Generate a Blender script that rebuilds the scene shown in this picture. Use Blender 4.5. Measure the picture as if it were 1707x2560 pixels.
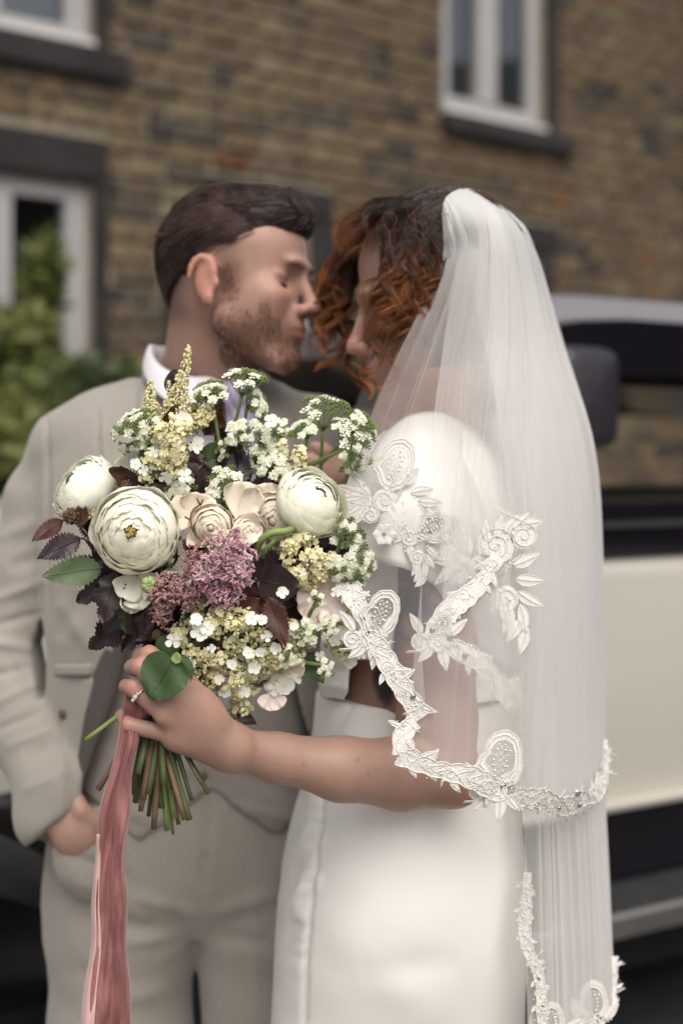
import bpy, bmesh, math, random
import numpy as np
from math import sin, cos, pi, radians, sqrt, atan2
from mathutils import Vector, Matrix, noise as mnoise

scene = bpy.context.scene
for o in list(bpy.data.objects): bpy.data.objects.remove(o)
C = scene.collection
CAMZ = 1.38

# ---------------- camera
cam_d = bpy.data.cameras.new('camera'); cam = bpy.data.objects.new('camera', cam_d); C.objects.link(cam)
scene.camera = cam
cam.location = (0, 0, CAMZ); cam.rotation_euler = (radians(90), 0, 0)
cam_d.lens = 50; cam_d.sensor_width = 36; cam_d.sensor_fit = 'AUTO'
cam_d.shift_y = -130/2560
cam_d.clip_start = .05; cam_d.clip_end = 400
cam_d.dof.use_dof = True; cam_d.dof.focus_distance = 1.50; cam_d.dof.aperture_fstop = 2.35

# ---------------- sky and sun (overcast)
SUN_EL, SUN_AZ = radians(52), radians(165)     # azimuth the light comes from, clockwise from +Y
w = bpy.data.worlds.new('World'); scene.world = w; w.use_nodes = True
nt = w.node_tree; nt.nodes.clear()
sky = nt.nodes.new('ShaderNodeTexSky'); sky.sky_type = 'NISHITA'; sky.sun_disc = False
sky.sun_elevation = SUN_EL; sky.sun_rotation = SUN_AZ
sky.dust_density = 4.0; sky.air_density = 1.0; sky.ozone_density = 0.5
hs = nt.nodes.new('ShaderNodeHueSaturation'); hs.inputs['Saturation'].default_value = .12
bg = nt.nodes.new('ShaderNodeBackground'); bg.inputs['Strength'].default_value = .12
wo = nt.nodes.new('ShaderNodeOutputWorld')
nt.links.new(sky.outputs[0], hs.inputs['Color']); nt.links.new(hs.outputs[0], bg.inputs[0]); nt.links.new(bg.outputs[0], wo.inputs[0])
sun_d = bpy.data.lights.new('sun', 'SUN'); sun = bpy.data.objects.new('sun', sun_d); C.objects.link(sun)
sun_d.energy = 2.4; sun_d.angle = radians(60); sun_d.color = (1, .945, .87)
sdir = Vector((sin(SUN_AZ)*cos(SUN_EL), cos(SUN_AZ)*cos(SUN_EL), sin(SUN_EL)))
sun.rotation_euler = sdir.to_track_quat('Z', 'Y').to_euler()
sun.location = sdir*30
vs = scene.view_settings
vs.view_transform = 'Standard'; vs.look = 'None'; vs.exposure = 0.22; vs.gamma = 1; vs.use_curve_mapping = False
scene.cycles.max_bounces = 10; scene.cycles.transparent_max_bounces = 40
scene.cycles.diffuse_bounces = 3; scene.cycles.glossy_bounces = 3; scene.cycles.transmission_bounces = 6
scene.cycles.use_denoising = True
scene.cycles.caustics_reflective = False; scene.cycles.caustics_refractive = False

# ---------------- helpers
FPX = 50/36*2560
def P(x, y, Y):
    """photograph pixel (1707x2560) at distance Y -> world point"""
    return Vector(((x-853.5)*Y/FPX, Y, CAMZ-(y-1150)*Y/FPX))
def px(r, Y): return r*Y/FPX

def tag(o, label=None, cat=None, group=None, kind=None):
    if label: o['label'] = label
    if cat: o['category'] = cat
    if group: o['group'] = group
    if kind: o['kind'] = kind
    return o
def empty(name, loc, label=None, cat=None, group=None, rz=0):
    o = bpy.data.objects.new(name, None); C.objects.link(o); o.location = loc; o.rotation_euler = (0, 0, rz)
    o.empty_display_size = .05
    bpy.context.view_layer.update()
    return tag(o, label, cat, group)
def link(name, me, mats=None, parent=None, smooth=True):
    """parent with world-space vertices kept where they are"""
    if mats is not None:
        for m in (mats if isinstance(mats, (list, tuple)) else [mats]): me.materials.append(m)
    if smooth and len(me.polygons):
        me.polygons.foreach_set('use_smooth', np.ones(len(me.polygons), dtype=bool))
    o = bpy.data.objects.new(name, me); C.objects.link(o)
    if parent is not None:
        o.parent = parent
        o.matrix_parent_inverse = Matrix.Identity(4)
        o.matrix_basis = world_of(parent).inverted()
    return o
def world_of(o):
    m = o.matrix_basis.copy()
    if o.parent is not None: m = world_of(o.parent) @ o.matrix_parent_inverse @ m
    return m

def mesh_np(name, V, F):
    """V (n,3), F (m,3) or (m,4) int"""
    V = np.asarray(V, dtype=np.float32); F = np.asarray(F, dtype=np.int32)
    me = bpy.data.meshes.new(name)
    me.vertices.add(len(V)); me.vertices.foreach_set('co', V.ravel())
    k = F.shape[1]
    me.loops.add(F.size); me.loops.foreach_set('vertex_index', F.ravel())
    me.polygons.add(len(F)); me.polygons.foreach_set('loop_start', np.arange(0, F.size, k, dtype=np.int32))
    me.update(calc_edges=True); me.validate()
    return me

class MB:
    """collects verts / faces (with a material index) into ONE mesh object"""
    def __init__(s): s.V = []; s.F = []; s.M = []
    def add(s, V, F, mi=0):
        n = len(s.V); s.V.extend([tuple(v) for v in V]); s.F.extend([tuple(i+n for i in f) for f in F]); s.M.extend([mi]*len(F))
    def box(s, c, sx, sy, sz, M=None, mi=0):
        V = [Vector((a*sx/2, b*sy/2, d*sz/2)) for a in (-1, 1) for b in (-1, 1) for d in (-1, 1)]
        if M is not None: V = [M @ v for v in V]
        V = [v+Vector(c) for v in V]
        s.add(V, [(0,1,3,2),(4,6,7,5),(0,4,5,1),(2,3,7,6),(0,2,6,4),(1,5,7,3)], mi)
    def tube(s, pts, rad, n=6, mi=0, cap=True, flat=1.0, up=None):
        pts = [Vector(p) for p in pts]; m = len(pts)
        if m < 2: return
        rs = rad if isinstance(rad, (list, tuple, np.ndarray)) else [rad]*m
        base = len(s.V); prev = None; V = []
        for i, p in enumerate(pts):
            t = (pts[min(i+1, m-1)]-pts[max(i-1, 0)])
            if t.length < 1e-9: t = Vector((0, 0, 1))
            t.normalize()
            if prev is None:
                a = Vector(up) if up is not None else (Vector((0, 0, 1)) if abs(t.z) < .9 else Vector((1, 0, 0)))
            else: a = prev
            u = a - t*a.dot(t)
            if u.length < 1e-6: u = t.orthogonal()
            u.normalize(); v = t.cross(u); prev = u
            for k in range(n):
                an = 2*pi*k/n
                V.append(p + u*cos(an)*rs[i]*flat + v*sin(an)*rs[i])
        F = []
        for i in range(m-1):
            for k in range(n):
                F.append((i*n+k, i*n+(k+1) % n, (i+1)*n+(k+1) % n, (i+1)*n+k))
        if cap:
            F.append(tuple(range(n-1, -1, -1))); F.append(tuple((m-1)*n+k for k in range(n)))
        s.add(V, F, mi)
    def ball(s, c, r, seg=8, rings=5, M=None, mi=0):
        c = Vector(c); rx, ry, rz = (r if isinstance(r, (tuple, list)) else (r, r, r))
        V = []; F = []
        for i in range(rings+1):
            th = pi*i/rings
            for k in range(seg):
                ph = 2*pi*k/seg
                v = Vector((sin(th)*cos(ph)*rx, sin(th)*sin(ph)*ry, cos(th)*rz))
                if M is not None: v = M @ v
                V.append(c+v)
        for i in range(rings):
            for k in range(seg):
                F.append((i*seg+k, (i+1)*seg+k, (i+1)*seg+(k+1) % seg, i*seg+(k+1) % seg))
        s.add(V, F, mi)
    def grid(s, G, mi=0, closed=False):
        """G rows of points"""
        n = len(G[0]); V = [p for r in G for p in r]; F = []
        for i in range(len(G)-1):
            for k in range(n if closed else n-1):
                F.append((i*n+k, i*n+(k+1) % n, (i+1)*n+(k+1) % n, (i+1)*n+k))
        s.add(V, F, mi)
    def build(s, name, mats, parent=None, smooth=True, solid=0, sub=0, off=0):
        me = bpy.data.meshes.new(name)
        me.from_pydata([tuple(v) for v in s.V], [], s.F)
        mats = mats if isinstance(mats, (list, tuple)) else [mats]
        for m in mats: me.materials.append(m)
        if len(mats) > 1: me.polygons.foreach_set('material_index', s.M)
        o = link(name, me, None, parent, smooth)
        if solid:
            md = o.modifiers.new('solid', 'SOLIDIFY'); md.thickness = solid; md.offset = off
        if sub:
            md = o.modifiers.new('sub', 'SUBSURF'); md.levels = sub; md.render_levels = sub
        return o

# ---------------- implicit surfaces (numpy surface nets)
class Field:
    def __init__(s, lo, hi, h):
        s.lo = np.array(lo, dtype=np.float64); s.h = h
        s.n = np.ceil((np.array(hi)-s.lo)/h).astype(int)+1
        s.F = np.full(s.n, 1.0, dtype=np.float32)
    def region(s, lo, hi):
        a = np.clip(np.floor((np.array(lo)-s.lo)/s.h).astype(int), 0, s.n); b = np.clip(np.ceil((np.array(hi)-s.lo)/s.h).astype(int)+1, 0, s.n)
        if np.any(b <= a): return None
        ax = [s.lo[i]+np.arange(a[i], b[i])*s.h for i in range(3)]
        X, Y, Z = np.meshgrid(*ax, indexing='ij', sparse=True)
        return (slice(a[0], b[0]), slice(a[1], b[1]), slice(a[2], b[2])), X, Y, Z
    def _comb(s, sl, d, k, op):
        A = s.F[sl]
        if op == 'sub':
            d = -d
            if k <= 0: s.F[sl] = np.maximum(A, d); return
            hh = np.clip(.5-.5*(A-d)/k, 0, 1); s.F[sl] = (A*(1-hh)+d*hh+k*hh*(1-hh))
        else:
            if k <= 0: s.F[sl] = np.minimum(A, d); return
            hh = np.clip(.5+.5*(A-d)/k, 0, 1); s.F[sl] = (A*(1-hh)+d*hh-k*hh*(1-hh))
    def ell(s, c, r, R=None, k=.01, op='add'):
        c = Vector(c); m = max(r)+k*1.5+2*s.h
        g = s.region([c[i]-m for i in range(3)], [c[i]+m for i in range(3)])
        if g is None: return
        sl, X, Y, Z = g; x = X-c[0]; y = Y-c[1]; z = Z-c[2]
        if R is not None:
            Ri = R.transposed()
            a = Ri[0][0]*x+Ri[0][1]*y+Ri[0][2]*z; b = Ri[1][0]*x+Ri[1][1]*y+Ri[1][2]*z; d = Ri[2][0]*x+Ri[2][1]*y+Ri[2][2]*z
        else: a, b, d = x, y, z
        k0 = np.sqrt((a/r[0])**2+(b/r[1])**2+(d/r[2])**2); k1 = np.sqrt((a/r[0]**2)**2+(b/r[1]**2)**2+(d/r[2]**2)**2)+1e-9
        s._comb(sl, (k0*(k0-1)/k1).astype(np.float32), k, op)
    def cone(s, p, q, ra, rb, k=.01, op='add', flat=None):
        """round cone from p to q; flat=(axis vector, factor) squeezes along that axis"""
        p = Vector(p); q = Vector(q); m = max(ra, rb)*(1 if flat is None else max(1, flat[1]))+k*1.5+2*s.h
        g = s.region([min(p[i], q[i])-m for i in range(3)], [max(p[i], q[i])+m for i in range(3)])
        if g is None: return
        sl, X, Y, Z = g; d = q-p; L2 = max(d.length_squared, 1e-12)
        x = X-p[0]; y = Y-p[1]; z = Z-p[2]
        t = np.clip((x*d[0]+y*d[1]+z*d[2])/L2, 0, 1)
        ex = x-t*d[0]; ey = y-t*d[1]; ez = z-t*d[2]
        q2 = ex*ex+ey*ey+ez*ez
        if flat is not None:
            ax, f = flat; e = ex*ax[0]+ey*ax[1]+ez*ax[2]; q2 = q2-e*e+(e/f)**2
        s._comb(sl, (np.sqrt(q2)-(ra+(rb-ra)*t)).astype(np.float32), k, op)
    def chain(s, pts, rs, k=.01, op='add', flat=None):
        for i in range(len(pts)-1): s.cone(pts[i], pts[i+1], rs[i], rs[i+1], k, op, flat)
    def stack(s, rows, k=.01, op='add', power=2.0, zpad=.0):
        """rows: (z, cx, cy, rx, ry) from any order; superellipse sections"""
        rows = sorted(rows); zs = np.array([r[0] for r in rows]); m = max(max(r[3], r[4]) for r in rows)+k+2*s.h
        xs = [r[1] for r in rows]; ys = [r[2] for r in rows]
        g = s.region([min(xs)-m, min(ys)-m, zs[0]-.03], [max(xs)+m, max(ys)+m, zs[-1]+.03])
        if g is None: return
        sl, X, Y, Z = g; z = Z.ravel(); zz = np.clip(z, zs[0], zs[-1])
        def it(j):
            v = np.array([r[j] for r in rows]); return smooth_interp(zz, zs, v)[None, None, :]
        cx, cy, rx, ry = it(1), it(2), it(3), it(4)
        a = np.abs((X-cx)/rx); b = np.abs((Y-cy)/ry)
        kk = (a**power+b**power)**(1/power)
        d = (kk-1)*np.minimum(rx, ry)
        cap = np.maximum(zs[0]-z, z-zs[-1])[None, None, :]
        s._comb(sl, np.maximum(d, cap).astype(np.float32), k, op)
    def apply(s, fn):
        sl, X, Y, Z = s.region(s.lo, s.lo+s.h*(s.n-1)); s.F = fn(s.F, X, Y, Z)
    def mesh(s, smooth_it=1):
        F = s.F; S = F < 0
        F[0], F[-1], F[:, 0], F[:, -1], F[:, :, 0], F[:, :, -1] = 1, 1, 1, 1, 1, 1; S = F < 0
        c = np.zeros(tuple(s.n-1), dtype=np.uint8)
        for i in (0, 1):
            for j in (0, 1):
                for k in (0, 1):
                    c += S[i:s.n[0]-1+i, j:s.n[1]-1+j, k:s.n[2]-1+k]
        act = np.argwhere((c > 0) & (c < 8)); idx = np.full(tuple(s.n-1), -1, dtype=np.int32)
        idx[act[:, 0], act[:, 1], act[:, 2]] = np.arange(len(act))
        acc = np.zeros((len(act), 3)); cnt = np.zeros(len(act))
        cor = [(i, j, k) for i in (0, 1) for j in (0, 1) for k in (0, 1)]
        val = {q: F[act[:, 0]+q[0], act[:, 1]+q[1], act[:, 2]+q[2]] for q in cor}
        for a in cor:
            for ax in range(3):
                if a[ax] == 0:
                    b = list(a); b[ax] = 1; b = tuple(b); va, vb = val[a], val[b]
                    m = (va < 0) != (vb < 0); t = np.where(m, va/(va-vb+1e-20), 0)
                    p = np.array(a, dtype=float)[None]*np.ones((len(act), 1)); p[:, ax] += t
                    acc[m] += p[m]; cnt[m] += 1
        V = s.lo+(act+acc/np.maximum(cnt, 1)[:, None])*s.h
        Q = []
        for ax in range(3):
            u, v = (ax+1) % 3, (ax+2) % 3
            sl0 = [slice(1, -1)]*3; sl0[ax] = slice(0, -1); sl1 = list(sl0); sl1[ax] = slice(1, None)
            A = S[tuple(sl0)]; B = S[tuple(sl1)]; e = np.argwhere(A != B); off = np.array([1, 1, 1]); off[ax] = 0; e = e+off
            sg = S[e[:, 0], e[:, 1], e[:, 2]]
            def g(du, dv):
                w_ = e.copy(); w_[:, u] -= du; w_[:, v] -= dv; return idx[w_[:, 0], w_[:, 1], w_[:, 2]]
            q = np.stack([g(0, 0), g(1, 0), g(1, 1), g(0, 1)], 1)
            q[~sg] = q[~sg][:, ::-1]
            Q.append(q)
        Q = np.concatenate(Q); Q = Q[(Q >= 0).all(1)]
        for _ in range(smooth_it):
            s2 = np.zeros_like(V); c2 = np.zeros(len(V))
            for i in range(4):
                a, b = Q[:, i], Q[:, (i+1) % 4]
                for j in range(3): s2[:, j] += np.bincount(a, V[b, j], len(V))+np.bincount(b, V[a, j], len(V))
                c2 += np.bincount(a, minlength=len(V))+np.bincount(b, minlength=len(V))
            V = .5*V+.5*s2/np.maximum(c2, 1)[:, None]
        return V, Q
def smooth_interp(x, xs, ys):
    """monotone-ish cubic (Catmull-Rom, finite differences) interpolation"""
    x = np.asarray(x, float); xs = np.asarray(xs, float); ys = np.asarray(ys, float)
    if len(xs) < 3: return np.interp(x, xs, ys)
    i = np.clip(np.searchsorted(xs, x)-1, 0, len(xs)-2)
    m = np.gradient(ys, xs); h = xs[i+1]-xs[i]; t = np.clip((x-xs[i])/h, 0, 1)
    return (2*t**3-3*t**2+1)*ys[i]+(t**3-2*t**2+t)*h*m[i]+(-2*t**3+3*t**2)*ys[i+1]+(t**3-t**2)*h*m[i+1]
def catmull(pts, n):
    """resample a polyline smoothly to n points"""
    A = np.array([list(p) for p in pts], float); L = np.r_[0, np.cumsum(np.linalg.norm(np.diff(A[:, :3], axis=0), axis=1)+1e-9)]
    t = np.linspace(0, L[-1], n)
    return np.stack([smooth_interp(t, L, A[:, j]) for j in range(A.shape[1])], 1)
def normals_np(V, Q):
    N = np.zeros_like(V)
    fn = np.cross(V[Q[:, 1]]-V[Q[:, 0]], V[Q[:, 2]]-V[Q[:, 0]])
    for i in range(Q.shape[1]):
        for j in range(3): N[:, j] += np.bincount(Q[:, i], fn[:, j], len(V))
    return N/(np.linalg.norm(N, axis=1)[:, None]+1e-12)
def pxv(V):
    """world vertices -> photograph pixels"""
    return 853.5+V[:, 0]*FPX/V[:, 1], 1150-(V[:, 2]-CAMZ)*FPX/V[:, 1]
def crease(V, N, segs, front=True):
    """press folds into a cloth mesh: segs of (x0,y0,x1,y1,width px,height m) seen from the front"""
    X, Y = pxv(V); D = np.zeros(len(V))
    for (x0, y0, x1, y1, wd, a) in segs:
        dx, dy = x1-x0, y1-y0; L = math.hypot(dx, dy)+1e-6
        t = np.clip(((X-x0)*dx+(Y-y0)*dy)/L**2, -.2, 1.2)
        dd = ((X-x0)*dy-(Y-y0)*dx)/L
        al = ((X-x0)*dx+(Y-y0)*dy)/L**2
        env = np.clip(1-np.abs(al-.5)*2, 0, 1)**.5*(np.abs(al-.5) < .5)
        D += a*np.exp(-(dd/wd)**2)*env
    if front: D = D*np.clip(-N[:, 1]*1.5+.3, 0, 1)
    return V+N*D[:, None]
def fbm(V, scale, seed=0, oct=3):
    """cheap smooth pseudo noise from summed sines, roughly -1..1"""
    r = np.random.RandomState(seed); out = np.zeros(len(V)); amp = 1
    for o in range(oct):
        for _ in range(5):
            d = r.normal(size=3); d /= np.linalg.norm(d); out += amp*np.sin(V@d*scale*(2**o)*2*pi+r.rand()*6.28)/5*1.6
        amp *= .5
    return out/1.75

# ---------------- materials
def new_mat(name):
    m = bpy.data.materials.new(name); m.use_nodes = True
    return m, m.node_tree, m.node_tree.nodes['Principled BSDF']
def N_(nt, typ, **kw):
    n = nt.nodes.new(typ)
    for k, v in kw.items():
        if k in n.inputs: n.inputs[k].default_value = v
        else: setattr(n, k, v)
    return n
def mat(name, col, rough=.6, var=.15, scale=20, bump=0, bscale=200, metal=0, spec=.5, sheen=0, sss=0, sssr=(1, .3, .2), coat=0, trans=0, col2=None, coord='Object', detail=4, stretch=None, emit=None, alpha=None):
    m, nt, b = new_mat(name)
    tc = N_(nt, 'ShaderNodeTexCoord'); src = tc.outputs[coord]
    if stretch:
        mp = N_(nt, 'ShaderNodeMapping'); mp.inputs['Scale'].default_value = stretch; nt.links.new(src, mp.inputs[0]); src = mp.outputs[0]
    nz = N_(nt, 'ShaderNodeTexNoise', Scale=scale, Detail=detail); nt.links.new(src, nz.inputs['Vector'])
    cr = N_(nt, 'ShaderNodeValToRGB'); c2 = col2 if col2 else [c*(1+var) for c in col]
    c1 = [c*(1-var) for c in col] if not col2 else col
    cr.color_ramp.elements[0].position = .32; cr.color_ramp.elements[1].position = .68
    cr.color_ramp.elements[0].color = (*c1, 1); cr.color_ramp.elements[1].color = (*c2, 1)
    nt.links.new(nz.outputs['Fac'], cr.inputs[0]); nt.links.new(cr.outputs[0], b.inputs['Base Color'])
    b.inputs['Roughness'].default_value = rough; b.inputs['Metallic'].default_value = metal
    b.inputs['Specular IOR Level'].default_value = spec
    if sheen: b.inputs['Sheen Weight'].default_value = sheen; b.inputs['Sheen Roughness'].default_value = .4
    if coat: b.inputs['Coat Weight'].default_value = coat; b.inputs['Coat Roughness'].default_value = .05
    if sss:
        b.inputs['Subsurface Weight'].default_value = 1.0; b.inputs['Subsurface Scale'].default_value = sss; b.inputs['Subsurface Radius'].default_value = sssr
    if bump:
        n2 = N_(nt, 'ShaderNodeTexNoise', Scale=bscale, Detail=3); nt.links.new(src, n2.inputs['Vector'])
        bp = N_(nt, 'ShaderNodeBump', Strength=1.0, Distance=bump); nt.links.new(n2.outputs['Fac'], bp.inputs['Height']); nt.links.new(bp.outputs[0], b.inputs['Normal'])
    if alpha is not None: b.inputs['Alpha'].default_value = alpha
    if trans:      # thin translucent petal / leaf
        out = nt.nodes['Material Output']; tr = N_(nt, 'ShaderNodeBsdfTranslucent'); mx = N_(nt, 'ShaderNodeMixShader', Fac=trans)
        nt.links.new(cr.outputs[0], tr.inputs[0]); nt.links.new(b.outputs[0], mx.inputs[1]); nt.links.new(tr.outputs[0], mx.inputs[2]); nt.links.new(mx.outputs[0], out.inputs[0])
    return m
# ================= SETTING: ground, building, bushes =================
rng = random.Random(7)
m_asphalt = mat('asphalt', (.05, .05, .052), .85, .3, 8, .003, 120)
g = MB(); g.grid([[(x, y, 0) for x in (-150, 150)] for y in (-150, 150)]); tag(g.build('ground', m_asphalt, smooth=False), kind='structure')
m_bounce_flag = mat('bounce_paving', (.21, .195, .175), .85, .2, 5, .003, 60, col2=(.28, .26, .235))  # unseen pale slabs, added to bounce light up onto skirt and faces
pv = MB()
for i_ in range(-9, 10):
    for j_ in range(-8, 4): pv.box((i_*.62+(.3 if j_ % 2 else 0), j_*.62+.15, .045), .605, .605, .09)
tag(pv.build('bounce_pavement', m_bounce_flag, smooth=False), kind='structure')

WD = Vector((.774, .633, 0)).normalized(); WN = Vector((WD.y, -WD.x, 0)); WO = Vector((0, 7.9, 0))
def wuv(x, y):
    r = (x-853.5)/FPX; t = 7.9*r/(WD.x-WD.y*r); Y = 7.9+t*WD.y
    return t, CAMZ-(y-1150)*Y/FPX
def W(u, v, o=0): return WO+WD*u+Vector((0, 0, v))+WN*o
RW = Matrix((WD, WN, Vector((0, 0, 1)))).transposed()
def wbox(mb, u0, u1, v0, v1, o0, o1, mi=0):
    c = W((u0+u1)/2, (v0+v1)/2, (o0+o1)/2); mb.box(c, abs(u1-u0), abs(o1-o0), abs(v1-v0), RW, mi)

house = empty('stone_building', W(0, 0), 'long sooty buff stone building with white framed windows across the whole background', 'building')
stone_cols = [((.098, .072, .045), (.155, .118, .078)), ((.105, .082, .052), (.175, .14, .092)), ((.075, .06, .044), (.125, .102, .077)), ((.052, .046, .043), (.082, .073, .064)),
              ((.028, .026, .027), (.052, .046, .045)), ((.13, .066, .024), (.19, .102, .042)), ((.085, .034, .017), (.13, .066, .034)), ((.13, .112, .072), (.19, .17, .118))]
m_st = [mat('buff_stone_%s' % n, tuple(k_*.82*q for k_, q in zip((1.12, .98, .84), a)), .9, 0, 9, .004, 60, col2=tuple(k_*.82*q for k_, q in zip((1.12, .98, .84), b))) for n, (a, b) in zip(['tan', 'straw', 'brown', 'grey', 'soot', 'ochre', 'rust', 'sand'], stone_cols)]
wts = [.29, .22, .26, .07, .06, .018, .010, .072]
m_mortar = mat('lime_mortar', (.27, .225, .16), .95, .2, 12, .003, 90)
m_dark = mat('blackened_sandstone', (.020, .016, .016), .9, .35, 4, .004, 50)
m_upvc = mat('white_window_frame', (.36, .345, .34), .35, .04, 4)
m_sillw = mat('white_window_sill', (.60, .57, .56), .4, .05, 4)
m_room = mat('dark_room', (.012, .012, .010), .9, .5, 3)
m_net = mat('grey_green_blind', (.20, .24, .23), .8, .08, 3)
m_glass, nt, b = new_mat('window_glass')
b.inputs['Base Color'].default_value = (.01, .01, .01, 1); b.inputs['Roughness'].default_value = .02
gl = N_(nt, 'ShaderNodeBsdfGlossy', Roughness=.03); gl.inputs[0].default_value = (.8, .85, .9, 1); tr = N_(nt, 'ShaderNodeBsdfTransparent'); tr.inputs[0].default_value = (.8, .85, .82, 1)
fr = N_(nt, 'ShaderNodeFresnel', IOR=2.7); mx = N_(nt, 'ShaderNodeMixShader')
nt.links.new(fr.outputs[0], mx.inputs[0]); nt.links.new(tr.outputs[0], mx.inputs[1]); nt.links.new(gl.outputs[0], mx.inputs[2]); nt.links.new(mx.outputs[0], nt.nodes['Material Output'].inputs[0])

# openings: (u0,u1,v0,v1)
u1a, v0a = wuv(235, 122); W1 = (u1a-1.25, u1a, v0a, v0a+1.5)
u0b, _ = wuv(1108, 290); u1b, v0b = wuv(1362, 335); W2 = (u0b, u1b, v0b, v0b+1.6)
u1c, v1c = wuv(232, 452); W3 = (u1c-1.3, u1c, v1c-1.75, v1c)
u0d, v1d = wuv(468, 506); u1d, _ = wuv(775, 506); W4 = (u0d, u1d, .95, v1d)
u0e, v1e = wuv(1150, 600); u1e, _ = wuv(1352, 600); W5 = (u0e, u1e, .95, v1e)
wins = [W1, W2, W3, W4, W5]
# stone surrounds that take the place of bricks: list of rects
sur = []
LT = .30
lint3 = (W3[0]-.2, wuv(268, 400)[0], W3[3], W3[3]+.205); lint4 = (wuv(512, 450)[0], wuv(830, 450)[0], W4[3], W4[3]+.16)
lint5 = (wuv(1150, 560)[0]-.1, wuv(1392, 560)[0], W5[3], W5[3]+.16)
j = .075
jambs = [(W1[1], W1[1]+.085, W1[2], W1[3]), (W2[1], W2[1]+.13, W2[2], W2[3]), (W3[1], W3[1]+.085, W3[2], W3[3]),
         (W4[0]-.14, W4[0], W4[2], W4[3]-.07), (W4[1], W4[1]+.20, W4[2], W4[3]), (W5[0]-.1, W5[0], W5[2], W5[3]), (W5[1], W5[1]+.11, W5[2], W5[3])]
s1u, s1v = wuv(300, 175); s2u, s2v = wuv(1425, 378)
sills = [(W1[0]-.1, wuv(312, 150)[0], W1[2]-.15, W1[2]), (wuv(1100, 300)[0], wuv(1420, 360)[0], W2[2]-.12, W2[2]), (W3[0]-.1, W3[1]+.15, W3[2]-.15, W3[2]), (W4[0]-.1, W4[1]+.1, W4[2]-.15, W4[2]), (W5[0]-.1, W5[1]+.1, W5[2]-.15, W5[2])]
blocked = wins+jambs+sills+[lint3, lint4, lint5]
def clip_rects(u0, u1, v0, v1):
    """pieces of a stone course left over outside the openings"""
    segs = [(u0, u1)]
    for (a, b_, c, d) in blocked:
        if d-v0 > .02 and v1-c > .02:
            ns = []
            for (s, e) in segs:
                if b_ <= s or a >= e: ns.append((s, e)); continue
                if a > s: ns.append((s, a))
                if b_ < e: ns.append((b_, e))
            segs = ns
    return [x for x in segs if x[1]-x[0] > .03]
H = .106; GAP = .019
stones = []
row = 0; v = 0.0
while v < 5.4:
    hh = H*rng.choice([.92, 1, 1, 1.06]); u = -5.2+rng.random()*.2
    while u < 4.1:
        L = rng.choice([.13, .16, .19, .21, .24, .28])
        for (a, b_) in clip_rects(u, u+L, v, v+hh): stones.append((a+GAP/2, b_-GAP/2, v+GAP/2, v+hh-GAP/2))
        u += L
    v += hh
# backing wall of mortar (with openings): strips between openings
mo = MB()
us = sorted(set([-5.2, 4.1]+[q for r in wins for q in r[:2]])); vs_ = sorted(set([0, 5.4]+[q for r in wins for q in r[2:]]))
for i in range(len(us)-1):
    for k in range(len(vs_)-1):
        cu, cv = (us[i]+us[i+1])/2, (vs_[k]+vs_[k+1])/2
        if any(r[0] < cu < r[1] and r[2] < cv < r[3] for r in wins): continue
        if cu < -5.2 or cu > 4.1 or cv > 5.4: continue
        wbox(mo, us[i], us[i+1], vs_[k], vs_[k+1], -.35, -.012)
mo.build('mortar_wall', m_mortar, house, smooth=False)
def vis(s):
    c = W((s[0]+s[1])/2, (s[2]+s[3])/2)
    if c.y < 1: return -1
    X, Y = 853.5+c.x*FPX/c.y, 1150-(c.z-CAMZ)*FPX/c.y
    if X < -20 or X > 1720 or Y < -30 or Y > 1250: return -1
    if 430 < X < 760 and Y > 520: return -1
    if 860 < X < 1340 and Y > 520: return -1
    if X > 1280 and Y > 760: return 1/c.y*.2
    if X < 330 and Y > 900: return -1
    return 1/c.y
stones.sort(key=lambda s: -vis(s))
def stone_geo(mb, s, r, mi=0):
    """one rough-faced stone: bevelled front with an uneven face"""
    u0, u1, v0, v1 = s; o = r.uniform(.004, .018); b_ = .008
    cu, cv = (u0+u1)/2, (v0+v1)/2
    B = [W(u0, v0, -.03), W(u1, v0, -.03), W(u1, v1, -.03), W(u0, v1, -.03)]
    Fc = [W(u0+b_, v0+b_, o+r.uniform(-.004, .004)), W(u1-b_, v0+b_, o+r.uniform(-.004, .004)), W(u1-b_, v1-b_, o+r.uniform(-.004, .004)), W(u0+b_, v1-b_, o+r.uniform(-.004, .004))]
    mid = W(cu+r.uniform(-.02, .02), cv, o+r.uniform(.0, .008))
    Mi = [W(u0, v0, 0), W(u1, v0, 0), W(u1, v1, 0), W(u0, v1, 0)]
    V = B+Mi+Fc+[mid]; F = []
    for k in range(4):
        q = (k+1) % 4
        F += [(k, q, 4+q, 4+k), (4+k, 4+q, 8+q, 8+k), (8+k, 8+q, 12)]
    mb.add(V, F, mi)
r_st = random.Random(3)
rest = MB()
fixed = {}
for n, s in enumerate(stones):
    mi = r_st.choices(range(8), wts)[0]
    if n < 300 and vis(s) > 0:
        mb = MB(); stone_geo(mb, s, r_st)
        c = W((s[0]+s[1])/2, (s[2]+s[3])/2)
        mb.V = [tuple(Vector(v_)-c) for v_ in mb.V]
        o = mb.build('brick', m_st[mi], None, smooth=False)
        o.parent = house; o.location = c-house.location
    else: stone_geo(rest, s, r_st, mi)
tag(rest.build('brick_courses', m_st, house, smooth=False), kind='stuff')
def dressed(name, rect, o1=.02, o0=-.1, extra=None):
    mb = MB(); wbox(mb, rect[0]+.003, rect[1]-.003, rect[2]+.003, rect[3]-.003, o0, o1)
    o = mb.build(name, m_dark, house, smooth=False); md = o.modifiers.new('b', 'BEVEL'); md.width = .006; md.segments = 2
    return o
for r_ in (lint3, lint4, lint5): dressed('lintel', r_, .022)
for r_ in jambs: dressed('stone_jamb', r_, .016)
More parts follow.
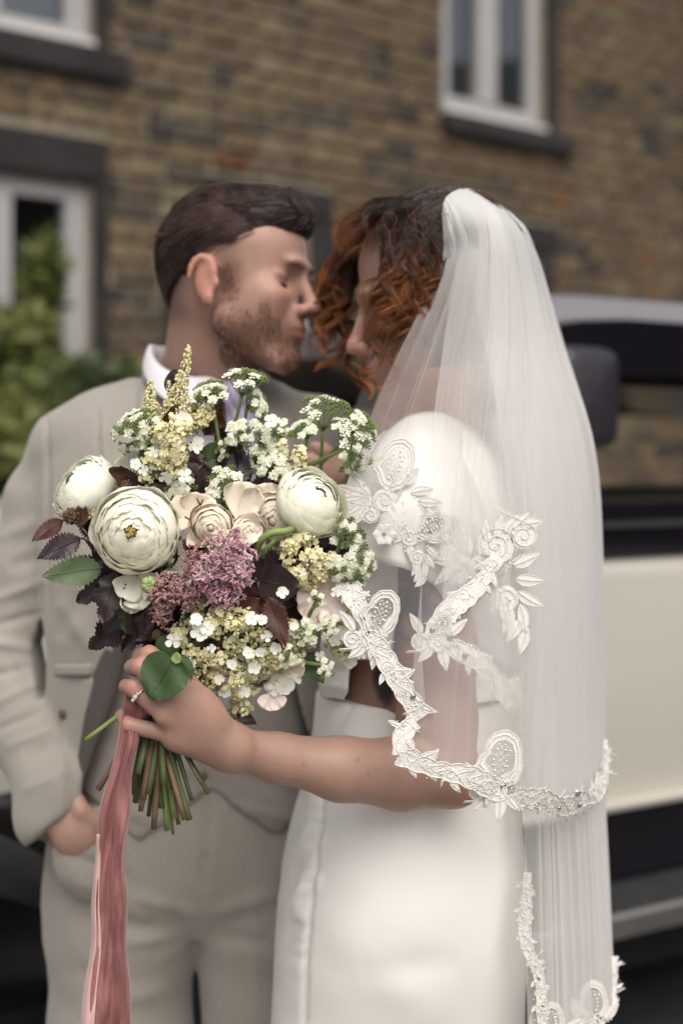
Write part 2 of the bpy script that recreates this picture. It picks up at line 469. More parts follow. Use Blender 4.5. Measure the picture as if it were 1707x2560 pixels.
for r_ in sills: dressed('stone_sill', r_, .07)

def make_window(r_, mulls, bottom=.075, side=.07, top=.09, rec=.055, blind=None, curtain=None):
    u0, u1, v0, v1 = r_
    fr_ = MB(); d0, d1 = -rec-.07, -rec
    wbox(fr_, u0, u0+side, v0, v1, d0, d1); wbox(fr_, u1-side, u1, v0, v1, d0, d1)
    wbox(fr_, u0+side, u1-side, v1-top, v1, d0, d1); wbox(fr_, u0+side, u1-side, v0, v0+bottom, d0, d1)
    fo = fr_.build('window', m_upvc, house, smooth=False); md = fo.modifiers.new('b', 'BEVEL'); md.width = .006; md.segments = 2
    for (mu, mw) in mulls:
        mm = MB(); wbox(mm, u0+mu-mw/2, u0+mu+mw/2, v0+bottom, v1-top, d0, d1+.012); mm.build('mullion', m_upvc, fo, smooth=False)
    sl = MB(); wbox(sl, u0+.004, u1-.004, v0-.002+.004, v0+.035, -rec, .03); sl.build('frame_sill', m_sillw, fo, smooth=False)
    xs = [u0+side]; 
    for (mu, mw) in mulls: xs += [u0+mu-mw/2, u0+mu+mw/2]
    xs.append(u1-side)
    for i in range(0, len(xs), 2):
        gp = MB(); gp.add([W(xs[i], v0+bottom, d0+.03), W(xs[i+1], v0+bottom, d0+.03), W(xs[i+1], v1-top, d0+.03), W(xs[i], v1-top, d0+.03)], [(0, 1, 2, 3)])
        gp.build('pane', m_glass, fo, smooth=False)
    rb = MB(); wbox(rb, u0, u1, v0, v1, -.9, -.88); wbox(rb, u0-.01, u0, v0, v1, -.88, -.13); wbox(rb, u1, u1+.01, v0, v1, -.88, -.13)
    wbox(rb, u0, u1, v0-.02, v0, -.88, -.13); wbox(rb, u0, u1, v1, v1+.02, -.88, -.13)
    rb.build('dark_room', m_room, house, smooth=False)
    if blind:
        bl = MB(); rows_ = [[W(u0+(u1-u0)*q/40, zz, -.17+.012*sin(q*1.7)) for q in range(41)] for zz in (v0+blind*(v1-v0), v1)]
        bl.grid(rows_); bl.build('curtain', m_net, fo)
    return fo
make_window(W1, [(W1[1]-W1[0]-.52, .10)], side=.12, bottom=.10, blind=.02)
w2w = W2[1]-W2[0]
make_window(W2, [(w2w*.47, .16)], side=.10, bottom=.13, blind=None)
make_window(W3, [(W3[1]-W3[0]-.46, .11)], side=.115, top=.10, bottom=.09)
make_window(W4, [((W4[1]-W4[0])*.18, .12)], side=.14, top=.1)
make_window(W5, [((W5[1]-W5[0])*.5, .1)], side=.06, top=.1)
# cast iron drainpipe at the right edge
m_black_iron = mat('black_gloss_paint', (.012, .012, .013), .35, .2, 10)
pu, _ = wuv(1722, 400); dp = empty('drainpipe', W(pu, 0, .08), 'black cast iron drainpipe on the stone wall at the far right edge', 'drainpipe')
q = MB(); q.tube([W(pu, 0, .08), W(pu, 5.4, .08)], .05, 14); q.build('pipe', m_black_iron, dp)
for z_ in (1.5, 3.3, 5.0):
    q = MB(); q.tube([W(pu, z_-.06, .08), W(pu, z_+.06, .08)], .062, 14); wbox(q, pu-.1, pu+.1, z_-.03, z_+.03, -.005, .03); q.build('collar', m_black_iron, dp)
# the house over the road that the panes mirror
m_roofs = mat('grey_slate_roof', (.05, .05, .055), .7, .3, 4)
nh = empty('neighbouring_house', (13, 5, 0), 'dark stone house with slate roof mirrored in the window panes', 'house')
q = MB(); q.box((15, 4, 2.95), 5, 16, 5.9); q.build('wall', m_st[3], nh, smooth=False)
q = MB(); q.add([(12.3, -4.2, 5.9), (17.7, -4.2, 5.9), (17.7, 12.2, 5.9), (12.3, 12.2, 5.9), (15, -4.2, 7.8), (15, 12.2, 7.8)], [(0, 1, 4), (3, 5, 2), (0, 4, 5, 3), (1, 2, 5, 4), (0, 3, 2, 1)]); q.build('roof', m_roofs, nh, smooth=False)

# bushes under the left window
m_leafA = mat('leaf_bright', (.16, .18, .045), .55, 0, 30, col2=(.25, .26, .08), trans=.4)
m_leafB = mat('leaf_mid', (.12, .145, .04), .55, 0, 30, col2=(.19, .21, .06), trans=.35)
m_leafC = mat('leaf_deep', (.03, .048, .014), .6, 0, 30, col2=(.055, .08, .022), trans=.15)
m_twig = mat('brown_twig', (.06, .045, .03), .8)
def leaf_quad(mb, c, d, L, wd, nrm, mi):
    d = d.normalized(); s_ = d.cross(nrm).normalized()*wd/2; n_ = nrm.normalized()*L*.12
    mb.add([c, c+d*L*.35+s_+n_*.5, c+d*L, c+d*L*.35-s_+n_*.5, c+d*L*.5-n_*.3], [(0, 1, 4), (1, 2, 4), (2, 3, 4), (3, 0, 4)], mi)
def bush(name, label, blobs, n, L, seed):
    r = random.Random(seed); b0 = blobs[0][0]; root = empty(name, (b0[0], b0[1], 0), label, 'bush')
    mb = MB(); tot = sum(b_[1][0]*b_[1][2] for b_ in blobs)
    for (c, rad, wt) in blobs:
        c = Vector(c)
        for _ in range(int(n*rad[0]*rad[2]/tot)):
            v_ = Vector((r.gauss(0, 1), r.gauss(0, 1), r.gauss(0, 1))).normalized(); q_ = r.random()**.45
            p_ = c+Vector((v_.x*rad[0], v_.y*rad[1], v_.z*rad[2]))*q_*(1+.22*sin(v_.x*7+v_.z*5))
            if p_.z < .02: continue
            d = (v_*.6+Vector((r.uniform(-1, 1), r.uniform(-1, 1), r.uniform(-.6, .6)))).normalized()
            nn = Vector((r.uniform(-1, 1), r.uniform(-1.3, .3), r.uniform(-.2, 1.2))).normalized()
            cl = sin(p_.x*9+1)+sin(p_.z*8+p_.y*5)+r.gauss(0, .7)
            leaf_quad(mb, p_, d, L*r.uniform(.6, 1.3), L*.55, nn, 0 if cl > .9 else (1 if cl > -.6 else 2))
    tag(mb.build('foliage', [m_leafA, m_leafB, m_leafC], root, smooth=False), kind='stuff')
    tw = MB()
    for k in range(14):
        bl = r.choice(blobs); c = Vector(bl[0]); e = c+Vector((r.uniform(-1, 1)*bl[1][0]*.8, r.uniform(-1, 1)*bl[1][1]*.8, r.uniform(-.2, .8)*bl[1][2]))
        b_ = Vector((b0[0]+r.uniform(-.1, .1), b0[1]+r.uniform(-.1, .1), 0))
        tw.tube(catmull([b_, (b_+e)/2+Vector((r.uniform(-.1, .1), 0, .1)), e], 8), [.014*(1-.1*i) for i in range(8)], 5)
    tw.build('stem', m_twig, root)
def PB(x, y, Y, rx, rz, ry=None): return (tuple(P(x, y, Y)), (px(rx, Y), ry if ry else px(rx, Y)*.8, px(rz, Y)), 1)
bush('tall_bush', 'tall loose yellow green bush growing in front of the lower left window', [PB(40, 930, 5.9, 90, 170, .2), PB(110, 700, 6.2, 40, 120, .15), PB(170, 1010, 5.8, 140, 110, .25), PB(30, 1130, 5.6, 120, 130, .3)], 2600, .085, 1)
bush('low_bush', 'low bright green bush between the left window and the shoulder of the groom', [PB(270, 980, 6.0, 80, 80, .2), PB(300, 1080, 5.9, 120, 110, .3)], 900, .08, 2)
# pale garden gate post among the leaves
m_pale = mat('pale_render', (.30, .28, .26), .8)
gp = empty('gate_post', P(40, 1100, 5.4)*1, 'pale rendered gate post half hidden in the bush at the left edge', 'post'); gp.location.z = 0
bx_ = P(38, 1000, 6.2); q = MB(); q.box((bx_.x, bx_.y, .75), .2, .2, 1.5); q.box((bx_.x, bx_.y, 1.53), .26, .26, .06); q.build('shaft', m_pale, gp, smooth=False)
q = MB(); q.ball((bx_.x, bx_.y, 1.62), .09, 12, 8); q.build('finial', m_pale, gp)

# ================= CAR =================
CD = Vector((.846, .533, 0)).normalized(); CN = Vector((CD.y, -CD.x, 0)); CO = Vector((.672, 3.2, 0))
def K(s, z, o=0): return CO+CD*s+Vector((0, 0, z))+CN*o      # s along the car, o towards the camera
def cuv(x, y):
    r = (x-853.5)/FPX; t = (CO.y*r-CO.x)/(CD.x-CD.y*r); Y = CO.y+t*CD.y
    return t, CAMZ-(y-1150)*Y/FPX
m_cream, nt_, b_ = new_mat('cream_car_paint'); b_.inputs['Base Color'].default_value = (.47, .44, .39, 1); b_.inputs['Roughness'].default_value = .3; b_.inputs['Coat Weight'].default_value = .5
m_blackp, nt_, b_ = new_mat('black_car_paint'); b_.inputs['Base Color'].default_value = (.006, .005, .008, 1); b_.inputs['Roughness'].default_value = .22; b_.inputs['Coat Weight'].default_value = .5; b_.inputs['Coat Roughness'].default_value = .12
m_roofp, nt_, b_ = new_mat('roof_paint_sky_sheen'); b_.inputs['Base Color'].default_value = (.17, .16, .175, 1); b_.inputs['Roughness'].default_value = .35; b_.inputs['Coat Weight'].default_value = 1; b_.inputs['Coat IOR'].default_value = 1.8; b_.inputs['Coat Roughness'].default_value = .06  # sky reflection on the black roof put into a lighter grey base
m_cabin = mat('black_cabin_trim', (.008, .007, .009), .7, .3, 20)
m_chrome = mat('dull_chrome', (.55, .52, .5), .3, .1, 10, metal=1)
m_rubber = mat('black_rubber', (.018, .018, .019), .75, .3, 30)
car = empty('vintage_wedding_car', K(-1.2, 0, -.8), 'vintage cream and black wedding car parked behind the couple', 'car')
def slab(name, prof, s0, s1, m, ns=8, taper=None):
    """profile of (o,z) points swept along the car"""
    mb = MB(); G = []
    for i in range(ns+1):
        s = s0+(s1-s0)*i/ns; f = taper(s) if taper else (1, 0, 0)
        G.append([K(s, z*f[0]+f[1], o+f[2]) for (o, z) in prof])
    mb.grid(G, closed=True); n = len(prof)
    mb.F.append(tuple(range(n-1, -1, -1))); mb.F.append(tuple(ns*n+k for k in range(n))); mb.M += [0, 0]
    o = mb.build(name, m, car); md = o.modifiers.new('b', 'EDGE_SPLIT'); md.split_angle = radians(40); return o
def arc(o0, z0, r, a0, a1, n=6): return [(o0+r*cos(radians(a0+(a1-a0)*i/n)), z0+r*sin(radians(a0+(a1-a0)*i/n))) for i in range(n+1)]
SW = 1.62
# roof: crowned, gutter along the near side
roofp = arc(-.16, 1.565, .20, 8, 78, 10)+[(-.4, 1.766), (-.8, 1.777), (-1.2, 1.766)]+arc(-SW+.16, 1.565, .20, 118, 172, 8)+[(-SW-.02, 1.58), (-SW+.05, 1.57), (-1.2, 1.70), (-.4, 1.70), (-.05, 1.57), (.03, 1.57)]
def rtap(s): d = max(0, -.05-s); e = max(0, s-1.3); return (1, -.35*d*d-.16*e*e, 0)
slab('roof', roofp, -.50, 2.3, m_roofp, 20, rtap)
slab('added_roof_strip', [(.050, 1.565), (.052, 1.688), (-.03, 1.70), (-.03, 1.565)], -.50, 2.3, m_blackp, 20, rtap)  # added black strip below the sky sheen painted into the roof
# door window frames, near and far
for side in (0, -SW):
    fr_ = MB()
    def kb(s0, s1, z0, z1, o0=-.04, o1=.0):
        c = K((s0+s1)/2, (z0+z1)/2, side+(o0+o1)/2); fr_.box(c, s1-s0, o1-o0, z1-z0, Matrix((CD, CN, Vector((0, 0, 1)))).transposed())
    kb(-.48, 2.2, 1.545, 1.60); kb(-.60, 2.2, 1.255, 1.285); kb(-.50, -.43, 1.285, 1.55); kb(.62, .70, 1.285, 1.55); kb(2.1, 2.2, 1.285, 1.55)
    fr_.build('door_frame', m_blackp, car, smooth=False)
# body sides
def side_panel(s0, s1, name, z0=.635, z1=1.165, m=m_cream):
    G = MB(); rows_ = []
    for i in range(13):
        z = z0+(z1-z0)*i/12; bul = .035*(1-((z-.95)/.40)**2)
        rows_.append([K(s0+(s1-s0)*k/14, z, bul) for k in range(15)])
    for i in range(12, -1, -3):
        z = z0+(z1-z0)*i/12; rows_.append([K(s0+(s1-s0)*k/14, z, -.06) for k in range(15)])
    G.grid(rows_+[rows_[0]]); return G.build(name, m, car)
side_panel(-.30, .66, 'door'); side_panel(.672, 2.1, 'rear_quarter'); side_panel(-.95, -.312, 'scuttle_panel')
slab('waist_moulding', [(.035, 1.168), (.042, 1.20), (.034, 1.225), (.03, 1.255), (-.05, 1.257), (-.05, 1.166)], -.95, 2.2, m_blackp)
slab('chrome_strip', [(.040, 1.226), (.050, 1.233), (.040, 1.244), (.028, 1.246), (.028, 1.226)], -.95, 2.2, m_cabin)
slab('cream_swage', [(.030, .612), (.055, .618), (.058, .628), (.040, .634), (-.02, .634), (-.02, .612)], -.95, 2.1, m_cream)
slab('sill_panel', [(.025, .605), (.0, .5), (.01, .42), (-.1, .42), (-.1, .61)], -.95, 2.1, m_blackp)
slab('running_board', [(.19, .42), (.20, .435), (.19, .45), (.02, .45), (.02, .42)], -.80, 2.0, m_rubber)
slab('running_board_trim', [(.202, .405), (.212, .41), (.212, .45), (.202, .457), (.19, .452), (.19, .405)], -.80, 2.0, m_chrome)
slab('chassis', [(-.05, .42), (-.05, .22), (-1.5, .22), (-1.5, .42)], -2.6, 2.6, m_cabin)
slab('far_body_side', [(-SW, .5), (-SW-.03, .9), (-SW, 1.255), (-SW+.06, 1.255), (-SW+.06, .5)], -.95, 2.2, m_cream)
slab('cabin_floor', [(-.1, .42), (-SW+.08, .42), (-SW+.08, .46), (-.1, .46)], -.9, 2.2, m_cabin)
slab('dash', [(-.1, 1.0), (-SW+.08, 1.0), (-SW+.08, 1.24), (-.1, 1.24)], -.80, -.60, m_cabin)
# bonnet to the left
bonp = [(-.16, .86), (-.14, 1.15), (-.17, 1.27), (-.25, 1.335), (-.45, 1.36), (-.8, 1.37), (-1.15, 1.36), (-1.35, 1.335), (-1.43, 1.27), (-1.46, 1.15), (-1.44, .86)]
def btap(s): return (1, -.07+(s+.95)*.03, 0)
slab('bonnet', bonp, -2.35, -.955, m_cream, 10, btap)
# front wing: half round over the wheel
wc = K(-1.95, .36, -.12); wg = MB(); G = []
for i in range(25):
    a = radians(-8+i*8.2); rr = .46 if a < pi/2 else .46+.12*(a-pi/2)
    G.append([K(-1.95+rr*1.15*cos(pi-a), .36+rr*1.02*sin(a), -.02-.30+.32*q_/6*2-.0 if False else .30-.42*q_/6) + Vector((0, 0, -.06*((q_-3)/3)**2)) for q_ in range(7)])
wg.grid(G); wg.build('front_wing', m_cabin, car, solid=.01)
wl = MB()
for (sx, so) in ((-1.95, .06), (1.6, -.08), (-1.95, -1.5), (1.6, -1.5)):
    c = K(sx, .36, so); wm = MB(); G = []
    for i in range(41):
        a = 2*pi*i/40; tr_ = .012*(i % 2)
        ring = []
        for (dr, do) in ((.24, .05), (.30, .075), (.345, .06), (.358, .03), (.358, -.03), (.345, -.06), (.30, -.075), (.24, -.05)):
            r_ = dr-(tr_*.35 if dr > .35 else 0); ring.append(c+CD*cos(a)*r_+Vector((0, 0, sin(a)*r_))+CN*do)
        G.append(ring)
    wm.grid(G, closed=True); wo_ = wm.build('tyre', m_rubber, car)
    hm = MB(); G = []
    for (dr, do) in ((.245, .045), (.20, .02), (.12, .03), (.07, .06), (.001, .07)):
        G.append([c+CD*cos(2*pi*i/32)*dr+Vector((0, 0, sin(2*pi*i/32)*dr))+CN*do for i in range(32)])
    hm.grid(G, closed=True); hm.build('hubcap', m_chrome if so < -1 else m_cabin, wo_)
# rear wing hint
rg = MB(); G = []
for i in range(21):
    a = radians(i*9); G.append([K(1.6+.52*cos(pi-a), .36+.42*sin(a), .30-.4*q_/5) for q_ in range(6)])
rg.grid(G); rg.build('rear_wing', m_blackp, car, solid=.01)
# door mirror: big rounded black shell on an arm
ms, mz = cuv(1455, 995)
mm = MB(); G = []
mc = K(ms-.105, 1.51, .10)
def mshell(w0, h0, o_): 
    out = []
    for k in range(28):
        a = 2*pi*k/28; ca, sa = cos(a), sin(a); e = .35
        out.append(mc+CD*(math.copysign(abs(ca)**e, ca)*w0)+Vector((0, 0, math.copysign(abs(sa)**e, sa)*h0))+CN*o_)
    return out
for (w0, h0, o_) in ((.001, .001, .055), (.06, .08, .052), (.080, .100, .040), (.086, .107, .015), (.086, .107, -.02), (.078, .098, -.035), (.001, .001, -.036)): G.append(mshell(w0, h0, o_))
mm.grid(G, closed=True); mo_ = mm.build('door_mirror', mat('grained_black_plastic', (.022, .019, .026), .45, .15, 40), car)
ar = MB(); ar.tube([mc+CD*-.05+CN*-.03, K(ms-.26, 1.36, .02), K(ms-.30, 1.27, 0)], .014, 8); ar.build('mirror_arm', m_cabin, mo_)
# seats, steering wheel and the pale trim seen through the window
for ss in (.15, 1.1):
    for oo in (-.45, -1.15):
        q = MB(); q.box(K(ss+.55, .85, oo), .16, .5, .75, Matrix((CD, CN, Vector((0, 0, 1)))).transposed()); o = q.build('seat', m_cabin, car, smooth=False)
        md = o.modifiers.new('b', 'BEVEL'); md.width = .05; md.segments = 4
sw = MB(); c = K(-.28, 1.16, -1.15); sw.tube([c+Vector((0, 0, .2*sin(a)))+CN*.2*cos(a)+CD*(-.1*sin(a)) for a in [2*pi*i/28 for i in range(29)]], .014, 8)
sw.build('steering_wheel', m_cabin, car)
q = MB(); q.box(K(.42, 1.265, -SW+.0), .5, .10, .06, Matrix((CD, CN, Vector((0, 0, 1)))).transposed()); o = q.build('pale_door_capping', m_cream, car, smooth=False); md = o.modifiers.new('b', 'BEVEL'); md.width = .02; md.segments = 3
# ================= people: shared pieces =================
m_skin, nt, b = new_mat('skin')
at = N_(nt, 'ShaderNodeAttribute'); at.attribute_name = 'pigment'
tc = N_(nt, 'ShaderNodeTexCoord'); nz = N_(nt, 'ShaderNodeTexNoise', Scale=38, Detail=5); nt.links.new(tc.outputs['Object'], nz.inputs['Vector'])
mr = N_(nt, 'ShaderNodeMapRange'); mr.inputs['From Min'].default_value = .25; mr.inputs['From Max'].default_value = .75; mr.inputs['To Min'].default_value = .90; mr.inputs['To Max'].default_value = 1.08
nt.links.new(nz.outputs['Fac'], mr.inputs['Value'])
mxr = N_(nt, 'ShaderNodeMix', data_type='RGBA', blend_type='MULTIPLY'); mxr.inputs['Factor'].default_value = 1
nt.links.new(at.outputs['Color'], mxr.inputs[6]); nt.links.new(mr.outputs[0], mxr.inputs[7]); nt.links.new(mxr.outputs[2], b.inputs['Base Color'])
b.inputs['Roughness'].default_value = .48; b.inputs['Specular IOR Level'].default_value = .4
b.inputs['Subsurface Weight'].default_value = .8; b.inputs['Subsurface Scale'].default_value = .006; b.inputs['Subsurface Radius'].default_value = (1, .4, .25)
n2 = N_(nt, 'ShaderNodeTexNoise', Scale=420, Detail=2); nt.links.new(tc.outputs['Object'], n2.inputs['Vector'])
bp = N_(nt, 'ShaderNodeBump', Strength=.6, Distance=.0006); nt.links.new(n2.outputs['Fac'], bp.inputs['Height']); nt.links.new(bp.outputs[0], b.inputs['Normal'])

def set_pigment(me, Cc):
    a = me.color_attributes.new('pigment', 'FLOAT_COLOR', 'POINT')
    A = np.ones((len(me.vertices), 4), dtype=np.float32); A[:, :3] = Cc; a.data.foreach_set('color', A.ravel())
def gau(V, c, r):
    c = np.array(c); r = np.array(r if hasattr(r, '__len__') else (r, r, r)); return np.exp(-(((V-c)/r)**2).sum(1))

class Head:
    def __init__(s, O, f, u, S):
        s.O = Vector(O); s.f = Vector(f).normalized(); s.u = (Vector(u)-s.f*Vector(u).dot(s.f)).normalized(); s.l = s.u.cross(s.f); s.S = S
        s.R = Matrix((s.f, s.l, s.u)).transposed()
    def p(s, a, l, c): return s.O+(s.f*a+s.l*l+s.u*c)*s.S
    def loc(s, V):
        D = (V-np.array(s.O))/s.S; M = np.array(s.R); return D@M
    def build(s, F, male=False):
        S = s.S
        def E(a, l, c, ra, rl, rc, k=.012, op='add', tilt=0):
            R = s.R
            if tilt: R = s.R @ Matrix.Rotation(radians(tilt), 3, 'Y')
            F.ell(s.p(a, l, c), (ra*S, rl*S, rc*S), R, k*S, op)
        def Cn(p, q, ra, rb, k=.008, op='add'): F.cone(s.p(*p), s.p(*q), ra*S, rb*S, k*S, op)
        E(-.006, 0, .055, .096, .077, .082 if not male else .075, .01)
        E(.045, 0, .065 if not male else .058, .047, .060, .055 if not male else .05, .02)
        E(.042, 0, .0, .050, .062, .070, .02)
        E(.046, 0, -.050, .046, .046, .046, .022)
        E(.076, 0, -.086, .020, .024 if male else .019, .018, .018)
        for sd in (-1, 1):
            Cn((.012, .052*sd, -.045), (.070, .022*sd, -.092), .020 if male else .013, .014, .022)
            E(.066, .044*sd, -.010, .022, .020, .017, .02)
            E(.046, .043*sd, -.034, .030, .020, .030, .022)
            E(.092, .018*sd, .036, .010, .020, .0085, .012)
        E(.088 if not male else .083, 0, -.046, .016, .027, .022, .014)
        Cn((.093, 0, .022), (.111, 0, -.014), .0075, .009, .009)
        E(.1135, 0, -.019, .0105, .0105, .0095, .006)
        for sd in (-1, 1):
            E(.102, .0125*sd, -.0235, .0105, .0065, .0075, .005)
            E(.098, .035*sd, .012, .022, .020, .0125, .010, 'sub')
            E(.0690, .033*sd, .012, .0135, .0150, .0120, .004)
            E(.0735, .034*sd, .0185, .0110, .0160, .0045, .005)
            E(.1045, .0065*sd, -.0305, .0045, .003, .003, .002, 'sub')
        E(.0995 if not male else .0955, 0, -.0465, .0075, .023, .0050, .004)
        E(.0978 if not male else .094, 0, -.0575, .0080, .020, .0056, .004)
        E(.110, 0, -.0520, .009, .022, .0009, .0015, 'sub')
        E(.107, 0, -.0715, .010, .02, .005, .008, 'sub')
        for sd in (-1, 1):      # ears
            R = s.R @ Matrix.Rotation(radians(-10), 3, 'Y')
            for k in range(11):
                a0, a1 = radians(-60+k*27), radians(-60+(k+1)*27)
                q0 = (-.012+.0155*cos(a0)-.003, (.077+.010*(1-cos(a0))*.5)*sd, .006+.027*sin(a0)); q1 = (-.012+.0155*cos(a1)-.003, (.077+.010*(1-cos(a1))*.5)*sd, .006+.027*sin(a1))
                if k < 9: Cn(q0, q1, .0036, .0036, .005)
            E(-.011, .0768*sd, .005, .0160, .0060, .029, .006)
            E(-.004, .081*sd, -.024, .008, .005, .009, .006)
            E(-.005, .0855*sd, .001, .0060, .0055, .012, .004, 'sub')
            E(.006, .078*sd, -.002, .004, .004, .006, .003)

# ================= GROOM =================
GY = 1.90
groom = empty('person', P(470, 1700, 2.0)*1, 'man in pale grey three-piece suit with swept back dark hair, hand in pocket', 'person'); groom.location.z = 0
HG = Head(P(587, 731, GY), (.955, -.295, -.05), (.05, .05, 1), .985)
Fg = Field((-.62, 1.72, .82), (.16, 2.20, 1.80), .0034)
HG.build(Fg, True)
TY = 2.02
Fg.chain([HG.p(-.035, 0, -.01), P(535, 860, 1.94), P(510, 985, 2.0)], [.056, .059, .072], .02)
Fg.cone(HG.p(.012, 0, -.070), P(548, 960, 1.93), .030, .026, .02)
Fg.stack([(P(0, y, TY).z, P(x, y, TY).x, TY, rx, ry) for (y, x, rx, ry) in ((985, 485, .08, .05), (1080, 480, .12, .07), (1300, 475, .14, .09), (1700, 470, .14, .08), (2100, 470, .145, .09))], .03)
# right arm down to the trouser pocket
arm = [P(200, 1125, 2.02), P(105, 1250, 2.03), P(62, 1420, 2.03), P(5, 1640, 2.02), P(66, 1830, 1.97), P(140, 2010, 1.90)]
Fg.chain(arm, [.036, .036, .036, .036, .034, .028], .015)
Fg.cone(P(135, 2000, 1.90), P(190, 2075, 1.885), .028, .036, .015, flat=((0, 1, 0), .62))
for (x0, y0, x1, y1, dy) in ((205, 2030, 262, 2065, .0), (200, 2075, 240, 2150, .01), (185, 2090, 205, 2170, .012), (165, 2090, 175, 2160, .014), (150, 2085, 145, 2140, .018)):
    Fg.chain([P(x0-15, y0-25, 1.885), P(x0, y0, 1.875+dy), P(x1, y1, 1.880+dy)], [.013, .0105, .0085], .006)
# left arm round the bride's back
arm2 = [P(800, 1110, 2.03), P(930, 1330, 2.08), P(1030, 1560, 2.10), P(1160, 1600, 2.04), P(1230, 1590, 2.0)]
Fg.chain(arm2, [.055, .046, .038, .034, .026], .02)
for i in range(4): Fg.chain([P(1220, 1570+i*38, 2.0), P(1285, 1560+i*40, 1.985), P(1320, 1560+i*42, 1.97)], [.012, .0095, .008], .006)
Fg.chain([P(1190, 1550, 2.0), P(1225, 1510, 1.985), P(1250, 1480, 1.98)], [.014, .010, .0085], .006)
V, Q = Fg.mesh(1)
L = HG.loc(V)
sk = np.array([.41, .25, .198]); Cc = np.ones((len(V), 3))*sk
def mixc(Cc, m, col): return Cc*(1-m[:, None])+np.array(col)*m[:, None]
nzf = fbm(V, 14, 3)
Cc = mixc(Cc, .35*gau(L, (.075, -.05, -.015), (.03, .04, .03)), (.42, .19, .155))
Cc = mixc(Cc, .5*gau(L, (.115, 0, -.02), .02), (.52, .22, .17))
Cc = mixc(Cc, .55*(1/(1+np.exp((np.abs(L[:, 0]+.01)-.03)*300)))*(np.abs(L[:, 1]) > .074)*(L[:, 2] < .04), (.55, .24, .17))
a, l, c = L[:, 0], np.abs(L[:, 1]), L[:, 2]
sg = lambda t: 1/(1+np.exp(-t))
# short beard: jaw, chin, upper lip, sideburn
jaw = sg((-.024-c-.35*(a-.02)*(a < .06)-.018*(a > .075))*140)*sg((a+.008)*200)*sg((c+.104)*200)
mous = gau(np.stack([a, l, c], 1), (.10, .012, -.036), (.02, .02, .006))
burn = sg((a-.006)*300)*sg((.034-a)*300)*sg((.03-c)*200)*(c > -.07)*(l > .05)
beard = np.clip(np.maximum(np.maximum(jaw*.9, mous*.35), burn*.6)*(.8+.35*nzf), 0, .9)*(c > -.14)
Cc = mixc(Cc, np.clip(beard*.8, 0, .75), (.15, .064, .038))
lip = np.clip(np.maximum(gau(np.stack([a, l, c], 1), (.107, 0, -.0475), (.010, .017, .0050)), gau(np.stack([a, l, c], 1), (.106, 0, -.058), (.010, .015, .0055)))*1.5, 0, 1)
Cc = mixc(Cc, np.clip(lip*1.3, 0, .95), (.46, .17, .155))
# clipped hair at the sides, fading down to skin
fade = sg((c-.044+.30*(a-.03))*90)*sg((.030+.3*(c-.06)-a)*150)*(l > .03); back = sg((-.045-a)*120)*sg((c+.045)*90)
Cc = mixc(Cc, np.clip(np.maximum(fade, back), 0, 1)*.85, (.045, .026, .022))
brow = gau(np.stack([a, l, c], 1), (.094, .030, .034), (.014, .022, .0050)); Cc = mixc(Cc, np.clip(brow*1.0, 0, .9), (.10, .05, .035))
Cc = mixc(Cc, .5*gau(np.stack([a, l, c], 1), (.088, .033, .012), (.012, .019, .011)), (.22, .095, .075))  # eye socket shade put into the skin colour
me = mesh_np('body', V, Q); set_pigment(me, Cc); link('body', me, m_skin, groom)
Nb = normals_np(V, Q); cand = np.where((beard > .3) & ~((np.abs(c+.051) < .013) & (a > .082)))[0]; rbd = np.random.RandomState(3); bd = MB()
m_beard = mat('reddish_brown_stubble', (.13, .05, .025), .6, .3, 60)
for i in rbd.choice(cand, min(1300, len(cand)), replace=False):
    p0 = Vector(V[i]); nn = Vector(Nb[i]); d = (nn*.55+Vector((.1, 0, -.8))+Vector(rbd.normal(size=3))*.25).normalized(); ln = rbd.uniform(.003, .0075)
    bd.tube([p0-nn*.001, p0+d*ln*.5+nn*.0006, p0+d*ln], [.00055, .0005, .0002], 3, cap=False)
bd.build('beard', m_beard, groom)
m_lash = mat('dark_lashes', (.05, .028, .02), .8)
lb = MB()
for sd in (-1, 1):
    pts = [HG.p(.0690+.0146*cos(t)*.98, (.033+.0155*sin(t))*sd, .0075-.003*cos(t*1.3)) for t in [radians(-62+12.4*i) for i in range(11)]]
    lb.tube(pts, [.0012+.0014*sin(pi*i/10) for i in range(11)], 5)
lb.build('eyelashes', m_lash, groom)

# hair
m_hairg, nt, b = new_mat('dark_brown_hair')
b.inputs['Base Color'].default_value = (.022, .013, .012, 1); b.inputs['Roughness'].default_value = .6; b.inputs['Specular IOR Level'].default_value = .3
Fh = Field(tuple(HG.p(-.125, 0, 0)-Vector((.03, .12, .10))), tuple(HG.p(.115, 0, .165)+Vector((.03, .12, .04))), .003)
def EH(a, l, c, ra, rl, rc, k=.012, op='add'): Fh.ell(HG.p(a, l, c), (ra*.985, rl*.985, rc*.985), HG.R, k, op)
EH(-.012, 0, .060, .099, .080, .079)
EH(.030, -.005, .100, .070, .060, .036, .02)
EH(.066, -.005, .102, .038, .050, .030, .015)
EH(-.07, 0, .03, .036, .062, .072, .02)
def cut(F, X, Y, Z):
    D = [(X-HG.O[0])/.985, (Y-HG.O[1])/.985, (Z-HG.O[2])/.985]
    a = sum(D[i]*HG.f[i] for i in range(3)); l = sum(D[i]*HG.l[i] for i in range(3)); c = sum(D[i]*HG.u[i] for i in range(3))
    line = np.where(a > .0, .072+.10*np.clip(a-.03, 0, 1), .072+1.05*np.clip(a, -.075, 0)) - np.clip(-.075-a, 0, 1)*3.0
    line = np.maximum(line, -.05+0*a)
    return np.maximum(F, (line-c)*.985*.8)
Fh.apply(cut)
V, Q = Fh.mesh(2); Nn = normals_np(V, Q); L = HG.loc(V)
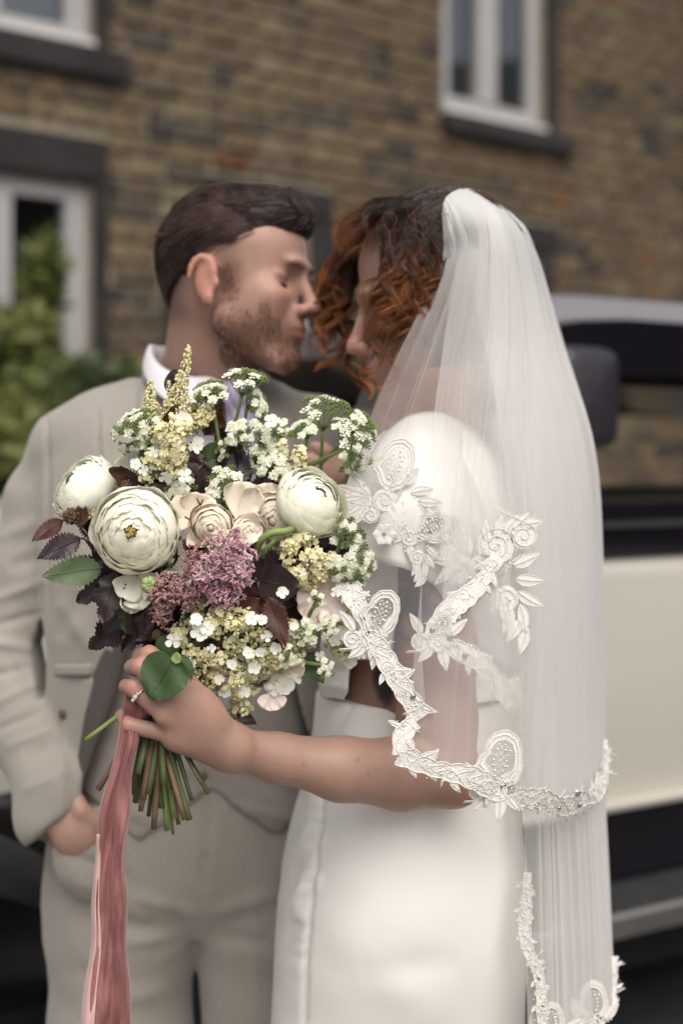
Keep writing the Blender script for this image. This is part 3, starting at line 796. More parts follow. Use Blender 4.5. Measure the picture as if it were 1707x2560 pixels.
V = V+Nn*(.0011*np.sin(L[:, 1]*420+np.sin(L[:, 0]*40)*3+L[:, 2]*150)*np.clip((L[:, 2]-.03)*30, 0, 1))[:, None]
me = mesh_np('hair', V, Q); hairo = link('hair', me, m_hairg, groom)
m_hairg2 = mat('brown_hair_strand', (.050, .027, .023), .45, .5, 40, spec=.4)
rs = random.Random(5); st = MB()
for i in range(620):
    l0 = rs.uniform(-.07, .07); off = rs.uniform(-.001, .0055)+(.006*rs.random()**3); wv = rs.uniform(0, 6); pts = []
    a0 = rs.uniform(.02, .100) if abs(l0) < .05 else rs.uniform(-.02, .05); a1 = rs.uniform(-.10, -.02); n = 12
    for k in range(n):
        a = a0+(a1-a0)*k/(n-1); ll = l0*(1-.1*k/n)+.003*sin(a*60+wv)
        z1 = .060+.079*sqrt(max(0, 1-((a+.012)/.100)**2-(ll/.080)**2)); z2 = .100+.036*sqrt(max(0, 1-((a-.03)/.07)**2-((ll+.005)/.06)**2)) if abs(a-.03) < .07 else 0
        z3 = .102+.030*sqrt(max(0, 1-((a-.066)/.038)**2-((ll+.005)/.05)**2)) if abs(a-.066) < .038 else 0
        pts.append(HG.p(a, ll, max(z1, z2, z3)+off+(.006*(k == 0) if a0 > .08 else 0)))
    st.tube(pts, [.0009*(1-.5*abs(k/(n-1)-.4)) for k in range(n)], 3, cap=False)
from mathutils.kdtree import KDTree
kd = KDTree(len(V)); Nh = normals_np(V, Q)
for i in range(len(V)): kd.insert(V[i], i)
kd.balance()
for i in np.random.RandomState(8).choice(len(V), 1100, replace=False):
    p = Vector(V[i]); nn = Vector(Nh[i]); pts = []; w0 = rs.uniform(-.35, .35)
    for k in range(9):
        q_, j_, d_ = kd.find(p); nn = Vector(Nh[j_]); lc = HG.loc(np.array([list(q_)]))[0]
        if lc[2] < .03 and k == 0: break
        pts.append(Vector(q_)+nn*.0012*(.4+.6*sin(pi*min(1, k/6)))); d = -HG.f-HG.u*(.15+max(0, .02-lc[0])*6)+HG.l*w0*.4; d = (d-nn*d.dot(nn)); d.normalize(); p = Vector(q_)+d*.0042
    if len(pts) > 4: st.tube(pts, [.0010*(1-.06*k) for k in range(len(pts))], 3, cap=False)
for i in range(520):      # longer hair combed back along the sides
    sd = rs.choice([-1, 1]); a0 = rs.uniform(-.08, .065); c0 = rs.uniform(.07, .128); pts = []
    for k in range(8):
        aa = a0-k*.009; cc = c0-k*.0028-.0004*k*k; q = 1-((aa+.012)/.100)**2-((cc-.060)/.080)**2
        if q < .03: break
        pts.append(HG.p(aa, (.0805*sqrt(q)+.0012+.0016*((i % 7)/7))*sd, cc+.0010*sin(k+i)))
    if len(pts) > 3: st.tube(pts, [.0010*(1-.08*k) for k in range(len(pts))], 3, cap=False)
for i in range(520):      # short clipped hairs that soften the lower edge of the cut
    aa = rs.uniform(-.10, .030); ln = .072+(1.05*min(0, max(aa, -.075)) if aa < 0 else .06*max(0, aa-.03))-(max(0, -.075-aa)*2.2); cc = ln+rs.uniform(-.014, .008)
    q = 1-((aa+.010)/.0985)**2-((cc-.058)/.079)**2
    if q <= .01: continue
    sd = rs.choice([-1, 1]); p = [HG.p(aa-k*.004, .0795*sqrt(max(0, 1-((aa-k*.004+.010)/.0985)**2-((cc-k*.003-.058)/.079)**2))*sd+.0012*sd, cc-k*.003) for k in range(4)]
    st.tube(p, [.0009, .0009, .0007, .0003], 3, cap=False)
st.build('hair_strands', m_hairg2, groom)

# --- cloth
def cloth_mat(name, col, weave=900, bump=.0004, rough=.85, sheen=.3, check=None):
    m, nt, b = new_mat(name)
    tc = N_(nt, 'ShaderNodeTexCoord')
    w1 = N_(nt, 'ShaderNodeTexWave', Scale=weave/6.28); w1.bands_direction = 'Z'; w2 = N_(nt, 'ShaderNodeTexWave', Scale=weave/6.28); w2.bands_direction = 'X'
    nz = N_(nt, 'ShaderNodeTexNoise', Scale=6, Detail=5); n3 = N_(nt, 'ShaderNodeTexNoise', Scale=300, Detail=2)
    for n in (w1, w2, nz, n3): nt.links.new(tc.outputs['Object'], n.inputs['Vector'])
    ad = N_(nt, 'ShaderNodeMath', operation='ADD'); nt.links.new(w1.outputs['Fac'], ad.inputs[0]); nt.links.new(w2.outputs['Fac'], ad.inputs[1])
    cr = N_(nt, 'ShaderNodeValToRGB'); cr.color_ramp.elements[0].color = (*[c*.88 for c in col], 1); cr.color_ramp.elements[1].color = (*[c*1.08 for c in col], 1)
    cr.color_ramp.elements[0].position = .3; cr.color_ramp.elements[1].position = .7
    av = N_(nt, 'ShaderNodeMath', operation='MULTIPLY_ADD'); av.inputs[1].default_value = .5; nt.links.new(n3.outputs['Fac'], av.inputs[0]); 
    hv = N_(nt, 'ShaderNodeMath', operation='MULTIPLY'); hv.inputs[1].default_value = .5; nt.links.new(nz.outputs['Fac'], hv.inputs[0]); nt.links.new(hv.outputs[0], av.inputs[2])
    nt.links.new(av.outputs[0], cr.inputs[0]); nt.links.new(cr.outputs[0], b.inputs['Base Color'])
    b.inputs['Roughness'].default_value = rough; b.inputs['Sheen Weight'].default_value = sheen; b.inputs['Specular IOR Level'].default_value = .2
    bp = N_(nt, 'ShaderNodeBump', Strength=.6, Distance=bump); nt.links.new(ad.outputs[0], bp.inputs['Height']); nt.links.new(bp.outputs[0], b.inputs['Normal'])
    return m
m_suit = cloth_mat('pale_grey_wool', (.325, .292, .258))
m_suit2 = cloth_mat('grey_wool_waistcoat', (.29, .262, .235))
m_shaded_lining = mat('shaded_jacket_lining', (.085, .07, .065), .5, .1, 10)  # lining darkened: shade of the open jacket front put into its colour
m_shirt = mat('white_shirt_cotton', (.74, .70, .74), .8, .03, 6)
m_cravat = mat('lavender_silk', (.30, .25, .36), .45, .25, 30, sheen=.2)
m_navy = mat('navy_lining', (.02, .022, .04), .7)

TR = [(930, 500, .05, .05), (950, 498, .09, .06), (985, 492, .135, .08), (1040, 486, .176, .10), (1150, 480, .196, .12), (1400, 472, .200, .13), (1700, 462, .190, .125), (1900, 465, .192, .128), (2020, 468, .200, .135)]
def torso_rows(d, y1=2020): return [(P(0, y, TY).z, P(x, y, TY).x, TY, rx+d, ry+d) for (y, x, rx, ry) in TR if y <= y1]
def front_y(x, y, d=0):
    """depth of the front of the torso at a pixel"""
    ys = [r[0] for r in TR]; cx = np.interp(y, ys, [r[1] for r in TR]); rx = np.interp(y, ys, [r[2] for r in TR])+d; ry = np.interp(y, ys, [r[3] for r in TR])+d
    q = abs((x-cx)*TY*.94/FPX/rx); q = min(q, .98); return TY-ry*(1-q**2.4)**(1/2.4)
# trousers
Ft = Field((-.50, 1.78, .03), (.30, 2.26, 1.02), .0058)
Ft.stack([(P(0, y, TY).z, P(x, y, TY).x, TY, rx, ry) for (y, x, rx, ry) in ((1880, 470, .165, .11), (2000, 470, .182, .116), (2140, 476, .194, .118), (2240, 480, .190, .100), (2310, 482, .150, .070))], .05, power=2.15)
Ft.chain([P(318, 2150, TY), P(308, 2300, TY), P(300, 2600, TY), P(300, 3150, TY), P(310, 3480, TY)], [.102, .103, .096, .080, .078], .035)
Ft.chain([P(660, 2150, TY), P(668, 2300, TY), P(674, 2600, TY), P(660, 3150, TY), P(650, 3480, TY)], [.102, .102, .092, .080, .078], .012)
Fp = Field((-.50, 1.78, .80), (-.24, 2.0, 1.0), .0058); Fp.ell(P(212, 2130, 1.90), (.046, .030, .060), None, 0)
def pk_(F, X, Y, Z):
    xp = 853.5+X*FPX/1.88; yp = 1150-(Z-CAMZ)*FPX/1.88
    return np.maximum(F, ((2120-(xp-130)*.93)-yp)*.0005)
Fp.apply(pk_)
sl_, Xa, Ya, Za = Ft.region(Fp.lo, Fp.lo+Fp.h*(Fp.n-1)); xs_ = [np.clip(np.round((q.ravel()-Fp.lo[i])/Fp.h).astype(int), 0, Fp.n[i]-1) for i, q in enumerate((Xa, Ya, Za))]
Ft._comb(sl_, Fp.F[np.ix_(*xs_)],   .022, 'add')
V, Q = Ft.mesh(3); Nn = normals_np(V, Q)
segs = [(140, 2120, 330, 2200, 14, -.005), (150, 2180, 380, 2300, 22, .006), (180, 2290, 460, 2330, 20, -.006), (300, 2230, 500, 2290, 18, .006), (300, 2360, 470, 2330, 16, .005), (520, 2290, 700, 2230, 20, .006), (530, 2340, 690, 2360, 18, -.005),
        (280, 2130, 300, 2600, 10, .003), (640, 2130, 640, 2600, 10, .003), (420, 2250, 500, 2400, 14, -.006), (150, 2420, 330, 2460, 22, -.004), (200, 2520, 440, 2470, 24, .005), (525, 2000, 500, 2290, 7, -.006), (545, 2000, 530, 2260, 8, .003), (130, 2135, 262, 2010, 7, .006), (136, 2150, 268, 2025, 8, -.007)]
V = crease(V, Nn, segs); V = V+Nn*(fbm(V, 7, 4)*.0025)[:, None]
me = mesh_np('trousers', V, Q); link('trousers', me, m_suit, groom)
# shirt trunk and waistcoat
Fs = Field((-.46, 1.84, 1.05), (.12, 2.2, 1.50), .006); Fs.stack(torso_rows(-.022, 1400), .0, power=2.3); V, Q = Fs.mesh(2); link('shirt', mesh_np('shirt', V, Q), m_shirt, groom)
Fw = Field((-.50, 1.80, .80), (.14, 2.22, 1.50), .0045); Fw.stack([(r[0]-.06 if r[0] < .95 else r[0], *r[1:]) for r in torso_rows(-.010)], .0, power=2.3)
def wcut(F, X, Y, Z):
    xp = 853.5+X*FPX/1.89; z0 = np.interp(xp.ravel(), [120, 230, 345, 525, 690, 830], [P(0, y, 1.89).z for y in (1960, 2020, 2112, 1978, 2108, 1990)]).reshape(xp.shape)
    zt = P(0, 1020, 1.9).z; vn = np.abs(xp-500)*.0018*.6+P(0, 1290, 1.9).z
    F = np.maximum(F, np.where(Y < TY, z0-Z, P(0, 1990, TY).z-Z))
    F = np.maximum(F, np.where(Y < TY-.01, np.minimum(Z-vn, .03), Z-zt))
    F = np.maximum(F, -np.maximum(np.abs(X-P(525, 0, 1.89).x)-.0012, np.maximum(Y-TY, Z-1.1)))
    return F
Fw.apply(wcut); V, Q = Fw.mesh(2); Nn = normals_np(V, Q)
V = crease(V, Nn, [(560, 2010, 780, 2060, 16, .004), (580, 1930, 760, 1990, 18, -.004), (280, 2020, 420, 2060, 16, .003), (350, 1900, 500, 1960, 14, -.003), (540, 1880, 700, 1900, 14, .003)])
V = V+Nn*(fbm(V, 8, 9)*.002)[:, None]
wc_o = link('waistcoat', mesh_np('waistcoat', V, Q), m_suit2, groom)
m_button = mat('brown_horn_button', (.10, .065, .04), .4, .3, 60)
def button(x, y, d, nm='button', r=.0075, par=None):
    c = P(x, y, front_y(x, y)-d); mb = MB(); mb.ball(c, (r, .003, r), 14, 6); mb.build(nm, m_button, par)
for yy in (1490, 1610, 1730, 1850, 1940): button(506, yy, .004, par=wc_o)

# jacket: an open shell
Fj = Field((-.66, 1.76, .78), (.34, 2.26, 1.50), .0048)
Fj.stack([(r[0], r[1], r[2], r[3], r[4]) for r in torso_rows(.012)]+[(P(0, 2110, TY).z, P(468, 0, TY).x, TY, .205, .14)], 0, power=2.35)
Fj.chain([P(178, 1118, 2.02), P(105, 1250, 2.03), P(62, 1420, 2.03), P(5, 1640, 2.02), P(66, 1830, 1.97), P(140, 1985, 1.915), P(128, 2040, 1.91)], [.050, .050, .052, .052, .050, .048, .050], .018)
Fj.cone(P(178, 1118, 2.02), P(250, 1080, 2.02), .050, .058, .03)
Fj.chain([P(800, 1095, 2.02), P(900, 1250, 2.06), P(1000, 1500, 2.09), P(1060, 1590, 2.08), P(1160, 1600, 2.04)], [.062, .058, .052, .050, .043], .02)
def jcut(F, X, Y, Z):
    yp = 1150-(Z-CAMZ)*FPX/1.88; xp = 853.5+X*FPX/np.clip(Y, 1.8, 2.3)
    xl = np.interp(yp.ravel(), [900, 960, 1250, 1480, 1700, 1960, 2120], [440, 440, 420, 345, 285, 205, 190]).reshape(yp.shape)
    xr = np.interp(yp.ravel(), [900, 960, 1250, 1600, 1960, 2120], [590, 600, 640, 700, 800, 850]).reshape(yp.shape)
    op = np.maximum(np.maximum((xl-xp), (xp-xr))*.00055, Y-TY+.02)        # opening wedge
    inner = np.sqrt(((X-P(470, 0, TY).x)/.187)**2+((Y-TY)/.118)**2)-1      # hollow so that it stays a garment, not a block
    F = np.maximum(F, -op)
    # cuff: clean end of the sleeve
    c = P(150, 2052, 1.91); n = Vector((.62, -.15, -.77)).normalized()
    near = np.sqrt((X-c[0])**2+(Y-c[1])**2+(Z-c[2])**2)-.13
    pl = (X-c[0])*n[0]+(Y-c[1])*n[1]+(Z-c[2])*n[2]
    return np.maximum(F, np.where(xp < 235, -np.maximum(near, -pl), -9))
Fj.apply(jcut)
# gap between sleeve and body where the car shows through
Fj.chain([P(112, 1550, 1.99), P(106, 1620, 1.99), P(118, 1730, 1.99)], [.004, .014, .006], .0, 'sub', ((0, 1, 0), 30))
V, Q = Fj.mesh(2); Nn = normals_np(V, Q)
segs = [(-40, 1510, 120, 1450, 11, .006), (-40, 1570, 110, 1530, 9, -.006), (-60, 1600, 95, 1625, 12, .007), (-60, 1700, 80, 1665, 10, -.007), (-40, 1780, 105, 1700, 11, .007), (-20, 1830, 120, 1770, 9, -.006), (10, 1870, 140, 1820, 10, .005), (20, 1640, 100, 1760, 8, -.004),
        (20, 1420, 110, 1390, 18, -.006), (0, 1350, 100, 1300, 18, .005), (117, 1030, 122, 1560, 6, -.009), (60, 1900, 150, 1850, 16, -.006), (60, 1980, 170, 1930, 12, .005), (255, 1010, 262, 1250, 7, .003), (246, 1010, 253, 1250, 5, -.004),
        (270, 1300, 200, 1700, 26, -.006), (330, 1350, 270, 1750, 20, .007), (135, 1670, 245, 1690, 6, -.004), (150, 1500, 240, 1640, 20, .004), (160, 1800, 150, 2080, 18, .004), (110, 1060, 60, 1200, 16, .004), (200, 1480, 150, 1600, 18, -.004)]
V = crease(V, Nn, segs); V = V+Nn*(fbm(V, 6, 2)*.003)[:, None]
jk = link('jacket', mesh_np('jacket', V, Q), m_suit, groom)
# lapels and shaded front edge: strips lying on the chest
def strip_on_torso(name, rows, m, d, par, nx=8, ny=26, th=.003, roll=.006):
    A = catmull([(y, xl, xr) for (y, xl, xr) in rows], ny); G = []
    for (y, xl, xr) in A:
        G.append([P(x, y, front_y(x, y, .012)-d-roll*sin(pi*k/nx)) for k, x in enumerate(np.linspace(xl, xr, nx+1))])
    mb = MB(); mb.grid(G); return mb.build(name, m, par, solid=th)
strip_on_torso('shaded_front_edge', [(1380, 372, 400), (1500, 300, 352), (1620, 255, 322), (1750, 222, 284), (1880, 200, 236), (1965, 186, 206)], m_shaded_lining, .003, jk)
strip_on_torso('lapel', [(905, 372, 432), (960, 350, 440), (1060, 340, 445), (1150, 330, 450), (1300, 345, 430), (1420, 372, 405)], m_suit, .004, jk)
strip_on_torso('lapel', [(915, 606, 640), (960, 600, 690), (1060, 600, 730), (1150, 610, 740), (1300, 625, 720), (1420, 645, 670)], m_suit, .004, jk)
button(160, 1785, .022, par=jk)
strip_on_torso('pocket_welt', [(1660, 140, 232), (1690, 140, 230)], m_suit, .004, jk, ny=4)
# shirt collar
cl = MB(); G = []
nc = P(508, 905, 1.965)
for i in range(41):
    ph = radians(-62+i*(304/40)); th_ = ph+pi/2+radians(62)-radians(62)
    an = radians(300)+radians(304)*(-i/40)+radians(2)
    ca, sa = cos(an), sin(an)
    fr_ = max(0, -sa)
    top = nc+Vector((.069*ca, .069*sa, .036-.050*fr_)); mid_ = nc+Vector((.079*ca, .079*sa, .016-.052*fr_)); bot = nc+Vector((.083*ca, .083*sa-.01*fr_, -.006-.066*fr_**1.5)); inn = nc+Vector((.065*ca, .065*sa, -.02-.04*fr_))
    G.append([inn, top, mid_, bot])
cl.grid(G); cl.build('collar', m_shirt, groom, solid=.003, sub=1)
# lavender cravat, knot and blade
Fc = Field(tuple(P(520, 1300, 1.80)), tuple(P(700, 900, 2.0)), .003)
Fc.ell(P(600, 985, 1.885), (.021, .018, .024), None, .006); Fc.ell(P(565, 1000, 1.89), (.020, .016, .022), None, .012); Fc.ell(P(632, 1015, 1.89), (.016, .016, .026), None, .01)
Fc.chain([P(600, 1010, 1.88), P(604, 1130, 1.875), P(600, 1290, 1.87)], [.016, .022, .024], .006, flat=((0, 1, 0), .4))
V, Q = Fc.mesh(1); Nn = normals_np(V, Q); V = V+Nn*(.0012*np.sin(V[:, 0]*500+V[:, 2]*260))[:, None]
link('cravat', mesh_np('cravat', V, Q), m_cravat, groom)
# shoes on the road
m_shoe = mat('tan_leather', (.12, .06, .03), .4)
for xx in (306, 655):
    c = P(xx, 3480, TY); Fsn = Field((c.x-.08, TY-.26, -.01), (c.x+.08, TY+.14, .16), .006)
    Fsn.chain([Vector((c.x, TY+.05, .055)), Vector((c.x, TY-.08, .05)), Vector((c.x, TY-.19, .032))], [.045, .042, .034], .02); Fsn.cone(Vector((c.x, TY+.03, .05)), Vector((c.x, TY+.03, .13)), .045, .045, .02)
    Fsn.apply(lambda F, X, Y, Z: np.maximum(F, .002-Z)); V, Q = Fsn.mesh(1); link('shoe', mesh_np('shoe', V, Q), m_shoe, groom)
# ================= BRIDE =================
BY = 1.78
bride = empty('person', P(1000, 1900, BY)*1, 'woman in white satin dress and lace edged veil with auburn curls, looking down', 'person'); bride.location.z = 0
th = radians(9)
HB = Head(P(1122, 790, BY), (-cos(th), -.06, -sin(th)), (-sin(th), 0, cos(th)), 1.08)
Fb = Field((-.30, 1.42, .84), (.36, 2.0, 1.74), .0028)
HB.build(Fb)
Fb.chain([HB.p(-.02, 0, -.02), P(1080, 960, 1.79), P(1100, 1090, 1.80)], [.052, .050, .058], .02)
Fb.cone(HB.p(.045, 0, -.088), P(985, 1060, 1.79), .026, .026, .03)
Fb.stack([(P(0, y, BY).z, P(x, y, BY).x, BY+.01, rx, ry) for (y, x, rx, ry) in ((1090, 1075, .045, .07), (1180, 1065, .07, .11), (1400, 1050, .09, .135), (1600, 1030, .09, .128), (1760, 1035, .095, .125), (1900, 1040, .10, .13))], .03)
# left arm, nearest the camera
Fb.chain([P(1095, 1250, 1.69), P(1092, 1420, 1.65), P(1088, 1620, 1.63), P(1092, 1800, 1.62), P(1110, 1930, 1.60)], [.044, .046, .0460, .0445, .037], .012)
Fb.chain([P(1128, 1940, 1.60), P(1000, 1934, 1.585), P(850, 1922, 1.56), P(692, 1894, 1.535), P(580, 1868, 1.508)], [.032, .0385, .0335, .0250, .0215], .013)
Fb.ell(P(1150, 1965, 1.60), (.018, .02, .016), None, .02)
# palm
wr = P(578, 1868, 1.506)
MCP = [(452, 1692, 1.474), (424, 1738, 1.466), (414, 1788, 1.468), (432, 1838, 1.478)]
for i, (x, y, Y) in enumerate(MCP):
    Fb.cone(wr, P(x, y, Y), .0195, .0120-.0008*(i == 3), .012)
Fb.ell(P(490, 1795, 1.484), (.030, .013, .026), None, .015)
Fb.cone(P(575, 1885, 1.51), P(440, 1850, 1.482), .016, .011, .012)
# fingers folded round the stems: knuckle, first joint, second joint, tip
FG = [[(452, 1692, 1.474), (374, 1636, 1.482), (352, 1640, 1.512), (392, 1662, 1.532)],
      [(424, 1738, 1.466), (352, 1668, 1.474), (330, 1668, 1.504), (372, 1690, 1.530)],
      [(414, 1788, 1.468), (334, 1720, 1.476), (316, 1716, 1.502), (362, 1742, 1.530)],
      [(432, 1838, 1.478), (322, 1812, 1.482), (306, 1790, 1.502), (352, 1790, 1.526)]]
for i, f in enumerate(FG):
    r0 = (.0096, .0094, .0091, .0086)[i]
    Fb.chain([P(*q) for q in f], [r0*1.06, r0, r0*.86, r0*.74], .0025)
Fb.chain([P(545, 1850, 1.515), P(470, 1775, 1.540), P(420, 1715, 1.552), P(395, 1675, 1.548)], [.016, .0125, .0105, .0085], .006)
# right arm reaching to his chest
Fb.chain([P(1060, 1220, 1.88), P(1040, 1400, 1.91), P(960, 1380, 1.90), P(890, 1240, 1.86), P(850, 1180, 1.83)], [.04, .036, .032, .026, .022], .014)
Fb.ell(P(822, 1172, 1.815), (.026, .013, .022), None, .012)
for i in range(4): Fb.chain([P(815, 1160+i*16, 1.812), P(775, 1150+i*22, 1.808), P(745, 1160+i*26, 1.815)], [.0095, .0085, .007], .003)
Fb.chain([P(835, 1150, 1.815), P(810, 1125, 1.808), P(785, 1118, 1.81)], [.011, .009, .0075], .004)
V, Q = Fb.mesh(1)
L = HB.loc(V); a, l, c = L[:, 0], np.abs(L[:, 1]), L[:, 2]; Lm = np.stack([a, l, c], 1)
Cc = np.ones((len(V), 3))*np.array([.41, .25, .195])
Cc = mixc(Cc, .4*gau(Lm, (.075, .045, -.018), (.03, .03, .03)), (.52, .22, .19)); Cc = mixc(Cc, .45*gau(Lm, (.115, 0, -.02), .018), (.55, .25, .21))
lip = np.clip(np.maximum(gau(Lm, (.108, 0, -.047), (.011, .019, .0056)), gau(Lm, (.106, 0, -.0585), (.011, .016, .0062)))*1.7, 0, 1)
Cc = mixc(Cc, lip*.9, (.38, .09, .09))
Cc = mixc(Cc, np.clip(gau(Lm, (.093, .030, .036), (.012, .020, .0034)), 0, 1)*.8, (.10, .045, .03))
Cc = mixc(Cc, .4*gau(Lm, (.088, .033, .012), (.012, .018, .010)), (.34, .13, .10))
scalp = sg((c-.088-.15*(.06-a))*90)*(c > .0)+sg((.045-a)*90)*(c > -.06)*(c < .16); Cc = mixc(Cc, np.clip(scalp, 0, 1)*.9, (.07, .038, .028))
X, Y_ = pxv(V); nz2 = fbm(V, 16, 8); nz3 = fbm(V, 30, 5)
front = V[:, 1] < 1.72
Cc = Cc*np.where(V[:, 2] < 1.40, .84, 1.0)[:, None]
# knuckles, elbow and wrist redness
for (x, y, Y) in MCP+[f[1] for f in FG]: Cc = mixc(Cc, .30*gau(V, P(x, y, Y), .010), (.55, .24, .18))
for f in FG: Cc = mixc(Cc, .35*gau(V, P(*f[1]), .014), (.58, .26, .20))
Cc = mixc(Cc, .35*gau(V, P(1170, 1975, 1.59), .030), (.50, .20, .14)); Cc = mixc(Cc, .18*np.clip(nz2, 0, 1)*(X < 640)*front, (.50, .20, .19)); Cc = mixc(Cc, .10*np.clip(-nz2, 0, 1)*(X < 640)*front, (.30, .22, .25))
# tattoos on the upper arm: grey-blue bands and shapes with red touches, a black one by the elbow crease
ink = np.array([.055, .06, .085])
def inkm(m, col=ink, k=.9):
    global Cc
    Cc = mixc(Cc, np.clip(m, 0, 1)*k*front, col)
inkm(sg((28-np.abs(Y_-(1420+.18*(X-960))+10*nz2))*.3)*(X > 890)*(X < 1130))
inkm(sg((40-np.abs(X-905+8*nz3-(Y_-1400)*.12))*.3)*(Y_ > 1380)*(Y_ < 1560))
inkm(sg((1-((X-1020)/56)**2-((Y_-1505)/44)**2+.5*nz3)*4)); inkm(sg((1-((X-1070)/46)**2-((Y_-1560)/70)**2+.6*nz3)*4), k=.75); inkm(sg((1-((X-985)/40)**2-((Y_-1590)/50)**2+.6*nz3)*4), k=.7)
inkm(sg((1-((X-1125)/24)**2-((Y_-1470)/30)**2+.5*nz3)*4), k=.7); inkm(sg((6-np.abs(Y_-1590-14*np.sin(X*.05)))*.6)*(X > 960)*(X < 1120), k=.5)
inkm(sg((1-((X-962)/42)**2-((Y_-1478)/30)**2+.9*nz3)*5)*(nz2 > 0), (.30, .05, .04), .6)
inkm(sg((1-((X-(958+.12*(Y_-1690)))/26)**2-((Y_-1700)/62)**2+.5*nz3)*5), (.015, .015, .022), .96)
# a few moles on the forearm
for (x, y) in ((893, 1901), (920, 1935), (1010, 1900), (760, 1912), (1060, 1925)): Cc = mixc(Cc, .8*np.exp(-((X-x)**2+(Y_-y)**2)/16)*front, (.16, .07, .05))
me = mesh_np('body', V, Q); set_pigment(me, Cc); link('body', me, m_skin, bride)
lb = MB()
for sd in (-1, 1):
    for t in [radians(-60+6*i) for i in range(21)]:
        p0 = HB.p(.0690+.0146*cos(t), (.033+.0150*sin(t))*sd, .0075); lb.tube([p0, p0+(HB.f*cos(t)*.006+HB.u*-.004+HB.l*sd*sin(t)*.004)], .0004, 3)
lb.build('eyelashes', m_lash, bride)
# ring on the ring finger
m_gold = mat('rose_gold', (.80, .48, .32), .2, .05, 10, metal=1); m_gem, nt, b = new_mat('clear_stone'); b.inputs['Base Color'].default_value = (.9, .92, .9, 1); b.inputs['Roughness'].default_value = .05; b.inputs['Transmission Weight'].default_value = .5; b.inputs['Metallic'].default_value = .3
rc = P(352, 1738, 1.474); rd = (P(*FG[2][1])-P(*FG[2][0])).normalized(); ru = rd.cross(Vector((0, 1, 0))).normalized(); rw = rd.cross(ru)
rm = MB(); rm.tube([rc+ru*.0108*cos(t)+rw*.0108*sin(t) for t in [2*pi*i/24 for i in range(25)]], .0010, 6); ro = rm.build('ring', m_gold, bride)
for k, (dx, r) in enumerate(((0, .0028), (-.004, .0018), (.004, .0018))):
    gm = MB(); gm.ball(rc+Vector((0, -.0118, 0))+ru*dx+Vector((-.004, 0, 0)), (r, r*.7, r), 8, 4); gm.build('gem', m_gem, ro, smooth=False)

# --- satin dress
m_satin, nt, b = new_mat('ivory_satin')
b.inputs['Base Color'].default_value = (.87, .83, .785, 1); b.inputs['Roughness'].default_value = .32; b.inputs['Specular IOR Level'].default_value = .6; b.inputs['Sheen Weight'].default_value = .15
tc = N_(nt, 'ShaderNodeTexCoord'); mp = N_(nt, 'ShaderNodeMapping'); mp.inputs['Scale'].default_value = (90, 90, 700); nz = N_(nt, 'ShaderNodeTexNoise', Scale=1.0, Detail=3)
nt.links.new(tc.outputs['Object'], mp.inputs[0]); nt.links.new(mp.outputs[0], nz.inputs['Vector']); bp = N_(nt, 'ShaderNodeBump', Strength=.25, Distance=.0004); nt.links.new(nz.outputs['Fac'], bp.inputs['Height']); nt.links.new(bp.outputs[0], b.inputs['Normal'])
SK = [(1757, 792, 1290), (1850, 778, 1296), (1950, 758, 1304), (2060, 728, 1312), (2200, 702, 1322), (2350, 684, 1326), (2560, 672, 1318), (3000, 660, 1330), (3840, 640, 1360)]
Fd = Field((-.16, 1.56, .02), (.30, 2.02, 1.09), .0055)
def skr(y): return {1757: .135, 1850: .150, 1950: .165, 2060: .182, 2200: .190, 2350: .174, 2560: .136, 3000: .125, 3840: .15}[y]
SKY = 1.80
Fd.stack([(P(0, y, SKY-.03 if y > 1760 else 1.665).z, P((x0+x1)/2, y, SKY-.03).x, SKY+.005, px((x1-x0)/2, SKY-.03), skr(y)) for (y, x0, x1) in SK], 0, power=2.1)
V, Q = Fd.mesh(3); Nn = normals_np(V, Q)
X, Y_ = pxv(V)
sx = np.interp(Y_, [1750, 1900, 2000, 2100, 2250, 2400, 2560], [872, 790, 785, 776, 760, 750, 745])
pk = np.exp(-((X-sx)/22)**2)*(Y_ < 2460)*np.clip(-Nn[:, 1]*2, 0, 1)
V = V+Nn*(pk*(.0012*np.sin(Y_*.13+np.sin(Y_*.04)*2)) - .0035*np.exp(-((X-sx-16)/7)**2)*(Y_ < 2560)*np.clip(-Nn[:, 1]*2, 0, 1) + .003*np.exp(-((X-sx+14)/16)**2)*np.clip(-Nn[:, 1]*2, 0, 1)*(Y_ < 2300))[:, None]
V = crease(V, Nn, [(700, 2180, 770, 2060, 12, .006), (690, 2230, 770, 2130, 12, -.006), (700, 2300, 760, 2200, 12, .005), (690, 2400, 750, 2300, 14, -.004), (760, 1990, 800, 1900, 10, .005), (1000, 1800, 1280, 1790, 10, .004), (1040, 1840, 1280, 1850, 12, -.004), (1180, 1780, 1290, 1800, 8, -.004), (1240, 2000, 1260, 2120, 12, .003),
                   (900, 2440, 1150, 2400, 40, -.003), (790, 2140, 815, 2080, 8, .003), (785, 2230, 800, 2180, 8, .003), (820, 2300, 1100, 2560, 60, .003)])
V = V+Nn*(fbm(V, 4, 6)*.0025)[:, None]
me = mesh_np('skirt', V, Q); link('skirt', me, m_satin, bride)
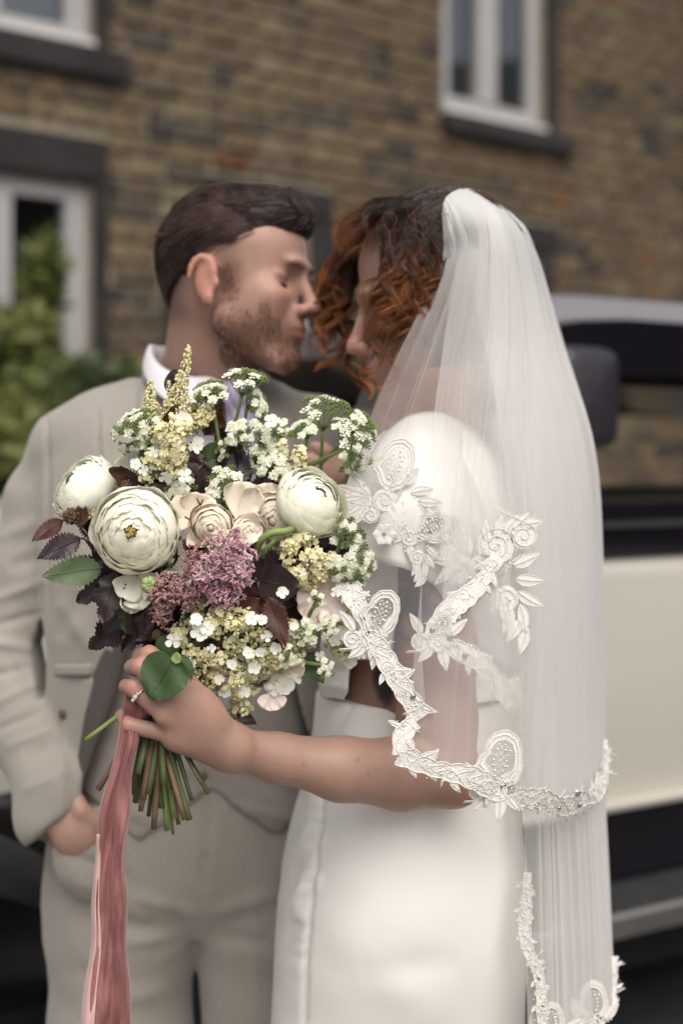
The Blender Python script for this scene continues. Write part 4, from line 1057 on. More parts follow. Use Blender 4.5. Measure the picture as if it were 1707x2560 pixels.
# bodice with its soft hem, and the loose cap sleeve of satin
Fo = Field((-.06, 1.56, 1.00), (.29, 2.02, 1.47), .0045)
Fo.stack([(P(0, y, BY-.03).z, P((x0+x1)/2, y, BY-.03).x, BY+.01, px((x1-x0)/2, BY-.03), ry) for (y, x0, x1, ry) in ((1075, 960, 1190, .10), (1130, 900, 1240, .145), (1220, 860, 1275, .165), (1400, 830, 1290, .165), (1600, 800, 1292, .155), (1690, 795, 1290, .145), (1770, 800, 1290, .14))], 0, power=2.2)
def bcut(F, X, Y, Z):
    xp = 853.5+X*FPX/1.66; zb = np.interp(xp.ravel(), [780, 868, 878, 1010, 1060, 1300], [P(0, y, 1.66).z for y in (1775, 1765, 1655, 1640, 1762, 1766)]).reshape(xp.shape)
    return np.maximum(F, (zb-Z)*np.ones_like(Y))
Fo.apply(bcut); V, Q = Fo.mesh(2); Nn = normals_np(V, Q)
V = crease(V, Nn, [(800, 1600, 870, 1640, 10, .006), (795, 1660, 870, 1680, 9, -.006), (795, 1710, 870, 1720, 10, .006), (800, 1560, 870, 1580, 10, -.005), (1150, 1600, 1290, 1650, 12, .004), (1150, 1680, 1290, 1690, 12, -.004)])
V = V+Nn*(fbm(V, 9, 16)*.0025)[:, None]
link('bodice', mesh_np('bodice', V, Q), m_satin, bride)
# sleeve: open bell over the shoulder, built as a draped surface
m_sleeve = mat('dimmed_ivory_satin', (.70, .665, .63), .6, .03, 30, bump=.0003, bscale=500, col2=(.74, .705, .67))  # same satin as the dress, colour darkened to hold its highlight down
sl = MB(); G = []
top = P(1098, 1118, 1.73)
hem = [(862, 1396, 1.60), (905, 1402, 1.585), (950, 1410, 1.575), (1000, 1418, 1.57), (1045, 1436, 1.575), (1090, 1470, 1.585), (1130, 1540, 1.60), (1180, 1610, 1.625), (1240, 1660, 1.66), (1300, 1680, 1.72), (1330, 1600, 1.80)]
mid = [(866, 1290, 1.60), (905, 1262, 1.583), (950, 1250, 1.572), (1000, 1245, 1.567), (1050, 1250, 1.568), (1098, 1270, 1.572), (1150, 1310, 1.582), (1200, 1370, 1.60), (1250, 1430, 1.635), (1298, 1460, 1.70), (1325, 1440, 1.78)]
upm = [(905, 1180, 1.635), (940, 1150, 1.625), (980, 1135, 1.618), (1020, 1128, 1.615), (1060, 1130, 1.614), (1100, 1140, 1.617), (1140, 1160, 1.625), (1180, 1195, 1.645), (1220, 1240, 1.68), (1258, 1290, 1.74), (1280, 1330, 1.79)]
H_, M_, U_ = (catmull([P(*q) for q in r], 60) for r in (hem, mid, upm)); T_ = catmull([P(*q) for q in ((960, 1085, 1.71), (1020, 1040, 1.70), (1090, 1030, 1.70), (1160, 1060, 1.72), (1220, 1110, 1.77), (1250, 1160, 1.82))], 60)
for i in range(60):
    col = catmull([T_[i], U_[i], M_[i], H_[i]], 26); G.append([Vector(q)+Vector((0, -(.0030*sin(i*.55+k*.05+1)+.0022*sin(i*1.15-k*.07))*(k/26)**1.3 - .004*np.exp(-((i-22-k*.5)/2.2)**2)*sin(pi*k/26), 0)) for k, q in enumerate(col)])
sl.grid(G); slo = sl.build('cap_sleeve', m_sleeve, bride, solid=.0015)
# ---- bride's hair
def tubes_np(name, strands, mats, parent, sides=3, colors=None):
    """strands: list of (pts (n,3), radii (n,)) ; colors: list of (n,3)"""
    Vs, Fs, Cs = [], [], []; base = 0
    for i, (A, r) in enumerate(strands):
        n = len(A); T = np.gradient(A, axis=0); T /= np.linalg.norm(T, axis=1)[:, None]+1e-12
        up = np.array([.31, -.87, .38]); U = np.cross(T, up); U /= np.linalg.norm(U, axis=1)[:, None]+1e-9; W_ = np.cross(T, U)
        an = np.arange(sides)*2*pi/sides
        R_ = A[:, None, :]+(U[:, None, :]*np.cos(an)[None, :, None]+W_[:, None, :]*np.sin(an)[None, :, None])*r[:, None, None]
        Vs.append(R_.reshape(-1, 3))
        k = np.arange(n-1)[:, None]*sides; q = np.arange(sides)[None]; q2 = (q+1) % sides
        Fs.append((np.stack([k+q, k+q2, k+sides+q2, k+sides+q], -1)+base).reshape(-1, 4)); base += n*sides
        if colors is not None: Cs.append(np.repeat(colors[i], sides, axis=0))
    me = mesh_np(name, np.concatenate(Vs), np.concatenate(Fs))
    if colors is not None: set_pigment(me, np.concatenate(Cs))
    return link(name, me, mats, parent)
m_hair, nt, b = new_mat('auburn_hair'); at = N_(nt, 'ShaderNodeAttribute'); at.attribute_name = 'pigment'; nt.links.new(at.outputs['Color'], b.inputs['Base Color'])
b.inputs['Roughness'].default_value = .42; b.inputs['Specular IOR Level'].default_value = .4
rs = random.Random(21); npr = np.random.RandomState(4)
HS = []; HC = []
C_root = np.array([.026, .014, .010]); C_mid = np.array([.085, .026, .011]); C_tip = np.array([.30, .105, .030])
def lock(path, R=.010, pitch=.045, nst=12, thick=.0036, wave=True, tight=False, tip=1.0, r0=.00034, frizz=.0015, root=.25, n=44):
    A = catmull(path, n); L = np.r_[0, np.cumsum(np.linalg.norm(np.diff(A, axis=0), axis=1))]; t = L/L[-1]
    T = np.gradient(A, axis=0); T /= np.linalg.norm(T, axis=1)[:, None]; U = np.cross(T, np.array([0, 1, .2])); U /= np.linalg.norm(U, axis=1)[:, None]+1e-9; W_ = np.cross(T, U)
    ph0 = rs.uniform(0, 6.28); hand = rs.choice([-1, 1]); pt = pitch*rs.uniform(.8, 1.25)
    amp = R*np.clip((t-.12)*1.8, 0, 1)*(1-.35*np.clip(t-.7, 0, 1)*3)
    ph = ph0+hand*2*pi*L/pt
    B = A+U*(np.cos(ph)*amp)[:, None]+W_*(np.sin(ph)*amp*.8)[:, None]
    tone = rs.uniform(.7, 1.35)
    for k in range(nst):
        a0 = rs.uniform(0, 6.28); rr = thick*sqrt(rs.random())*(1-.55*t**2)
        tw = a0+hand*t*2.5
        aj = rs.uniform(.84, 1.16) if not tight else rs.uniform(.95, 1.05); pj = rs.uniform(-.32, .32)*(.25 if tight else 1)*np.clip(t*1.5, 0, 1)
        D = U*(np.cos(tw)*rr+(np.cos(ph+pj)*aj-np.cos(ph))*amp)[:, None]+W_*(np.sin(tw)*rr+(np.sin(ph+pj)*aj-np.sin(ph))*amp*.8)[:, None]
        fz = frizz*rs.random()**2*2*t
        D = D+U*(np.sin(t*rs.uniform(4, 9)+a0)*fz)[:, None]+W_*(np.cos(t*rs.uniform(4, 9)+a0)*fz)[:, None]
        cut_ = rs.uniform(.82, 1.0); m = max(8, int(n*cut_))
        tt = t[:m]; rad = r0*rs.uniform(.7, 1.3)*(1-.75*(tt/tt[-1])**3)
        HS.append(((B+D)[:m], rad))
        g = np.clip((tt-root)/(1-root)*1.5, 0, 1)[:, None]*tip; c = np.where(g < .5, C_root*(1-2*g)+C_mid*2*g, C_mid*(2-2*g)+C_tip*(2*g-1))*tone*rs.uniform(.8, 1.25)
        HC.append(c)
def Pj(x, y, Y, j=6, jy=.004): return P(x+rs.uniform(-j, j), y+rs.uniform(-j, j), Y+rs.uniform(-jy, jy))
# dense near-side curls over temple and cheek
for i in range(60):
    u = (i+.5)/60; u = (u*7.3) % 1; x0 = 955+u*150; y0 = 575+(u-.3)**2*60+rs.uniform(-20, 110); x1 = x0+rs.uniform(-55, 5)-25*(1-u); y1 = rs.uniform(800, 968)-u*90
    y1 = min(y1, 1010-(x1-1000)*1.5) if x1 > 1000 else y1
    Yn = 1.688-.012*rs.random()
    lock([Pj(x0, y0, 1.70+.03*(1-u)), Pj(x0-4, (y0*2+y1)/3, Yn), Pj((x0+x1)/2, (y0+2*y1)/3, Yn-.008), Pj(x1, y1, Yn+.005)], R=rs.uniform(.008, .0135), pitch=.066, nst=26, tip=rs.uniform(.5, 1.05), root=.18, thick=.0050, r0=.00030, frizz=.005)
for i in range(30):      # well defined ringlets on top
    u = (i*.618) % 1; x0 = 965+u*140; y0 = 600+rs.uniform(0, 90); x1 = x0-rs.uniform(5, 50); y1 = y0+rs.uniform(120, 220)-u*30
    y1 = min(y1, 1000-(x1-990)*1.4) if x1 > 990 else min(y1, 975)
    lock([Pj(x0, y0, 1.692), Pj((x0*2+x1)/3+6, (y0*2+y1)/3, 1.678), Pj((x0+2*x1)/3-4, (y0+2*y1)/3, 1.672), Pj(x1, y1, 1.674)], R=rs.uniform(.0085, .012), pitch=rs.uniform(.042, .054), nst=28, tip=rs.uniform(.55, 1.0), root=.05, thick=.0034, r0=.00024, frizz=.0025, tight=True)
for i in range(14):
    x0 = rs.uniform(850, 915); y0 = rs.uniform(600, 720); x1 = x0-rs.uniform(10, 70); y1 = y0+rs.uniform(120, 230)
    lock([Pj(x0, y0, 1.862), Pj(x0-25, (y0*2+y1)/3, 1.858), Pj((x0+2*x1)/3-10, (y0+2*y1)/3, 1.86), Pj(x1, min(y1, 940), 1.862)], R=rs.uniform(.010, .015), pitch=.056, nst=24, tip=.95, root=0, thick=.0042, r0=.00032, frizz=.003, tight=True)
# curls that frame cheek and mouth
for pts in ([(985, 780), (955, 850), (960, 905), (915, 925), (862, 905)], [(1000, 800), (968, 880), (990, 930), (950, 975), (905, 968)], [(1010, 820), (985, 880), (975, 940), (935, 955)], [(940, 880), (905, 935), (925, 985), (915, 1010)],
            [(1060, 700), (1040, 760), (1075, 800), (1062, 830), (1045, 815)], [(1095, 690), (1080, 740), (1110, 770), (1140, 760)], [(1075, 640), (1095, 700), (1085, 760), (1070, 790)], [(970, 620), (985, 660), (960, 700), (912, 706)]):
    lock([P(x, y, 1.676-.004*i) for i, (x, y) in enumerate(pts)], R=.004, pitch=.05, nst=12, tip=.95, root=.05, thick=.0026)
# far-side curls tumbling in front of and beyond the face
for i in range(46):
    u = rs.random(); x0 = 925+u*80; y0 = 560+rs.uniform(-30, 30)+20*u; x1 = rs.uniform(770, 880); y1 = rs.uniform(700, 945)
    xm = min(x0, 905)-rs.uniform(10, 75)
    lock([Pj(x0, y0, 1.84), Pj(xm, (y0*1.6+y1)/2.6, 1.875), Pj((xm+x1)/2-8, (y0+2*y1)/3, 1.885), Pj(x1, y1, 1.89)], R=rs.uniform(.008, .017), pitch=.066, nst=20, tip=rs.uniform(.7, 1), root=.12, r0=.0004, thick=.0055, frizz=.005)
for pts in ([(960, 560), (880, 580), (845, 640), (870, 700), (840, 720), (812, 690)], [(940, 540), (850, 590), (836, 620), (880, 640)], [(900, 640), (820, 660), (800, 720), (780, 740), (765, 725)], [(880, 700), (850, 780), (795, 770), (770, 735)], [(870, 760), (835, 800), (870, 850), (820, 880), (780, 870)],
            [(880, 800), (860, 880), (800, 920), (785, 935)], [(905, 860), (870, 900), (900, 960), (925, 990), (918, 1005)]):
    for q in range(2): lock([Pj(x, y, 1.87) for (x, y) in pts], R=.003, pitch=.06, nst=12, tip=1, root=.0, r0=.0006, thick=.0035)
# dark curls across the forehead
for k in range(7): lock([Pj(945+k*8, 590, 1.715), Pj(960+k*10, 650, 1.70), Pj(945+k*14, 700, 1.695), Pj(925+k*20, 730+k*8, 1.69)], R=.006, pitch=.05, nst=10, tip=.35, root=.4)
# hair drawn over the crown from the parting to the comb and forwards
def cap(a, l, off=.004):
    z = .055+.083*sqrt(max(0, 1-((a+.006)/.099)**2-(l/.080)**2)); return HB.p(a, l, z+off)
for i in range(330):
    l0 = rs.uniform(-.078, .078); a0 = rs.uniform(.035, .060)-abs(l0)*.35; a1 = rs.uniform(-.09, .0); pts = []
    for k in range(7):
        t = k/6; aa = a0+(a1-a0)*t; ll = (l0*(1-.25*t))*.98
        if (aa+.006)**2/.099**2+ll**2/.080**2 > .985: break
        pts.append(cap(aa, ll, .003+.004*sin(pi*t)+rs.uniform(0, .0025)))
    if len(pts) > 3: lock(pts, R=.0015, pitch=.05, nst=3, tip=.16, root=.5, thick=.0018, r0=.0006, n=16)
for i in range(90):
    l0 = rs.uniform(-.078, .078); a0 = rs.uniform(-.02, .03)
    p = [cap(a0+k*.018, l0*1.0, .005) for k in range(3) if (a0+k*.018+.006)**2/.099**2+l0**2/.08**2 < .97]
    if len(p) == 3: lock(p+[p[-1]+HB.f*.020-HB.u*.022+HB.l*(l0*.12)], R=.004, pitch=.045, nst=5, tip=.3, root=.35, n=24)
for i in range(46):      # front of the crown falling forwards over the forehead, fills the hairline
    u = rs.random(); Yd = 1.70+.17*u; x0 = 1010+rs.uniform(-40, 50); x1 = rs.uniform(840, 925)-20*(u > .5)
    lock([Pj(x0, 505+rs.uniform(-6, 22), 1.76+.08*(u-.5)), Pj((x0+x1)/2+12, 515+rs.uniform(-4, 30), Yd), Pj(x1+22, 560+rs.uniform(-8, 22), Yd), Pj(x1, 612+rs.uniform(-20, 55), Yd+.004)], R=rs.uniform(.004, .010), pitch=.06, nst=14, tip=rs.uniform(.35, .9), root=.3, thick=.005, frizz=.004)
# side of the head behind the curls
for i in range(150):
    a0 = rs.uniform(-.06, .045); c0 = rs.uniform(.05, .11); pts = []
    for k in range(6):
        cc = c0-k*.024; q = 1-((a0+.006)/.100)**2-((cc-.055)/.086)**2
        if q <= .02: break
        pts.append(HB.p(a0+.004*sin(k*1.5+i), -HBs*(.079*sqrt(q)+.006+.002*rs.random()), cc)) if False else pts.append(HB.p(a0+.005*sin(k*1.5+i), (.079*sqrt(max(q, .25))+.007)*(1 if HB.l.y < 0 else -1), cc))
    if len(pts) > 3: lock(pts, R=.005, pitch=.04, nst=6, tip=.5, root=.3, n=24)
# loose frizz
for i in range(70):
    x, y = rs.uniform(930, 1110), rs.uniform(500, 760); lock([P(x, y, 1.685), P(x+rs.uniform(-40, 40), y+rs.uniform(-30, 50), 1.672), P(x+rs.uniform(-60, 60), y+rs.uniform(0, 90), 1.675)], R=.005, pitch=.05, nst=1, tip=.9, root=0, r0=.00028, n=20)
Fhb = Field(tuple(HB.O-Vector((.17, .14, .14))), tuple(HB.O+Vector((.17, .14, .19))), .0035)
Fhb.ell(HB.p(-.010, 0, .055), (.095*1.08, .080*1.08, .084*1.08), HB.R, 0); Fhb.ell(HB.p(-.05, 0, .0), (.045*1.08, .066*1.08, .06*1.08), HB.R, .02)
def hcut(F, X, Y, Z):
    D = [X-HB.O[0], Y-HB.O[1], Z-HB.O[2]]; a = sum(D[i]*HB.f[i] for i in range(3))/1.08; c = sum(D[i]*HB.u[i] for i in range(3))/1.08; l = sum(D[i]*HB.l[i] for i in range(3))/1.08
    edge = .040+.020*np.clip((c-.06)/.03, 0, 1)+.30*(c-.09)*(c > .09)-.25*np.clip(.03-c, 0, .1)-.8*np.clip(np.abs(l)-.05, 0, .03)*0
    return np.maximum(F, (a-edge)*.9)
Fhb.apply(hcut); V, Q = Fhb.mesh(2); me = mesh_np('hair', V, Q); set_pigment(me, np.ones((len(V), 3))*C_root*1.3)
hb_o = link('hair', me, m_hair, bride)
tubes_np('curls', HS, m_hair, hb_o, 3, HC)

# ================= VEIL =================
m_tulle, nt, b = new_mat('white_tulle')
nt.nodes.remove(b)
out = nt.nodes['Material Output']; df = N_(nt, 'ShaderNodeBsdfDiffuse'); df.inputs[0].default_value = (.87, .85, .84, 1); tl = N_(nt, 'ShaderNodeBsdfTranslucent'); tl.inputs[0].default_value = (.87, .85, .84, 1)
m1 = N_(nt, 'ShaderNodeMixShader', Fac=.5); nt.links.new(df.outputs[0], m1.inputs[1]); nt.links.new(tl.outputs[0], m1.inputs[2])
tp = N_(nt, 'ShaderNodeBsdfTransparent'); mx = N_(nt, 'ShaderNodeMixShader')
ge = N_(nt, 'ShaderNodeNewGeometry'); dt = N_(nt, 'ShaderNodeVectorMath', operation='DOT_PRODUCT'); nt.links.new(ge.outputs['Normal'], dt.inputs[0]); nt.links.new(ge.outputs['Incoming'], dt.inputs[1])
ab = N_(nt, 'ShaderNodeMath', operation='ABSOLUTE'); nt.links.new(dt.outputs['Value'], ab.inputs[0]); mxx = N_(nt, 'ShaderNodeMath', operation='MAXIMUM'); mxx.inputs[1].default_value = .16; nt.links.new(ab.outputs[0], mxx.inputs[0])
at = N_(nt, 'ShaderNodeAttribute'); at.attribute_name = 'pigment'; sp = N_(nt, 'ShaderNodeSeparateColor'); nt.links.new(at.outputs['Color'], sp.inputs[0])
dv = N_(nt, 'ShaderNodeMath', operation='DIVIDE'); nt.links.new(sp.outputs[0], dv.inputs[0]); nt.links.new(mxx.outputs[0], dv.inputs[1])      # thread layers crossed by the ray
pw = N_(nt, 'ShaderNodeMath', operation='POWER'); pw.inputs[0].default_value = .76; nt.links.new(dv.outputs[0], pw.inputs[1])
nt.links.new(pw.outputs[0], mx.inputs[0]); nt.links.new(m1.outputs[0], mx.inputs[1]); nt.links.new(tp.outputs[0], mx.inputs[2]); nt.links.new(mx.outputs[0], out.inputs[0])
def sheet(name, rows, parent, ns=200, nt_=80, amp=.006, freq=26, seed=0, dens=(2.6, 1.0), flute=1.0, tpow=.5, ramp=None):
    """rows: control rows of (x px, y px, Y), same number of columns each"""
    R_ = np.array([[tuple(P(*q)) for q in r] for r in rows]); nr, nc, _ = R_.shape
    s = np.linspace(0, 1, ns); t = np.linspace(0, 1, nt_); cs = np.linspace(0, 1, nc); ct = np.linspace(0, 1, nr)
    A = np.stack([[smooth_interp(s, cs, R_[i, :, j]) for j in range(3)] for i in range(nr)])      # nr,3,ns
    G = np.stack([[smooth_interp(t, ct, A[:, j, k]) for k in range(ns)] for j in range(3)])       # 3,ns,nt
    G = G.transpose(2, 1, 0)      # nt,ns,3
    du = np.gradient(G, axis=1); dv_ = np.gradient(G, axis=0); Nn = np.cross(du, dv_); Nn /= np.linalg.norm(Nn, axis=2)[:, :, None]+1e-12
    r = np.random.RandomState(seed); w_ = np.zeros((nt_, ns)); T_ = t[:, None]
    for k in range(int(freq*2.2)):        # irregular gathers, each its own width and drift
        c = r.rand()*1.04-.02; wd = r.choice([.004, .007, .011, .02, .035])*r.uniform(.7, 1.3); dr = r.uniform(-.03, .03); t0 = r.uniform(-.2, .35); t1 = r.uniform(.6, 1.3)
        env = 1/(1+np.exp(-(T_-t0)*14))*(1-1/(1+np.exp(-(T_-t1)*9)))
        w_ += r.choice([-1, 1, 1])*r.uniform(.3, 1)*min(1, wd/.012)**.6*np.exp(-((s[None]-c-dr*(T_-.3)-.006*np.sin(T_*r.uniform(3, 8)+k))/(wd*(.5+.7*T_)))**2)*env
    for k in range(3): w_ += .5*np.sin(2*pi*r.uniform(1.5, 4)*s[None]+r.rand()*6+T_*r.uniform(-1, 1))
    G = G+Nn*(w_*(amp*(.45+.55*t[:, None]**tpow)))[:, :, None]
    V = G.reshape(-1, 3); i = np.arange(nt_-1)[:, None]*ns; k = np.arange(ns-1)[None]
    F = np.stack([i+k, i+k+1, i+ns+k+1, i+ns+k], -1).reshape(-1, 4)
    me = mesh_np(name, V, F)
    rp = np.ones(ns) if not ramp else ramp[0]+(ramp[1]-ramp[0])*np.clip((s-.45)/.2, 0, 1)
    d = (dens[1]+(dens[0]-dens[1])*np.clip(1-t*1.6, 0, 1)**1.5)[:, None]*rp[None]*np.ones((nt_, ns)); set_pigment(me, np.repeat(d.reshape(-1, 1), 3, 1))
    return link(name, me, m_tulle, parent), G
near = [[(1106, 530, 1.700), (1108, 512, 1.692), (1112, 497, 1.692), (1122, 485, 1.70), (1136, 477, 1.715), (1154, 473, 1.735), (1176, 474, 1.765), (1196, 480, 1.80), (1214, 490, 1.83)],
        [(1110, 590, 1.690), (1119, 575, 1.678), (1134, 560, 1.673), (1156, 546, 1.671), (1182, 535, 1.674), (1212, 528, 1.685), (1243, 530, 1.705), (1272, 540, 1.745), (1297, 560, 1.80)],
        [(1106, 650, 1.684), (1124, 645, 1.675), (1146, 640, 1.669), (1172, 632, 1.665), (1202, 626, 1.662), (1238, 618, 1.665), (1278, 618, 1.685), (1318, 628, 1.73), (1348, 648, 1.80)],
        [(1040, 800, 1.665), (1068, 815, 1.652), (1098, 828, 1.645), (1134, 840, 1.640), (1176, 848, 1.640), (1232, 852, 1.648), (1298, 852, 1.67), (1364, 852, 1.72), (1408, 860, 1.80)],
        [(935, 1030, 1.612), (975, 1060, 1.592), (1020, 1080, 1.582), (1068, 1095, 1.578), (1120, 1105, 1.578), (1198, 1110, 1.592), (1300, 1110, 1.62), (1410, 1110, 1.69), (1486, 1110, 1.80)],
        [(872, 1270, 1.555), (912, 1320, 1.538), (975, 1370, 1.530), (1046, 1400, 1.528), (1075, 1440, 1.545), (1170, 1450, 1.562), (1300, 1430, 1.59), (1430, 1420, 1.67), (1508, 1400, 1.80)],
        [(872, 1440, 1.505), (930, 1580, 1.494), (1000, 1715, 1.490), (1066, 1795, 1.494), (1002, 1890, 1.482), (1130, 1945, 1.490), (1290, 2000, 1.53), (1420, 2015, 1.62), (1512, 1955, 1.78)]]
veil, Gn = sheet('veil', near, bride, 300, 120, .0046, 22, 3, (14.0, .9), ramp=(.55, 1.45))
midl = [[(1118, 530, 1.712), (1128, 506, 1.712), (1146, 490, 1.73), (1168, 486, 1.76), (1190, 494, 1.80)],
        [(1140, 650, 1.685), (1170, 640, 1.680), (1200, 632, 1.685), (1240, 628, 1.70), (1284, 630, 1.75)],
        [(1110, 860, 1.655), (1150, 870, 1.650), (1200, 870, 1.655), (1270, 868, 1.68), (1345, 868, 1.74)],
        [(1080, 1120, 1.592), (1130, 1130, 1.588), (1200, 1130, 1.60), (1290, 1130, 1.64), (1400, 1130, 1.72)],
        [(1105, 1330, 1.555), (1115, 1400, 1.552), (1190, 1440, 1.565), (1290, 1450, 1.60), (1400, 1450, 1.70)],
        [(1225, 1430, 1.562), (1098, 1560, 1.540), (1165, 1640, 1.548), (1292, 1760, 1.575), (1330, 1960, 1.66)]]
_, Gm = sheet('tulle_layer', midl, veil, 160, 80, .004, 12, 8, (4.5, .6))
far = [[(1214, 490, 1.83), (1180, 476, 1.86), (1150, 490, 1.87), (1125, 510, 1.865), (1112, 540, 1.86)],
       [(1297, 560, 1.80), (1265, 540, 1.865), (1215, 530, 1.89), (1150, 560, 1.885), (1108, 590, 1.875)],
       [(1348, 648, 1.80), (1300, 610, 1.88), (1220, 620, 1.905), (1130, 630, 1.90), (1080, 650, 1.89)],
       [(1408, 860, 1.80), (1370, 850, 1.90), (1250, 860, 1.94), (1080, 860, 1.93), (960, 860, 1.91)],
       [(1486, 1110, 1.80), (1440, 1110, 1.93), (1280, 1110, 1.98), (1060, 1100, 1.97), (872, 1080, 1.93)],
       [(1508, 1400, 1.80), (1460, 1420, 1.95), (1290, 1430, 2.0), (1040, 1420, 1.99), (850, 1390, 1.96)],
       [(1512, 1955, 1.78), (1460, 1990, 1.95), (1300, 1970, 2.01), (1050, 1880, 2.0), (860, 1600, 1.98)]]
sheet('tulle_layer', far, veil, 180, 70, .005, 14, 11, (8, 1.2))
long_ = [[(1130, 520, 1.715), (1145, 498, 1.74), (1170, 488, 1.78), (1190, 494, 1.82), (1175, 500, 1.85), (1150, 510, 1.86)],
         [(1165, 650, 1.69), (1215, 635, 1.69), (1262, 635, 1.73), (1305, 645, 1.80), (1275, 650, 1.87), (1210, 650, 1.885)],
         [(1215, 880, 1.675), (1280, 880, 1.68), (1340, 880, 1.73), (1392, 880, 1.80), (1350, 880, 1.90), (1260, 880, 1.92)],
         [(1255, 1120, 1.665), (1330, 1120, 1.67), (1405, 1120, 1.73), (1466, 1120, 1.80), (1420, 1120, 1.91), (1320, 1120, 1.95)],
         [(1285, 1400, 1.655), (1360, 1400, 1.665), (1435, 1400, 1.72), (1495, 1400, 1.79), (1450, 1400, 1.91), (1350, 1400, 1.96)],
         [(1302, 1800, 1.65), (1375, 1800, 1.66), (1445, 1800, 1.71), (1508, 1800, 1.785), (1462, 1800, 1.90), (1380, 1800, 1.95)],
         [(1312, 2200, 1.645), (1390, 2200, 1.655), (1465, 2200, 1.71), (1530, 2200, 1.785), (1478, 2200, 1.89), (1400, 2200, 1.93)],
         [(1318, 2640, 1.64), (1400, 2600, 1.65), (1480, 2570, 1.70), (1546, 2520, 1.78), (1490, 2540, 1.87), (1410, 2590, 1.90)]]
_, Gl = sheet('tulle_layer', long_, veil, 260, 110, .0045, 18, 17, (10.0, 2.7))

# ---- lace: corded scrolls, leaves, beads and stones laid along the hems
m_cord = mat('ivory_cord', (.72, .685, .64), .45, .06, 200, spec=.5, bump=.0004, bscale=1500)
m_net_l, nt, b = new_mat('lace_net'); b.inputs['Base Color'].default_value = (.76, .72, .68, 1); b.inputs['Roughness'].default_value = .7
tc = N_(nt, 'ShaderNodeTexCoord'); vo = N_(nt, 'ShaderNodeTexVoronoi', feature='DISTANCE_TO_EDGE', Scale=620); nt.links.new(tc.outputs['Object'], vo.inputs['Vector'])
ra = N_(nt, 'ShaderNodeMapRange'); ra.inputs['From Min'].default_value = .10; ra.inputs['From Max'].default_value = .28; ra.inputs['To Min'].default_value = 1; ra.inputs['To Max'].default_value = .35; nt.links.new(vo.outputs['Distance'], ra.inputs['Value']); nt.links.new(ra.outputs[0], b.inputs['Alpha'])
m_bead, nt, b = new_mat('silver_bead'); b.inputs['Base Color'].default_value = (.85, .84, .80, 1); b.inputs['Metallic'].default_value = .6; b.inputs['Roughness'].default_value = .15
m_cry, nt, b = new_mat('grey_rhinestone'); b.inputs['Base Color'].default_value = (.35, .40, .42, 1); b.inputs['Metallic'].default_value = .9; b.inputs['Roughness'].default_value = .08
bead_me = None
def crystal(p, r, parent):
    global bead_me
    if bead_me is None:
        mb = MB(); n = 8; V = [(cos(2*pi*k/n)*.55, -.55, sin(2*pi*k/n)*.55) for k in range(n)]+[(cos(2*pi*(k+.5)/n), 0, sin(2*pi*(k+.5)/n)) for k in range(n)]
        F = [tuple(range(n))]+[(k, n+k, (k+1) % n) for k in range(n)]+[((k+1) % n, n+k, n+(k+1) % n) for k in range(n)]+[tuple(range(2*n-1, n-1, -1))]
        bead_me = bpy.data.meshes.new('crystal'); bead_me.from_pydata(V, [], F); bead_me.materials.append(m_cry)
    o = bpy.data.objects.new('crystal', bead_me); C.objects.link(o); o.parent = parent
    o.matrix_basis = world_of(parent).inverted() @ Matrix.Translation(p) @ Matrix.Rotation(rl.uniform(0, 6), 4, 'Y') @ Matrix.Diagonal((r, r*.7, r, 1))
rl = random.Random(9)
